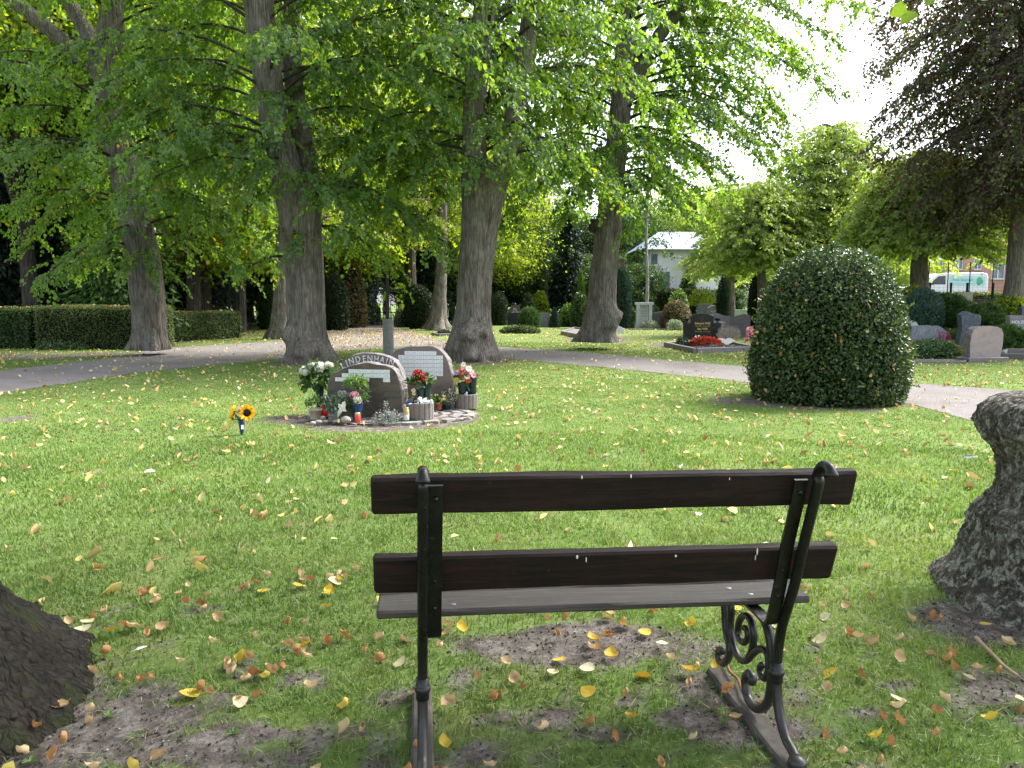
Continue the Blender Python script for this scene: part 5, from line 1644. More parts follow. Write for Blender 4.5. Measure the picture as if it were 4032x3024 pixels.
def shell(h, rx, ry, shape, n, rng, lump=.12, freq=1.4, seed=0):
    f = SHAPES[shape]
    t = rng.uniform(0, 1, n * 2)
    keep = rng.uniform(0, 1, n * 2) < np.clip(f(t) * .85 + .15, 0, 1)
    t = t[keep][:n]; n = len(t)
    a = rng.uniform(0, 2 * PI, n)
    r = f(t)
    q = np.stack([np.cos(a) * freq * 1.6, np.sin(a) * freq * 1.6, t * h / max(rx, .2) * freq], -1)
    l = 1 + lump * 2 * (fbm(q + seed * 3.1, seed, 3) - .5)
    dt = .02
    sl = (f(np.clip(t + dt, 0, 1)) - f(np.clip(t - dt, 0, 1))) / (2 * dt) * rx / h
    N = np.stack([np.cos(a) * rx, np.sin(a) * rx * rx / ry, -sl * rx], -1)
    return np.stack([np.cos(a) * r * rx * l, np.sin(a) * r * ry * l, t * h * (1 + (l - 1) * .3)], -1), unit(N), l

def shrub(name, label, cat, loc, rx, h, shape, mat, n, L, ry=None, up=.4, ratio=.5, seed=0, lump=.12, freq=1.4, depth=.16, hull=.80, rough=.6, group=None, full=True, hang=0.0, stem=None, z0=0.0, hullmat=None):
    rng = np.random.default_rng(seed + 100)
    ry = ry or rx
    t = thing(name, label, cat, loc, 0, group)
    Pt, N, l = shell(h, rx, ry, shape, n, rng, lump, freq, seed)
    n = len(Pt)
    Pt = Pt - N * (rng.uniform(0, 1, n) ** 1.5 * depth * rx)[:, None]
    Pt[:, 2] += z0
    T = N * rng.uniform(.2, .9, n)[:, None] + rng.normal(0, rough, (n, 3)) + np.array([0, 0, up - hang])
    Nn = N + rng.normal(0, .55, (n, 3)) + np.array([0, 0, .25])
    r = np.clip(rng.uniform(0, 1, n) * .75 + (l - 1) * 1.2 + .1, 0, 1)
    lv = Leaves()
    lv.add(Pt, T, Nn, L * rng.uniform(.65, 1.3, n), L * ratio * rng.uniform(.75, 1.2, n), r, full)
    link('foliage', lv.mesh('foliage', mat), t)
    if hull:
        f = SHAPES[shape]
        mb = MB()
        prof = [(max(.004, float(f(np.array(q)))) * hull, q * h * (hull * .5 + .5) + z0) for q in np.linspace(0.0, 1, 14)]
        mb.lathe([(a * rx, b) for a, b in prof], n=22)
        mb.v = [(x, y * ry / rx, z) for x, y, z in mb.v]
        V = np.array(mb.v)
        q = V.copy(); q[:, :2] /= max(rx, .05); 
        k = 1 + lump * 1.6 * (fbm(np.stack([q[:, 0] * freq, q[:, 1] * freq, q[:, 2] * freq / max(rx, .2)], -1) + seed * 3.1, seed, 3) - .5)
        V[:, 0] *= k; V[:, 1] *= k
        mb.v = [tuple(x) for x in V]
        mb.build('dark_inner_hull', hullmat or HULL, t)
    if stem:
        MB().tube([(0, 0, -.05), (stem[0] * .2, 0, z0 * .5), (0, 0, z0 + h * .25)], [stem[1] * 1.2, stem[1], stem[1] * .8], 8).build('stem', BARKD, t)
    return t

def box_px(x0, x1, yt, yb, depth=None, py_base=None):
    """ground spot, half width and height of a thing filling a pixel box"""
    xc = (x0 + x1) / 2
    if depth is None:
        g = G(xc, yb); depth = g[1]
    X = float(P(xc, 1196, depth)[0])
    z0 = float(gz(X, depth))
    zt_ = float(P(xc, yt, depth)[2])
    return np.array([X, depth, z0]), W(x1 - x0, depth) / 2, max(.1, zt_ - z0)

def px_shrub(name, label, cat, box, shape, mat, n, L, depth=None, **k):
    if mat in (JUNI, CYPR, BLUEJ, DARKC, THUJA) and 'ratio' not in k: k['ratio'] = .27; n = int(n * 1.7)
    loc, rx, h = box_px(*box, depth=depth)
    ry = k.pop('ryf', 1.0) * rx
    loc = loc + np.array([0, ry * k.pop('back', .8), 0])
    loc[2] = float(gz(loc[0], loc[1])) - .02
    return shrub(name, label, cat, loc, rx, h, shape, mat, n, L, ry=ry, **k)

# ---- the clipped holly on the lawn
loc, rx, h = box_px(2946, 3590, 955, 1606)
loc[1] += rx * .9
rx = W(3560 - 2960, loc[1]) / 2 ; loc[0] = float(P(3268, 1196, loc[1])[0])
h = float(P(3268, 950, loc[1] - .1)[2])
t = shrub('clipped_holly', 'big dome shaped clipped holly standing on the lawn', 'shrub', (loc[0], loc[1], -.02), rx * .97, h, 'holly', HOLLY, 30000, .054, seed=3, lump=.075, freq=1.6, depth=.12, hull=.86, ratio=.62, rough=.8, up=.1)
rng_ = np.random.default_rng(8)
Pt, N, l = shell(h, rx * .98, rx * .98, 'holly', 90, rng_, .05, 1.6, 3)
Pt = Pt[Pt[:, 1] < .3]; N = N[:len(Pt)]
lv = Leaves(); n = len(Pt)
lv.add(Pt, rvec(n), rvec(n) + np.array([0, -.8, .4]), .07 * RNG.uniform(.6, 1.2, n), .05, RNG.uniform(0, 1, n), True, .2, .3)
o = link('dry_leaves', lv.mesh('dry_leaves', DRY), t); o['kind'] = 'stuff'
# young shoots that have grown out since the last clipping
Pt, N, l = shell(h, rx * .97, rx * .97, 'holly', 240, rng_, .075, 1.6, 3)
lv = Leaves()
for p_, n_ in zip(Pt, N):
    d_ = n_ * .8 + rng_.normal(0, .35, 3) + np.array([0, 0, .5]); d_ /= np.linalg.norm(d_)
    k = int(rng_.integers(4, 8)); ln = rng_.uniform(.05, .16)
    tt = np.linspace(.1, 1, k)[:, None]
    lv.add(p_ + d_ * ln * tt, d_ * .6 + rng_.normal(0, .6, (k, 3)), rng_.normal(0, 1, (k, 3)), .05 * rng_.uniform(.7, 1.2, k), .03, rng_.uniform(.55, 1, k), True)
link('shoots', lv.mesh('shoots', HOLLY), t)

# ---- the clipped hedges at the left
def hedge(label, pts, wd, hgt, mat, dens, L, seed, name='hedge', group=None, under=.0):
    """a clipped hedge along a line on the ground, with rounded edges"""
    rng = np.random.default_rng(seed)
    pts = np.array(pts, float)
    seg = np.linalg.norm(np.diff(pts, axis=0), axis=1)
    tot = seg.sum(); cum = np.concatenate([[0], np.cumsum(seg)])
    base = np.array([pts[0][0], pts[0][1], 0]); base[2] = float(gz(*pts[0]))
    t = thing(name, label, 'hedge', base, 0, group)
    area = 2 * tot * hgt + tot * wd + 2 * wd * hgt
    n = int(area * dens)
    def surf(u, per):
        """u along, per around the section -> point and normal"""
        x = np.interp(u, cum, pts[:, 0]); y = np.interp(u, cum, pts[:, 1])
        d = 1e-2
        tx = np.interp(np.minimum(u + d, tot), cum, pts[:, 0]) - np.interp(np.maximum(u - d, 0), cum, pts[:, 0])
        ty = np.interp(np.minimum(u + d, tot), cum, pts[:, 1]) - np.interp(np.maximum(u - d, 0), cum, pts[:, 1])
        tl = np.hypot(tx, ty); tx, ty = tx / tl, ty / tl
        nx_, ny_ = ty, -tx
        P_ = 2 * hgt + wd
        s = per * P_
        side = np.where(s < hgt, -wd / 2, np.where(s < hgt + wd, s - hgt - wd / 2, wd / 2))
        zz_ = np.where(s < hgt, s, np.where(s < hgt + wd, hgt, hgt - (s - hgt - wd)))
        e = .14
        k = np.clip((zz_ - (hgt - e)) / e, 0, 1)
        side = side * (1 - .12 * k ** 2 * (np.abs(side) > wd / 2 - .01))
        top = (s >= hgt) & (s < hgt + wd)
        ed = np.clip((np.abs(side) - (wd / 2 - e)) / e, 0, 1) * top
        zz_ = zz_ - .05 * ed ** 2
        w = (fbm(np.stack([x * 1.5, y * 1.5, zz_ * 1.5], -1), seed, 3) - .5)
        off = np.where(top, 0, np.sign(side))
        side = side + off * w * .16 - off * .07 * (1 - zz_ / hgt) * 0
        under_ = 1 - .10 * np.clip(1 - zz_ / .35, 0, 1)
        side = side * under_
        zz_ = zz_ + top * w * .07
        N = np.stack([nx_ * off, ny_ * off, top * 1.0], -1)
        return np.stack([x + nx_ * side, y + ny_ * side, zz_ + base[2]], -1), N, w, (tx, ty)
    u = rng.uniform(0, tot, n); per = rng.uniform(0, 1, n)
    Pt, N, w, _ = surf(u, per)
    # the two ends
    ne = int(wd * hgt * dens)
    ends = []
    for q, sgn in ((0, -1), (tot, 1)):
        ue = np.full(ne, q)
        a, b, w2, (tx, ty) = surf(ue, np.full(ne, 0.0))
        c = np.array([np.interp(q, cum, pts[:, 0]), np.interp(q, cum, pts[:, 1])])
        T_ = np.array([tx[0], ty[0]]); Nn_ = np.array([T_[1], -T_[0]])
        ss = rng.uniform(-.5, .5, ne) * wd; zz_ = rng.uniform(0.02, 1, ne) * hgt
        bul = .12 * (1 - (2 * ss / wd) ** 2)
        ends.append((np.stack([c[0] + Nn_[0] * ss + T_[0] * sgn * bul, c[1] + Nn_[1] * ss + T_[1] * sgn * bul, zz_ + base[2]], -1), np.repeat([[T_[0] * sgn, T_[1] * sgn, 0]], ne, 0)))
    for a, b in ends:
        Pt = np.concatenate([Pt, a]); N = np.concatenate([N, b]); w = np.concatenate([w, rng.normal(0, .1, ne)])
    n = len(Pt)
    Pt = Pt - N * (rng.uniform(0, 1, n) ** 1.4 * .12)[:, None]
    T = N * rng.uniform(.2, .8, n)[:, None] + rng.normal(0, .6, (n, 3)) + np.array([0, 0, .15])
    lv = Leaves(); lv.add(Pt, T, N + rng.normal(0, .5, (n, 3)), L * rng.uniform(.6, 1.3, n), L * .55, np.clip(rng.uniform(0, 1, n) * .8 + w * .9 + .1, 0, 1), False)
    link('foliage', lv.mesh('foliage', mat, base), t)
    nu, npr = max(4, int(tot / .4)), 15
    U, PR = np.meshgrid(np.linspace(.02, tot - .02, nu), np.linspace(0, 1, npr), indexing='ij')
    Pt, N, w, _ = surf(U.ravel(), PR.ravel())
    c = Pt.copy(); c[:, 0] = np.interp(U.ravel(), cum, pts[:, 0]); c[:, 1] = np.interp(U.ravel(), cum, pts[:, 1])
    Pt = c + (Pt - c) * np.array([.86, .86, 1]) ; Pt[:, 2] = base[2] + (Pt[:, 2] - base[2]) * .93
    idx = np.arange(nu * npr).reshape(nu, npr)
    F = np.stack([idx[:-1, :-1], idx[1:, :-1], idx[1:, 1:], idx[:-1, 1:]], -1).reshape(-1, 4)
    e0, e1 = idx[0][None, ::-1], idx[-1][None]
    link('dark_inner_hull', np_mesh('dark_inner_hull', Pt - base, [F, e0, e1], HULL), t)
    # fallen leaves lying on top
    k = int(tot * wd * 26)
    Pt, N, w, _ = surf(rng.uniform(.1, tot - .1, k), rng.uniform(hgt / (2 * hgt + wd), (hgt + wd) / (2 * hgt + wd), k))
    lv = Leaves(); lv.add(Pt + np.array([0, 0, .02]), rvec(k, rng) * np.array([1, 1, .3]), rng.normal(0, .4, (k, 3)) + np.array([0, 0, 1]), .075, .055, rng.uniform(.2, 1, k), True, .2, .3)
    o = link('dry_leaves', lv.mesh('dry_leaves', DRY, base), t); o['kind'] = 'stuff'
    return t
a = G(105, 1378); b = G(490, 1378); hw = .75
hh = float(P(300, 1188, a[1] + .5)[2])
hh = 1.42
hedge('clipped yew hedge block left of the leaning linden, its front corner rounded', [(a[0] + .25, a[1] + hw), (b[0] + .9, a[1] + hw + .35)], 1.5, hh, HEDGE, 700, .06, 5, group='clipped hedges at the left')
a2 = G(-350, 1368); 
hedge('lighter leaved hedge running out of the picture at the left edge', [(a2[0] - 2, a2[1] + .9), (a[0] - .15, a[1] + 1.15)], 1.2, 1.36, JUNI, 520, .07, 6, group='clipped hedges at the left')
c = G(650, 1350); d = G(960, 1328)
hedge('low clipped hedge stretching right from behind the leaning linden', [(c[0] - .3, c[1] + .7), (d[0] - .4, d[1] - .4)], 1.1, 1.17, HEDGE, 620, .065, 7, group='clipped hedges at the left')
c = G(500, 1368)
px_shrub('ground_ivy', 'ivy spilling from the foot of the left hedge block', 'plant', (110, 330, 1345, 1392), 'dome', IVY, 500, .07, depth=a[1] - .2, hull=None, lump=.3, seed=4, ryf=.3)

# ---- the cross on its pillar
q = G(1530, 1396); 
loc = np.array([q[0], q[1], 0])
D = q[1]
t = thing('memorial_cross', 'dark iron cross on a round grey stone pillar behind the memorial', 'cross', loc)
r_ = W(42, D) / 2
zt_ = float(P(1530, 1256, D)[2])
PIL = stone_mat('pillar_stone', (.17, .17, .165), (.235, .24, .235), (.29, .295, .29), 14, .8, .25, bmp=.3)
MB().lathe([(r_ * 1.0, -.05), (r_ * 1.0, .16), (r_ * .97, .165), (r_ * .97, .185), (r_, .19), (r_, zt_ * .80), (r_ * .97, zt_ * .802), (r_ * .97, zt_ * .812), (r_ * 1.02, zt_ * .815), (r_ * 1.02, zt_ - .02), (r_ * .99, zt_)], n=32, smooth=False).build('pillar', PIL, t)
CI = simple('cross_iron', (.035, .030, .033), .6, .4, .3, 30, .3)
zc = float(P(1530, 1143, D)[2]); ztop = float(P(1530, 1082, D)[2])
wa = W(54, D)
mb = MB()
mb.box((0, 0, (zt_ + ztop) / 2), (.085, .06, ztop - zt_), bev=.01)
mb.v += []
mb.box((0, 0, zc), (wa * 2, .055, .075), bev=.01)
for sx in (-1, 1): mb.tube([(sx * wa, 0, zc), (sx * (wa + .09), 0, zc)], [.04, .004], 4)
mb.tube([(0, 0, ztop - .02), (0, 0, ztop + .12)], [.05, .004], 4)
mb.build('cross', CI, t)
for i, (x, z, sx, sz, s_) in enumerate(((.05, .05, 1, 1, 1), (-.05, .05, -1, 1, 1), (.05, -.05, 1, -1, 1), (-.35, -.04, -1, -1, .7), (-.02, .42, -1, 1, 1.1), (.02, .38, 1, 1, .6), (-.55, .05, -1, 1, .6))):
    pts = [(x, -.04, zc + z), (x + sx * .10 * s_, -.06, zc + z + sz * .16 * s_), (x + sx * .22 * s_, -.05, zc + z + sz * .10 * s_), (x + sx * .20 * s_, -.05, zc + z + sz * .30 * s_)]
    mb = MB(); mb.tube(spline(pts, 16), .011, 6)
    e = pts[-1]; mb.tube([e, (e[0] + sx * .02, e[1], e[2] + sz * .05), (e[0] + sx * .05, e[1], e[2] + sz * .12)], [.006, .026, .003], 6)
    mb.build('tendril', simple('cross_leaf_metal', (.07, .062, .06), .5, .5, .3) if i == 0 else bpy.data.materials['cross_leaf_metal'], t)

# ---- gate, gate posts and the two people beyond
GREEN = simple('green_painted_iron', (.012, .060, .052), .5, .4, .25, 30)
gd = 62.0
gx0, gx1, gxm = [float(P(x, 1200, gd)[0]) for x in (1375, 1484, 1430)]
def gate_leaf(label, xa, xb, slope):
    t = thing('gate', label, 'gate', (xa, gd, 0), 0, 'green iron gate leaves')
    w = xb - xa; h = 1.12
    s = 1 if w > 0 else -1
    mb = MB()
    mb.tube([(0, 0, .04), (0, 0, h * 1.02)], .045, 6); mb.tube([(w, 0, .04), (w, 0, h * (1 + slope))], .04, 6)
    mb.tube(spline([(0, 0, h * .98), (w * .5, 0, h * (1 + slope * .35)), (w, 0, h * (1 + slope))], 12), .03, 6)
    mb.tube([(0, 0, .08), (w, 0, .08)], .03, 6)
    mb.build('frame', GREEN, t)
    mb = MB()
    for k in range(1, 12): mb.tube([(w * k / 12, 0, .08), (w * k / 12, 0, h * (1 + slope * (k / 12) ** 2 * .9))], .012, 4)
    mb.build('bars', GREEN, t)
    for cx, r1 in ((0, .8), (w, .8), (0, .42), (w, .42)):
        pts = []
        for a in np.linspace(0, PI / 2, 10): pts.append((cx + (1 if cx == 0 else -1) * s * abs(w) * r1 * .62 * math.cos(a), -.03, .1 + h * r1 * math.sin(a)))
        MB().tube(pts, .022, 5).build('hoop', GREEN, t)
gate_leaf('left leaf of the green iron gate at the end of the path', gx0 - .2, gxm - .03, .14)
gate_leaf('right leaf of the green iron gate beside the stone gatepost', gx1, gxm + .03, .14)
SAND = stone_mat('sandstone', (.30, .26, .22), (.40, .36, .31), (.48, .44, .38), 6, .85, .2, bmp=.3)
xp = float(P(1489, 1200, gd)[0])
t = thing('gatepost', 'sandstone gatepost topped by a pale ball', 'gatepost', (xp, gd, 0))
mb = MB(); mb.box((0, 0, .52), (.36, .36, 1.14), bev=.03); mb.lathe([(.21, 1.09), (.2, 1.16), (.10, 1.26), (.08, 1.28)], n=16); mb.build('shaft', SAND, t)
MB().blob((0, 0, 1.40), (.15, .15, .13), 1, .03, 16, 10).build('ball', LIGHTST, t)
MB().box((-.02, -.005, .78), (.39, .37, .07)).build('iron_band', CI, t)
xg = float(P(1550, 1200, gd)[0])
t = thing('gate', 'low green railing panel right of the gatepost', 'gate', (xp + .2, gd, 0))
mb = MB()
for z in (.1, .8): mb.tube([(0, 0, z), (2.4, 0, z)], .03, 6)
for k in range(15): mb.tube([(2.4 * k / 14, 0, .05), (2.4 * k / 14, 0, .9)], .014, 4)
mb.build('bars', GREEN, t)

t = thing('fence_post_frame', 'tall green wire fence frame with a slanting brace beside the gate', 'fence', (float(P(1538, 1200, 58)[0]), 58, 0))
t.name = 'wire_fence'
mb = MB(); mb.tube([(0, 0, 0), (0, 0, 1.75)], .03, 6); mb.tube([(.45, 0, 0), (.45, 0, 3.2)], .035, 6); mb.tube([(0, 0, 1), (.35, 0, .25)], .025, 6)
for z in (.6, 1.1, 1.7): mb.tube([(0, 0, z), (.45, 0, z)], .012, 4)
mb.build('posts', GREEN, t)

def skin_body(name, joints, edges, mat, parent, sub=2, smooth=True):
    me = bpy.data.meshes.new(name)
    me.from_pydata([j[0] for j in joints], edges, [])
    o = link(name, me, parent)
    sk = o.modifiers.new('skin', 'SKIN')
    for i, j in enumerate(joints):
        r = j[1] if hasattr(j[1], '__len__') else (j[1], j[1])
        me.skin_vertices[0].data[i].radius = r
    me.skin_vertices[0].data[0].use_root = True
    ss = o.modifiers.new('sub', 'SUBSURF'); ss.levels = sub; ss.render_levels = sub
    me.materials.append(mat)
    sk.use_smooth_shade = True
    return o
SKIN = simple('skin', (.55, .36, .27), .6, .3, .06, 8)
HAIRM = simple('dark_hair', (.02, .014, .012), .5, .4, .3, 60)
HAIRB = simple('light_brown_hair', (.16, .10, .06), .5, .4, .3, 60)
SHIRT = simple('white_cotton', (.72, .74, .78), .85, .2, .06, 10)
SHORT = simple('white_denim', (.66, .68, .74), .85, .2, .08, 10)
DENIM = simple('light_blue_denim', (.16, .26, .42), .85, .2, .2, 16)
BLKST = simple('dark_strap', (.03, .03, .035), .7, .3, .2)
SHOE = simple('white_shoe', (.6, .6, .6), .7, .3, .1)
def person(label, loc, rz, H, hair, legs, top, pose=0):
    k = H / 1.70
    t = thing('person', label, 'person', loc, rz)
    J = [((0, 0, .93), .125), ((0, -.005, 1.08), (.115, .095)), ((0, 0, 1.25), (.135, .10)), ((0, .01, 1.38), (.10, .075)), ((0, 0, 1.46), .052), ((0, -.012, 1.53), .075), ((0, -.012, 1.60), (.078, .092)), ((0, -.005, 1.66), .062),
         ((-.09, 0, .86), .092), ((-.10, -.02, .50), .058), ((-.10, .01, .10), .038), ((-.10, -.10, .03), .034),
         ((.09, 0, .86), .092), ((.10, .01, .50), .058), ((.10, .05, .10), .038), ((.10, -.06, .03), .034),
         ((-.17, .01, 1.38), .055), ((-.24, .03, 1.12), .041), ((-.20, -.10, .93), .031), ((-.18, -.15, .86), .028),
         ((.17, .01, 1.38), .055), ((.24, .03, 1.12), .041), ((.20, -.10, .93), .031), ((.18, -.15, .86), .028), ((0, -.098, 1.575), .014)]
    E_ = [(0, 1), (1, 2), (2, 3), (3, 4), (4, 5), (5, 6), (6, 7), (0, 8), (8, 9), (9, 10), (10, 11), (0, 12), (12, 13), (13, 14), (14, 15), (3, 16), (16, 17), (17, 18), (18, 19), (3, 20), (20, 21), (21, 22), (22, 23), (6, 24)]
    J = [((a[0] * k, a[1] * k, a[2] * k), tuple(np.array(r if hasattr(r, '__len__') else (r, r)) * k)) for a, r in J]
    skin_body('body', J, E_, SKIN, t)
    s = 1.10
    Js = [(J[i][0], tuple(np.array(J[i][1]) * (s + .06))) for i in (0, 1, 2, 3)] + [((-.17 * k, .01 * k, 1.38 * k), (.068 * k,) * 2), ((-.21 * k, .02 * k, 1.25 * k), (.066 * k,) * 2), ((.17 * k, .01 * k, 1.38 * k), (.068 * k,) * 2), ((.21 * k, .02 * k, 1.25 * k), (.066 * k,) * 2)]
    skin_body('shirt', Js, [(0, 1), (1, 2), (2, 3), (3, 4), (4, 5), (3, 6), (6, 7)], top, t)
    if legs == 'shorts':
        Jp = [((0, 0, .90 * k), (.15 * k,) * 2), ((-.09 * k, 0, .80 * k), (.115 * k,) * 2), ((-.105 * k, -.01 * k, .62 * k), (.11 * k,) * 2), ((.09 * k, 0, .80 * k), (.115 * k,) * 2), ((.105 * k, 0, .62 * k), (.11 * k,) * 2)]
        skin_body('shorts', Jp, [(0, 1), (1, 2), (0, 3), (3, 4)], SHORT, t)
    else:
        Jp = [((0, 0, .90 * k), (.145 * k,) * 2)] + [(J[i][0], tuple(np.array(J[i][1]) * 1.22)) for i in (8, 9, 10, 12, 13, 14)]
        skin_body('trousers', Jp, [(0, 1), (1, 2), (2, 3), (0, 4), (4, 5), (5, 6)], DENIM, t)
    mb = MB(); mb.blob((0, .018 * k, 1.625 * k), (.098 * k, .10 * k, .10 * k), 3, .06, 18, 12)
    for sx in (-1, 1): mb.tube([(sx * .07 * k, .01 * k, 1.63 * k), (sx * .085 * k, -.02 * k, 1.5 * k), (sx * .075 * k, -.06 * k, 1.36 * k), (sx * .07 * k, -.085 * k, 1.25 * k)], [.04 * k, .042 * k, .035 * k, .012 * k], 8)
    mb.build('hair', hair, t)
    mb = MB()
    for sx in (-1, 1): mb.blob((sx * .03 * k, -.098 * k, 1.60 * k), (.010 * k, .006 * k, .006 * k), 1, 0, 8, 6)
    mb.build('eyes', HAIRM, t)
    for sx, dy in ((-1, -.06), (1, -.02)): MB().blob((sx * .10 * k, dy * k, .04 * k), (.045 * k, .12 * k, .045 * k), 1, .05, 12, 8).build('shoe', SHOE, t)
    return t
pd = 68.0
xq = float(P(1515, 1200, pd)[0])
t = person('dark haired person in a white top and white shorts beyond the gate', (xq, pd, 0), R(10), 1.50, HAIRM, 'shorts', SHIRT)
xq = float(P(1526, 1200, pd + .6)[0])
t = person('person in light blue jeans half hidden behind the cross shaft', (xq, pd + .6, 0), R(-12), 1.46, HAIRB, 'jeans', SHIRT)

# ---- shrubs and conifers beside the way to the gate
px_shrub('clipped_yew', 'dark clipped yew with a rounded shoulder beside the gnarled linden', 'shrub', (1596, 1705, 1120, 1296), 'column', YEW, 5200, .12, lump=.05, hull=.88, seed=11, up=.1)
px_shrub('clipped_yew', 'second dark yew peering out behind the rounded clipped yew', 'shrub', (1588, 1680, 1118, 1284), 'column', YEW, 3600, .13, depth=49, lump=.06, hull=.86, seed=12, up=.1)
px_shrub('thuja', 'bright green pointed thuja behind the clipped yews', 'shrub', (1560, 1626, 1030, 1275), 'cone', THUJA, 4200, .16, depth=54, lump=.08, seed=13, up=1.2, ratio=.4)
px_shrub('rounded_shrub', 'pale grey green bush left of the clipped yews', 'shrub', (1548, 1606, 1208, 1274), 'dome', VARI, 900, .13, depth=50, lump=.15, seed=14)
px_shrub('tall_yew_hedge', 'tall dark ivy clad hedge end right of the stout linden', 'hedge', (1262, 1365, 1075, 1302), 'column', YEW, 6200, .12, lump=.10, hull=.84, seed=15, up=-.2)
px_shrub('clipped_shrub', 'fresh green trimmed shrub left of the half hidden linden', 'shrub', (998, 1098, 1120, 1298), 'column', JUNI, 4200, .10, lump=.08, hull=.84, seed=16, up=.4)
px_shrub('rounded_shrub', 'yellowish brown conifer above the tall hedge end', 'shrub', (1300, 1432, 1000, 1285), 'dome', RUSS, 3600, .18, depth=48, lump=.3, seed=17, up=.2)
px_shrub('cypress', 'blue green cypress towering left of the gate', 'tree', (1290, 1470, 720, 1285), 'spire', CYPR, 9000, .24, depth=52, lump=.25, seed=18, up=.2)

# ---- the graves between the middle trunks
def headstone(label, box, mat, out, th=.16, depth=None, rz=0.0, edge=None, name='gravestone', group=None, base=None, rough=0.0, seed=0, bev=.006, basemat=None):
    """out: outline in box units, x 0..1 from left to right and z 0..1 upward"""
    x0, x1, yt, yb = box
    xc = (x0 + x1) / 2
    if depth is None: depth = G(xc, yb)[1]
    X = float(P(xc, 1196, depth)[0]); z0 = float(gz(X, depth))
    w = W(x1 - x0, depth); h = float(P(xc, yt, depth)[2]) - z0
    bh = base[1] if base else 0
    t = thing(name, label, 'gravestone', (X, depth, z0), rz, group)
    ou = np.array([((a - .5) * w, bh - .002 + b * (h - bh)) for a, b in out])
    if bh == 0: ou[:, 1] = np.where(ou[:, 1] < .02, -.05, ou[:, 1])
    mb = MB(); mb.prism(ou, -th / 2, th / 2, bev=0 if rough else bev, rough=rough, seed=seed)
    o = mb.build('slab', mat, t)
    if edge is not None: stone_face(o, edge)
    if base:
        MB().box((0, 0, bh / 2 - .02), (w * base[0], th * 1.9, bh + .04), bev=.008).build('plinth', basemat or KERB, t)
    return t, w, h, th
RECT = [(0, 0), (0, 1), (1, 1), (1, 0)]
def ARCH(k=.8, n=12): return [(0, 0), (0, k)] + [(.5 - .5 * math.cos(a), k + (1 - k) * math.sin(a)) for a in np.linspace(0.15, PI - .15, n)] + [(1, k), (1, 0)]
Gm = 'gravestones among the shrubs'
px_shrub('column_yew', 'dark columnar yew left of the arched red gravestone', 'shrub', (1930, 2000, 1148, 1282), 'column', YEW, 2600, .14, lump=.12, seed=21, up=1.0, ratio=.35)
px_shrub('column_yew', 'dark columnar yew right of the arched red gravestone', 'shrub', (2056, 2108, 1150, 1280), 'column', YEW, 2000, .14, lump=.12, seed=22, up=1.0, ratio=.35)
REDPOL = stone_mat('dark_red_granite', (.035, .016, .018), (.06, .03, .032), (.09, .05, .05), 12, .25, .5, bmp=0)
t, w, h, th = headstone('dark red gravestone with a rounded top between the columnar yews', (1998, 2048, 1200, 1280), REDPOL, [(0, 0), (0, .62)] + [(1 - .98 * math.cos(a), .62 + .38 * math.sin(a)) for a in np.linspace(.05, PI / 2, 10)] + [(1, 0)], .18, rz=R(8))
for k, (s_, z_) in enumerate((('Rau', .80), ('Gertrud', .70), ('1927 - 2014', .62))):
    text_mesh(s_, .16 if k == 0 else .11, WHITE, 'lettering', t, .08, h * z_, -th / 2 - .002, .002)
MB().box((0, -th / 2 - .03, h * .30), (w * 1.05, .05, h * .62)).build('lower_slab', DARKGR, t)
px_shrub('mixed_shrub', 'russet tipped green bush before the right columnar yew', 'shrub', (2042, 2128, 1208, 1292), 'dome', JUNI, 1500, .14, lump=.3, seed=23, freq=2)
px_shrub('golden_conifer', 'bright yellow green conifer behind the russet tipped bush', 'shrub', (2096, 2162, 1146, 1280), 'dome', YELG, 1700, .18, depth=58, lump=.3, seed=24)
headstone('plain grey gravestone slab on a wide plinth', (2118, 2164, 1232, 1288), LIGHTST if 0 else BLUEGR, RECT, .16, base=(1.35, .14), basemat=KERB)
px_shrub('clipped_conifer', 'small dark clipped cone right of the plain grey slab', 'shrub', (2162, 2208, 1212, 1290), 'cone', CYPR, 1200, .12, lump=.06, seed=25)
headstone('low grey gravestone peeping out behind the small clipped cone', (2195, 2232, 1233, 1278), DARKST, RECT, .16, depth=56)
px_shrub('mixed_shrub', 'loose pale green shrubs left of the birdhouse linden', 'shrub', (2205, 2290, 1196, 1288), 'dome', FOLL, 1100, .16, lump=.35, seed=26, depth=50)
px_shrub('dark_shrub', 'dark leaved bush close behind the birdhouse linden', 'shrub', (2250, 2320, 1150, 1284), 'dome', HOLLY, 1800, .15, lump=.25, seed=27, depth=47)
px_shrub('thuja', 'slim bright thuja just left of the birdhouse linden', 'shrub', (2264, 2318, 1068, 1260), 'cone', THUJA, 2600, .16, depth=56, lump=.1, seed=28, up=1.2, ratio=.4)
px_shrub('low_border_hedge', 'low clipped border hedge round a grave right of the forked linden', 'hedge', (1962, 2132, 1280, 1314), 'dome', HEDGE, 1500, .09, lump=.15, seed=29, hull=.85, ryf=.35)
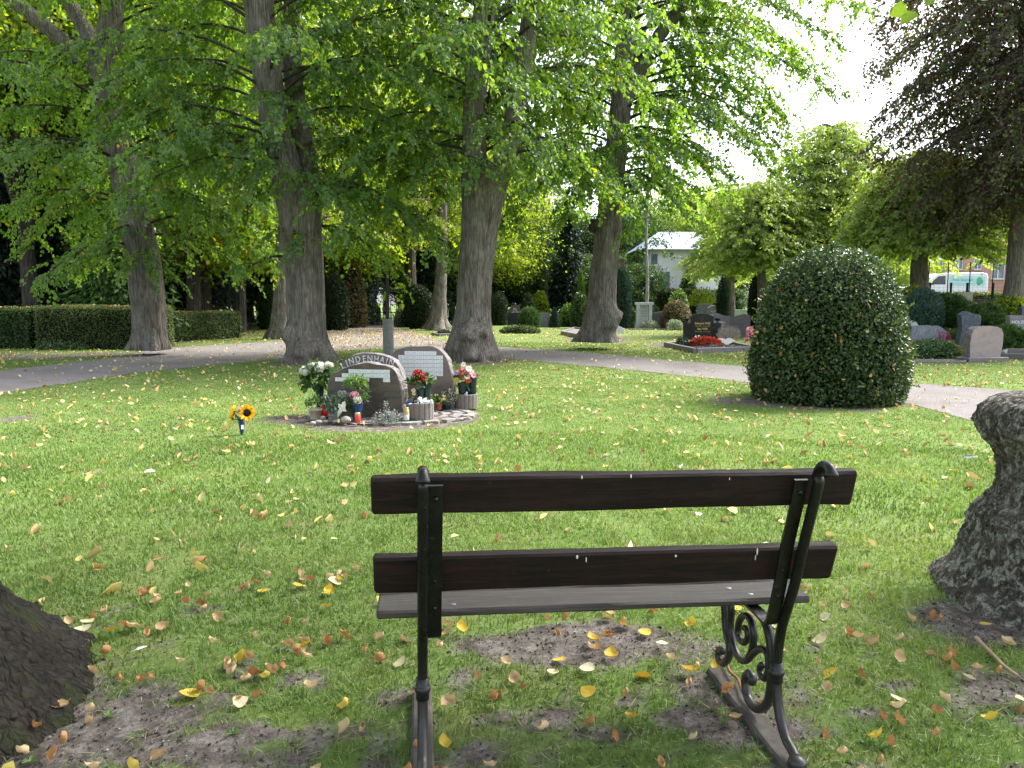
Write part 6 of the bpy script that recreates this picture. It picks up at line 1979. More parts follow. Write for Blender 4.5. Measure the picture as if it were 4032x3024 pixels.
def kerb(label, corners, hgt=.14, wd=.09, fillmat=None, mat=KERB, name='grave_border', fill=True):
    pts = [G(*c) for c in corners]
    c = np.mean(pts, axis=0)
    t = thing(name, label, 'grave border', c)
    n = len(pts)
    for i in range(n):
        a, b = pts[i], pts[(i + 1) % n]
        d = b - a; L = np.linalg.norm(d[:2]); rz = math.atan2(d[1], d[0])
        zz_ = (gz(a[0], a[1]) + gz(b[0], b[1])) / 2
        o = MB().box((0, 0, 0), (L - (wd if i % 2 else -0.0) * 1.02, wd, hgt + .06), bev=.008).build('kerbstone', mat, t, tuple((a + b) / 2 - c + np.array([0, 0, hgt / 2 - .03])), (0, 0, rz))
    if fill:
        V = [tuple(p - c + np.array([0, 0, hgt * .55])) for p in pts]
        mb = MB(); mb.add(V, [tuple(range(n))])
        mb.build('bed', fillmat or EARTH, t)
    return t, c
GRAVEL = simple('pale_gravel', (.15, .14, .132), .95, .2, .4, 90, .8)
kerb('low kerb of a gravel grave left of the birdhouse linden', [(2212, 1318), (2290, 1334), (2350, 1310), (2260, 1300)], .18, .12, GRAVEL)
kerb('small dark kerbed grave left of the forked linden', [(1702, 1318), (1722, 1324), (1800, 1322), (1790, 1310)], .12, .10)
px_shrub('grave_planting', 'dark green plants in the small kerbed grave left of the forked linden', 'plant', (1718, 1770, 1299, 1316), 'dome', CYPR, 400, .10, hull=None, seed=30, depth=float(G(1745, 1318)[1]))
px_shrub('column_juniper', 'tall dark column juniper right behind the birdhouse linden', 'shrub', (2412, 2490, 1042, 1290), 'column', CYPR, 4200, .16, lump=.16, seed=31, up=1.2, ratio=.35, depth=46)
q = G(2441, 1314)
t = thing('gravestone', 'small pale leaning stone at the foot of the birdhouse linden', 'gravestone', q, .3)
mb = MB(); mb.prism([(-.26, -.05), (-.30, .25), (-.05, .40), (.26, .22), (.18, -.05)], -.06, .06, rough=.03, seed=3); mb.build('slab', LIGHTST, t, None, (R(-14), 0, 0))
px_shrub('laurel_hedge', 'dark broad leaved hedge left of the family gravestone', 'hedge', (2452, 2504, 1194, 1290), 'column', HOLLY, 1500, .15, seed=32, depth=47, lump=.1)
# the family stone
HAY = stone_mat('weathered_pale_granite', (.33, .34, .36), (.44, .45, .48), (.54, .55, .58), 9, .8, .25, bmp=.3)
gb = G(2534, 1296); X, Dh = gb[0], gb[1]
sc_ = W(1, Dh)
t = thing('family_gravestone', 'pale stone portal with a cross and the family name in dark letters', 'gravestone', (X, Dh, 0))
hz_ = float(P(2534, 1191, Dh)[2]); wv = 71 * sc_
MB().box((0, 0, hz_ - .07), (wv, .36, .165), bev=.012).build('lintel', HAY, t)
for sx in (-1, 1):
    MB().box((sx * wv * .345, -.03, (hz_ - .155) / 2), (wv * .17, .30, hz_ - .155), bev=.01).build('pillar', HAY, t)
    MB().box((sx * wv * .345, -.05, .10), (wv * .21, .34, .26), bev=.01).build('pillar_foot', HAY, t)
MB().box((0, .05, (hz_ - .155) / 2), (wv * .50, .14, hz_ - .16)).build('tablet', HAY, t)
for k, (s_, z_, sz) in enumerate((('A', .775, .10), ('\u03a9', .775, .10), ('FAMILIE', .68, .105), ('ERNST', .585, .10), ('HAY', .485, .125))):
    text_mesh(s_, sz, INKM, 'lettering', t, (-.10 if k == 0 else .10 if k == 1 else 0), hz_ * z_, -.023, .003, spacing=1.25 if s_ == 'HAY' else 1.0)
MB().box((0, -.024, hz_ * .80), (.014, .006, .24)).build('cross_mark', INKM, t)
MB().box((0, -.0245, hz_ * .845), (.10, .006, .014)).build('cross_mark', INKM, t)
px_shrub('flowering_plant', 'silvery plant with white flowers before the family stone', 'plant', (2531, 2598, 1264, 1298), 'dome', VARI, 700, .11, seed=33, hull=None, lump=.35, depth=Dh - .8)
headstone('dark slanted gravestone right of the family stone', (2574, 2634, 1226, 1296), DARKST, [(0, 0), (0, .95), (1, 1), (1, 0)], .16, depth=Dh + .6)
px_shrub('rounded_shrub', 'small green mound above the dark slanted gravestone', 'shrub', (2566, 2608, 1206, 1270), 'dome', JUNI, 600, .13, seed=34, depth=Dh + 3)
px_shrub('japanese_maple', 'wide russet domed bush right of the family stone', 'shrub', (2610, 2734, 1180, 1292), 'dome', RUSS, 3200, .13, seed=35, depth=Dh - 1, lump=.12, hang=.7)
px_shrub('flowering_plant', 'white variegated plants below the russet bush', 'plant', (2632, 2698, 1258, 1300), 'dome', VARI, 800, .11, seed=36, hull=None, lump=.3, depth=Dh - 2.5)
tag(MB().box((0, 0, 0), (W(330, Dh - 2), .10, .10), bev=.01).build('stone_edging', KERB, None, (float(P(2600, 1200, Dh - 1.2)[0]), Dh - 1.2, .03)), 'long low stone edging in front of the family gravestone', 'edging')
px_shrub('rose_bush', 'loose rose bush with pale yellow blooms beyond the russet bush', 'shrub', (2636, 2722, 1140, 1240), 'dome', FOLL, 1100, .16, seed=37, depth=54, lump=.35)
tq = bpy.data.objects[-1] if False else None
rt = [o for o in COL.objects if o.name.startswith('rose_bush')][-1]
for i in range(9): daisy(rt, (random.uniform(-.6, .6), -.7, random.uniform(1.0, 1.85)), .11, PPALEY if i % 2 else PWHITE, 300 + i, (0, -1, .3), 8, None, .2, 'rose_bloom')
px_shrub('rounded_conifer', 'mid green bushy conifer before the white house', 'shrub', (2680, 2746, 1062, 1200), 'column', JUNI, 2200, .17, seed=38, depth=60, lump=.2, up=.8)
# little maple on a bare stem
loc, rx, h = box_px(2716, 2814, 1132, 1240, depth=50)
shrub('small_maple', 'little yellow green maple on a thin bare stem', 'tree', (loc[0], 50, 0), rx, h * .46, 'dome', YELG, 1300, .17, seed=39, lump=.3, hull=None, z0=h * .54, stem=(.1, .035), depth=.7)
headstone('tall dark slab behind the little maple', (2746, 2800, 1197, 1262), DARKST, RECT, .16, depth=47)
t, w, h, th = headstone('grey gravestone with a curved top left of the first cypress', (2787, 2832, 1202, 1270), PURPST, [(0, 0), (0, .9), (.3, .98), (.6, 1), (1, .97), (1, 0)], .2, depth=44)
text_mesh('Familie', .13, WHITE, 'lettering', t, 0, h * .76, -th / 2 - .003, .002)
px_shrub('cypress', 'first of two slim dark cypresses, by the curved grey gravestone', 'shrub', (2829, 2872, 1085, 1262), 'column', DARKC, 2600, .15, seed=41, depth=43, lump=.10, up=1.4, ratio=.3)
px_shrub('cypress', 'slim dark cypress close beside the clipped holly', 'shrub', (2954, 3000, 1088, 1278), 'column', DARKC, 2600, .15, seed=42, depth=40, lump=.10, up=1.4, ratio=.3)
headstone('pale green low slab between the two cypresses', (2895, 2940, 1219, 1262), stone_mat('pale_green_stone', (.42, .48, .40), (.52, .58, .50), (.6, .65, .58), 6), RECT, .14, depth=42)
t, w, h, th = headstone('left half of a wavy violet grey double gravestone', (2786, 2872, 1232, 1330), PURPST, [(0, 0), (0, .88), (.15, .96), (.32, 1), (.5, .98), (.7, .91), (.85, .88), (1, .88), (1, 0)], .18, depth=34, group='wavy double gravestone')
text_mesh('Scheffler', .15, WHITE, 'lettering', t, .06, h * .62, -th / 2 - .003, .002)
text_mesh('1929 - 2006', .09, WHITE, 'lettering', t, .04, h * .50, -th / 2 - .003, .002)
text_mesh('Scheffler', .13, WHITE, 'lettering', t, .06, h * .38, -th / 2 - .003, .002)
headstone('right half of the wavy double gravestone, with wood grain lines', (2873, 2954, 1236, 1330), stone_mat('grained_violet_stone', (.09, .075, .085), (.15, .13, .14), (.21, .18, .19), 6, .6, .3, (.5, 1, 9)), [(0, 0), (0, .88), (.2, .88), (.4, .93), (.6, .99), (.75, 1), (.9, .97), (1, .93), (1, 0)], .18, depth=34.2, group='wavy double gravestone')
px_shrub('dry_perennials', 'dry lilac stalks before the wavy double gravestone', 'plant', (2836, 2930, 1292, 1325), 'dome', petal('dry_stalk', (.22, .19, .18), (.42, .37, .38), .1), 420, .20, seed=43, hull=None, up=3, ratio=.08, depth=31)
for i, (a, b) in enumerate(((2960, 1300), (2972, 1302))): pass
px_shrub('flowering_plant', 'pink flowers half hidden by the left side of the holly', 'plant', (2946, 2978, 1284, 1322), 'dome', PPINK, 160, .10, seed=44, hull=None, depth=30)

# ---- the black gravestone with urns
gb = G(2762, 1337); Dw = gb[1]
sc_ = W(1, Dw)
wz = R(-9)
t = thing('gravestone', 'black polished gravestone flanked by two pillars with urns, gold lettering', 'gravestone', (gb[0], Dw, 0), wz)
hs = float(P(2762, 1234, Dw)[2]); w = 88 * sc_
mb = MB(); mb.prism([((a - .5) * w, b * hs if b > 0 else -.05) for a, b in ARCH(.86, 14)], -.09, .09, bev=.006); mb.build('slab', DARKGR, t)
hp_ = float(P(2704, 1272, Dw)[2])
for sx in (-1, 1):
    MB().box((sx * (w * .5 + .155), -.03, hp_ / 2 - .02), (.29, .30, hp_ + .04), bev=.006).build('pillar', DARKGR, t)
    u = MB(); u.lathe([(.085, 0), (.085, .018), (.03, .04), (.024, .075), (.05, .10), (.10, .14), (.125, .19), (.135, .20), (.12, .205), (.07, .17)], n=24)
    u.build('urn', DARKGR, t, (sx * (w * .5 + .155), -.03, hp_))
for s_, z_, sz, b in (('Edward Will', .62, .125, .003), ('* 10.1.1930   \u2020 15.1.2009', .515, .062, 0), ('Ilse Will', .41, .125, .003), ('* 24.10.1931   \u2020 2.11.2012', .305, .062, 0)):
    text_mesh(s_, sz, GOLD, 'lettering', t, .02, hs * z_, -.093, .003, bold=b)
mb = MB(); zc = hs * .80
for pts in ([(-.07, .02), (-.05, .08), (0, .12), (.05, .10), (.06, -.06), (-.04, -.07), (-.07, .02)], [(-.04, -.02), (0, .03), (.03, -.04)], [(-.05, -.10), (.05, -.10)], [(.0, .10), (.01, -.06)]):
    mb.tube([(a, -.092, zc + b) for a, b in pts], .005, 4)
mb.build('emblem', simple('dull_gold_line', (.22, .17, .11), .5, .5, .1), t)
kt, kc = kerb('brown stone kerb round the black gravestone and its red begonias', [(2619, 1364), (2736, 1391), (2975, 1383), (2840, 1352)], .155, .11)
def grave_plant(label, box, shape, mat, n, L, dy=0, **k):
    return px_shrub(k.pop('name', 'grave_planting'), label, 'plant', box, shape, mat, n, L, hull=None, **k)
bd = float(G(2785, 1372)[1])
px_shrub('begonias', 'bed of red begonias before the black gravestone', 'flower bed', (2718, 2852, 1326, 1372), 'dome', leafmat('begonia_bloom', [(0, (.05, .08, .03)), (.3, (.12, .10, .05)), (.42, (.42, .03, .02)), (1, (.66, .09, .06))], .25, (1.2, 1.1, 1), .55, .3), 1500, .075, depth=bd, hull=None, lump=.25, seed=51, ratio=.8, ryf=.45, back=.5)
px_shrub('silver_planting', 'low blue green ground plants along the front kerb', 'plant', (2740, 2960, 1356, 1380), 'dome', leafmat('sedum', [(0, (.06, .11, .09)), (1, (.26, .33, .30))], .1, (1.1, 1.2, 1), .6, .3), 900, .06, depth=float(G(2850, 1384)[1]), hull=None, lump=.3, seed=52, ryf=.22, back=.6)
px_shrub('heather_bowl', 'bowl of dark heather at the left of the begonias', 'plant', (2668, 2722, 1328, 1364), 'dome', CYPR, 500, .08, depth=float(G(2690, 1372)[1]), hull=None, seed=53, lump=.3)
q = G(2870, 1368)
t = thing('heart_plaque', 'grey heart shaped grave plaque beside the begonias', 'plaque', (q[0], q[1] + .3, .1), R(-5))
hp = [(.018 * 16 * math.sin(a) ** 3, .018 * (13 * math.cos(a) - 5 * math.cos(2 * a) - 2 * math.cos(3 * a) - math.cos(4 * a)) + .15) for a in np.linspace(0, 2 * PI, 40)[:-1]]
mb = MB(); mb.prism(hp[::-1], -.03, .03, bev=.005); mb.build('heart', DARKST, t, None, (R(-62), 0, 0))
px_shrub('white_blooms', 'two white blooms behind the begonias', 'plant', (2735, 2775, 1320, 1336), 'dome', PWHITE, 60, .07, depth=bd + .9, hull=None, seed=54, ryf=.4)
# ---- graves and shrubs to the right of the holly
q = G(3660, 1420)
t, w, h, th = headstone('broad blue grey gravestone with a broken right edge, half sunk in ivy', (3585, 3732, 1281, 1400), BLUEGR, [(.04, 0), (0, .55), (.02, .98), (.35, 1.0), (.55, 1.0), (.62, .93), (.72, .99), (.85, .90), (.90, .80), (1, .74), (.93, .4), (.82, 0)], .2, depth=22.6, edge=ROUGHED)
px_shrub('ground_ivy', 'mound of ivy before the broad blue grey gravestone', 'plant', (3572, 3790, 1338, 1422), 'dome', IVY, 2600, .085, depth=20.9, seed=61, lump=.3, hull=.7, ryf=.45, freq=1.0, back=.4)
headstone('rounded pale stone peeping out left above the blue grey gravestone', (3556, 3614, 1262, 1360), LIGHTST, ARCH(.6), .3, depth=24.0)
t, w, h, th = headstone('plain pink granite gravestone with a rounded top on a grey plinth', (3808, 3952, 1284, 1424), PINKGR, [(.02, 0), (.0, .45), (.03, .75), (.09, .90), (.2, .965), (.4, .995), (.6, 1), (.8, .985), (.93, .92), (.99, .78), (1, .5), (.97, .2), (.945, 0)], .26, rz=R(9), edge=ROUGHED, base=(1.22, .12), basemat=KERB, rough=.02, seed=6)
px_shrub('golden_euonymus', 'low yellow edged shrub left of the pink gravestone', 'shrub', (3742, 3820, 1360, 1420), 'dome', leafmat('euonymus', [(0, (.07, .10, .025)), (.5, (.20, .22, .05)), (1, (.42, .38, .10))], .2, (1.2, 1.2, .7), .5, .3), 900, .06, depth=20.9, seed=62, lump=.15, ryf=.8)
kerb('dark flush kerb below the ivy mound', [(3500, 1430), (3800, 1430), (3800, 1424), (3500, 1424)], .06, .06, fill=False)
px_shrub('clipped_box', 'low clipped box hedge between the blue grey and the pink gravestones', 'hedge', (3722, 3830, 1310, 1385), 'dome', HEDGE, 1800, .07, depth=24.0, seed=63, lump=.08, ryf=.6)
px_shrub('flowering_plant', 'small patch of wine red flowers beside the blue grey gravestone', 'plant', (3716, 3756, 1342, 1366), 'dome', petal('wine_petal', (.22, .02, .08), (.36, .05, .16)), 140, .05, depth=22.2, hull=None, seed=64, z0=.3)
def hill_shrub(name, label, box, shape, mat, n, L, depth, cat='shrub', **k):
    return px_shrub(name, label, cat, box, shape, mat, n, L, depth=depth, **k)
hill_shrub('blue_conifer', 'dense blue green round conifer right of the holly', (3592, 3744, 1146, 1300), 'dome', BLUEJ, 6200, .11, 25.5, seed=65, lump=.14, freq=2.2, up=1.0, ratio=.35)
hill_shrub('golden_shrub', 'glowing yellow shrub under the knobbly hornbeam', (3560, 3660, 1126, 1230), 'dome', YELG, 1500, .13, 29, seed=66, lump=.3)
hill_shrub('spreading_juniper', 'tiered dark juniper right of the blue conifer', (3722, 3832, 1172, 1330), 'dome', JUNI, 3200, .13, 25.6, seed=67, lump=.45, freq=2.4, up=.5, depth_=0) if False else px_shrub('spreading_juniper', 'tiered dark juniper right of the blue conifer', 'shrub', (3722, 3832, 1172, 1330), 'dome', JUNI, 3600, .13, depth=25.8, seed=67, lump=.45, freq=2.4, up=.5)
px_shrub('spreading_juniper', 'broad juniper spreading above the dark rough headstone', 'shrub', (3842, 3996, 1206, 1330), 'dome', JUNI, 4200, .13, depth=24.2, seed=68, lump=.45, freq=2.2, up=.5)
px_shrub('spreading_juniper', 'low juniper behind the right side of the pink gravestone', 'shrub', (3940, 4075, 1290, 1396), 'dome', JUNI, 3200, .11, depth=22.4, seed=69, lump=.35, freq=2.4, up=.4)
px_shrub('golden_juniper', 'yellow green juniper at the foot of the copper beech', 'shrub', (3944, 4090, 1176, 1290), 'dome', YELG, 2400, .12, depth=25.8, seed=70, lump=.4, freq=2, up=.5)
px_shrub('low_juniper', 'pale green flat juniper behind the tiered dark one', 'shrub', (3770, 3880, 1190, 1280), 'dome', leafmat('pale_juniper', [(0, (.08, .12, .05)), (1, (.26, .30, .14))], .2, (1.2, 1.3, .7)), 1800, .11, depth=28.5, seed=71, lump=.4, up=.5)
px_shrub('low_juniper', 'bushy green juniper before the wire fence', 'shrub', (3690, 3800, 1158, 1260), 'dome', JUNI, 2200, .12, depth=29.5, seed=72, lump=.4, freq=2, up=.5)
t, w, h, th = headstone('dark rough bluish headstone leaning among the junipers', (3776, 3856, 1226, 1330), stone_mat('dark_blue_rough_stone', (.018, .024, .04), (.04, .05, .075), (.12, .14, .17), 16, .5, .5, bmp=.5), [(0, 0), (.12, .5), (.04, .9), (.3, 1), (.6, .93), (.9, .9), (1, .8), (.96, 0)], .25, depth=23.2, rough=.03)
px = P(3860, 1222, 26.5)
tag(MB().blob((0, 0, 0), (.34, .26, .20), 7, .2, 20, 12).build('boulder', LIGHTST, None, (px[0], 26.5, float(px[2]) - .05)), 'pale rounded boulder top showing between the junipers', 'boulder')
t, w, h, th = headstone('violet grey gravestone cut by the right edge, white capital letters', (3972, 4140, 1240, 1370), PURPST, [(0, 0), (.0, .96), (.1, 1), (.6, .96), (1, .95), (1, 0)], .2, depth=23.6)
text_mesh('HOLZMANN', .13, WHITE, 'lettering', t, -.22, h * .74, -th / 2 - .003, .002)
text_mesh('WILLI', .08, WHITE, 'lettering', t, -.46, h * .62, -th / 2 - .003, .002)
text_mesh('MARGRET', .08, WHITE, 'lettering', t, -.02, h * .62, -th / 2 - .003, .002)
kerb('brown kerbstones behind the pink gravestone at the right edge', [(3945, 1412), (4160, 1424), (4160, 1400), (3960, 1392)], .16, .1, fill=False)
headstone('dark gravestone block at the right edge below the copper beech', (4018, 4060, 1206, 1300), DARKST, RECT, .2, depth=25.0)
tag(MB().box((0, 0, 0), (.55, .2, .5), bev=.01).build('gravestone', SAND, None, tuple(P(3794, 1176, 29.0))), 'small sand coloured stone block behind the junipers', 'gravestone')
# the retaining beams and the wire fence
fy = 32.0
def fx(px): return float(P(px, 1196, fy)[0])
t = thing('timber_edging', 'two dark timber beams edging the bank below the fence', 'edging', (fx(3900), fy - .8, float(gz(fx(3900), fy - .8))))
for k in range(2): MB().box((0, k * .12, .12 + k * .22), (3.4, .12, .2), bev=.01).build('beam', BARKD, t)
WIRE = simple('fence_green', (.008, .030, .028), .9, .08, .2)
z0f = 1.25
t = thing('wire_fence', 'dark green wire mesh fence on thin posts along the street', 'fence', (fx(3560), fy, z0f))
x0f = fx(3560)
mb = MB()
hf = 1.05
for k in range(0, 60):
    x = k * .2
    mb.tube([(x, 0, .05), (x, 0, hf)], .003, 3, cap=False)
for k in range(8): mb.tube([(0, 0, .05 + k * hf / 7.2), (12, 0, .05 + k * hf / 7.2)], .0035, 3, cap=False)
mb.build('mesh', WIRE, t)
for px in (3655, 3738, 3802, 3903, 4060): MB().box((fx(px) - x0f, -.05, hf / 2), (.07, .06, hf + .12)).build('post', WIRE, t)
for px in (3585, 3655, 3731, 3817, 3907, 4040): MB().tube([(fx(px) - x0f, .08, 0), (fx(px) - x0f, .08, 1.95)], .022, 6).build('tall_post', WIRE, t)
g0, g1 = (fx(3540), fy + 1.3), (fx(4300), fy + 1.1)
hedge('dark clipped hedge along the street behind the wire fence', [(g0[0], fy + 1.5), (g1[0] + 4, fy + 1.3)], 1.0, 1.14, HEDGE, 260, .10, 75)
# the brick building
by = 70.0
def bxp(px): return float(P(px, 1196, by)[0])
m, nt, bs = mnew('brick')
br = nt.nodes.new('ShaderNodeTexBrick')
br.inputs['Color1'].default_value = (.42, .17, .105, 1); br.inputs['Color2'].default_value = (.52, .25, .165, 1); br.inputs['Mortar'].default_value = (.50, .42, .36, 1)
br.inputs['Scale'].default_value = 1.0; br.inputs['Mortar Size'].default_value = .012; br.inputs['Brick Width'].default_value = .32; br.inputs['Row Height'].default_value = .115
mp = nt.nodes.new('ShaderNodeMapping'); mp.inputs['Rotation'].default_value = (R(90), 0, 0)
tc = nt.nodes.new('ShaderNodeTexCoord'); nt.links.new(tc.outputs['Object'], mp.inputs[0]); nt.links.new(mp.outputs[0], br.inputs[0])
nt.links.new(br.outputs[0], bs.inputs['Base Color']); bs.inputs['Roughness'].default_value = .9
BRICK = m
FRAME = simple('white_window_frame', (.72, .73, .74), .5, .4, .04)
GLASS = simple('window_glass', (.16, .19, .22), .08, .8, .3, 3)
t = thing('brick_building', 'red brick building with white windows behind the parked van', 'building', (bxp(3566), by, 1.5))
x1b = bxp(4700) - bxp(3566)
wins = [(3690, .70, 1.1), (3768, .75, 1.0), (3842, .75, 1.0), (3924, 1.2, 1.7), (4080, .8, 1.1), (4180, .8, 1.1), (4280, .8, 1.1)]
H_b = 12.5
zb_ = 3.05
cuts = []
for px, ww, hh_ in wins:
    for fl in range(3): cuts.append((bxp(px) - bxp(3566), zb_ + fl * 2.9 - (.85 if hh_ > 1.2 and fl == 0 else 0), ww, hh_))
# wall built as strips round the openings
xs_e = sorted(set([0, x1b] + [c[0] - c[2] / 2 for c in cuts] + [c[0] + c[2] / 2 for c in cuts]))
mb = MB()
for a, b in zip(xs_e[:-1], xs_e[1:]):
    mid = (a + b) / 2
    holes = sorted([(c[1], c[1] + c[3]) for c in cuts if abs(c[0] - mid) < c[2] / 2])
    z = -.3
    for h0, h1 in holes + [(H_b, None)]:
        if h0 > z: mb.box((mid, .2, (z + h0) / 2), (b - a, .4, h0 - z))
        z = h1
mb.build('wall', BRICK, t)
for x, z, ww, hh_ in cuts:
    f = MB()
    for sx in (-1, 1): f.box((x + sx * (ww / 2 - .04), .12, z + hh_ / 2), (.08, .1, hh_))
    f.box((x, .12, z + hh_ - .04), (ww - .16, .1, .08)); f.box((x, .12, z + .04), (ww - .16, .1, .08)); f.box((x, .12, z + hh_ / 2), (.07, .1, hh_ - .16))
    fo = f.build('window', FRAME, t)
    MB().box((x, .15, z + hh_ / 2), (ww - .1, .02, hh_ - .1)).build('pane', GLASS, fo)
    MB().box((x, -.04, z - .05), (ww + .14, .18, .09)).build('sill', SAND, fo)
MB().box((x1b / 2, 3.4, H_b + .1), (x1b + .6, 7.4, .22)).build('roof', DARKST, t)
mb = MB(); mb.box((.0, 3.6, H_b / 2 - .2), (.4, 6.3, H_b)); mb.build('side_wall', BRICK, t)
# the parked van
vy = 51.0
x0v, x1v = float(P(3596, 1196, vy)[0]), float(P(3886, 1196, vy)[0])
x0v -= .15
L = x1v - x0v
L = max(L, 4.9)
VZ = 1.556
CARW = simple('white_van_paint', (.74, .76, .78), .25, .6, .03, 3)
GLV = simple('van_glass', (.04, .05, .06), .06, .8, .2)
TYRE = simple('tyre', (.02, .02, .02), .9, .2, .2)
t = thing('parked_van', 'white delivery van with pale green sign on its side, parked behind the hedge', 'van', (x0v, vy, VZ))
# side profile: nose at x=0 pointing left
prof = [(.02, .35), (.0, .62), (.05, .86), (.22, 1.02), (.72, 1.18), (1.55, 1.80), (1.75, 1.90), (2.2, 1.96), (L - .4, 1.98), (L - .1, 1.93), (L, 1.7), (L + .02, .9), (L, .35)]
mb = MB(); mb.prism(np.array(prof)[::-1], 0, 1.85, bev=.05); mb.build('body', CARW, t)
mb = MB(); mb.prism(np.array([(.86, 1.23), (1.56, 1.75), (1.62, 1.76), (1.62, 1.19), (.95, 1.19)])[::-1], -.004, .03); 
MB().prism(np.array([(1.22, 1.20), (1.28, 1.36), (1.72, 1.74), (2.18, 1.77), (2.20, 1.20)])[::-1], -.006, .03).build('side_window', GLV, t)
MB().box((0, 0, 0), (1.02, 1.45, .01)).build('windscreen', simple('bright_windscreen', (.30, .34, .38), .05, .9, .1), t, (1.10, .92, 1.50), (0, -math.atan2(.62, .83), 0))
for x in (.92, L - .95):
    w_ = MB(); w_.lathe([(.2, -.1), (.33, -.1), (.34, 0), (.33, .1), (.2, .1)], n=24)
    w_.v = [(a, c, b) for a, b, c in w_.v]
    wo = w_.build('wheel', TYRE, t, (x, .05, .34))
    r2 = MB(); r2.lathe([(.001, -.11), (.2, -.105), (.2, 0)], n=20); r2.v = [(a, c, b) for a, b, c in r2.v]; r2.build('rim', LIGHTST, wo)
MB().box((1.30, -.10, 1.28), (.10, .16, .22), bev=.03).build('mirror', BLKST, t)
MB().blob((.12, .25, .78), (.12, .18, .10), 1, .03, 12, 8).build('headlight', GLASS, t)
SIGN = simple('pale_green_sign', (.42, .66, .64), .4, .4, .1, 3)
MB().box((3.55 * L / 4.9, -.003, 1.42), (2.35, .006, .62)).build('sign', SIGN, t)
so = [o for o in t.children if o.name.startswith('sign')][0]
text_mesh('Frank Sauerwald', .20, simple('sign_green_ink', (.05, .22, .22), .5, .4, .1), 'sign_lettering', so, 3.25 * L / 4.9, 1.50, -.008, .002)
MB().blob((4.35 * L / 4.9, -.006, 1.42), (.22, .006, .24), 3, .35, 16, 12).build('sign_emblem', simple('sign_leaf_green', (.10, .38, .22), .5, .4, .2), so)
# a second white car cut by the hornbeam trunk
t = thing('parked_car', 'white car bonnet showing left of the knobbly hornbeam trunk', 'car', (float(P(3540, 1196, 50.5)[0]), 50.5, VZ))
mb = MB(); mb.prism(np.array([(-2.6, .3), (-2.62, .8), (-2.4, 1.0), (-1.9, 1.42), (-.7, 1.46), (.1, 1.02), (1.1, .90), (1.35, .72), (1.38, .3)])[::-1], 0, 1.7, bev=.05); mb.build('body', CARW, t)
MB().prism(np.array([(-1.85, 1.0), (-1.6, 1.36), (-.75, 1.39), (-.1, 1.0)])[::-1], -.006, .03).build('side_window', GLV, t)
for x in (-1.7, .75):
    w_ = MB(); w_.lathe([(.2, -.1), (.30, -.1), (.31, 0), (.30, .1), (.2, .1)], n=20); w_.v = [(a, c, b) for a, b, c in w_.v]
    w_.build('wheel', TYRE, t, (x, .05, .31))
# the white house
wy = 62.0
def wxp(px): return float(P(px, 1196, wy)[0])
PLASTW = simple('white_render', (.78, .78, .77), .85, .2, .04, 2)
ROOFB = simple('blue_grey_roof', (.22, .26, .34), .5, .4, .2, 12)
BALC = simple('balcony_wood', (.34, .19, .12), .8, .3, .3, 10)
t = thing('white_house', 'white house with a blue grey roof glimpsed through the trees', 'building', (wxp(2540), wy, 0))
ww = wxp(2840) - wxp(2540)
def wz(py): return float(P(2650, py, wy)[2])
mb = MB(); mb.box((ww / 2, 3, wz(975) / 2 - .2), (ww, 6, wz(975) + .4)); mb.build('wall', PLASTW, t)
mb = MB()
zr0, zr1 = wz(984), wz(940)
mb.add([(-.8, -.9, zr0), (ww + .8, -.9, zr0), (ww + .8, 7, zr0), (-.8, 7, zr0), (ww * .25, 3, zr1 + .8), (ww * .75, 3, zr1 + .8)], [(0, 1, 5, 4), (1, 2, 5), (2, 3, 4, 5), (3, 0, 4), (3, 2, 1, 0)])
mb.build('roof', ROOFB, t)
for a, b, c_, d_ in ((2712, 2742, 995, 1012), (2600, 2634, 1070, 1133), (2738, 2745, 1070, 1110), (2760, 2780, 1000, 1030), (2560, 2585, 1000, 1040)):
    x0_, x1_ = wxp(a) - wxp(2540), wxp(b) - wxp(2540)
    f = MB().box(((x0_ + x1_) / 2, -.03, (wz(c_) + wz(d_)) / 2), (x1_ - x0_ + .2, .08, wz(c_) - wz(d_) + .2)).build('window', FRAME, t)
    MB().box(((x0_ + x1_) / 2, -.075, (wz(c_) + wz(d_)) / 2), (x1_ - x0_, .02, wz(c_) - wz(d_))).build('pane', GLASS, f)
x0_, x1_ = wxp(2690) - wxp(2540), wxp(2760) - wxp(2540)
mb = MB(); mb.box(((x0_ + x1_) / 2, -.55, wz(1048)), (x1_ - x0_ + .3, 1.1, .12))
for k in range(12): mb.box((x0_ + (x1_ - x0_) * (k + .5) / 12, -1.05, wz(1038)), ((x1_ - x0_) / 12 * .7, .05, wz(1028) - wz(1048)))
mb.box(((x0_ + x1_) / 2, -1.05, wz(1027)), (x1_ - x0_ + .2, .08, .08))
mb.build('balcony', BALC, t)
hedge('dark hedge in front of the white house', [(wxp(2545), 57), (wxp(2680), 57)], 1.0, 2.5, YEW, 160, .18, 77)
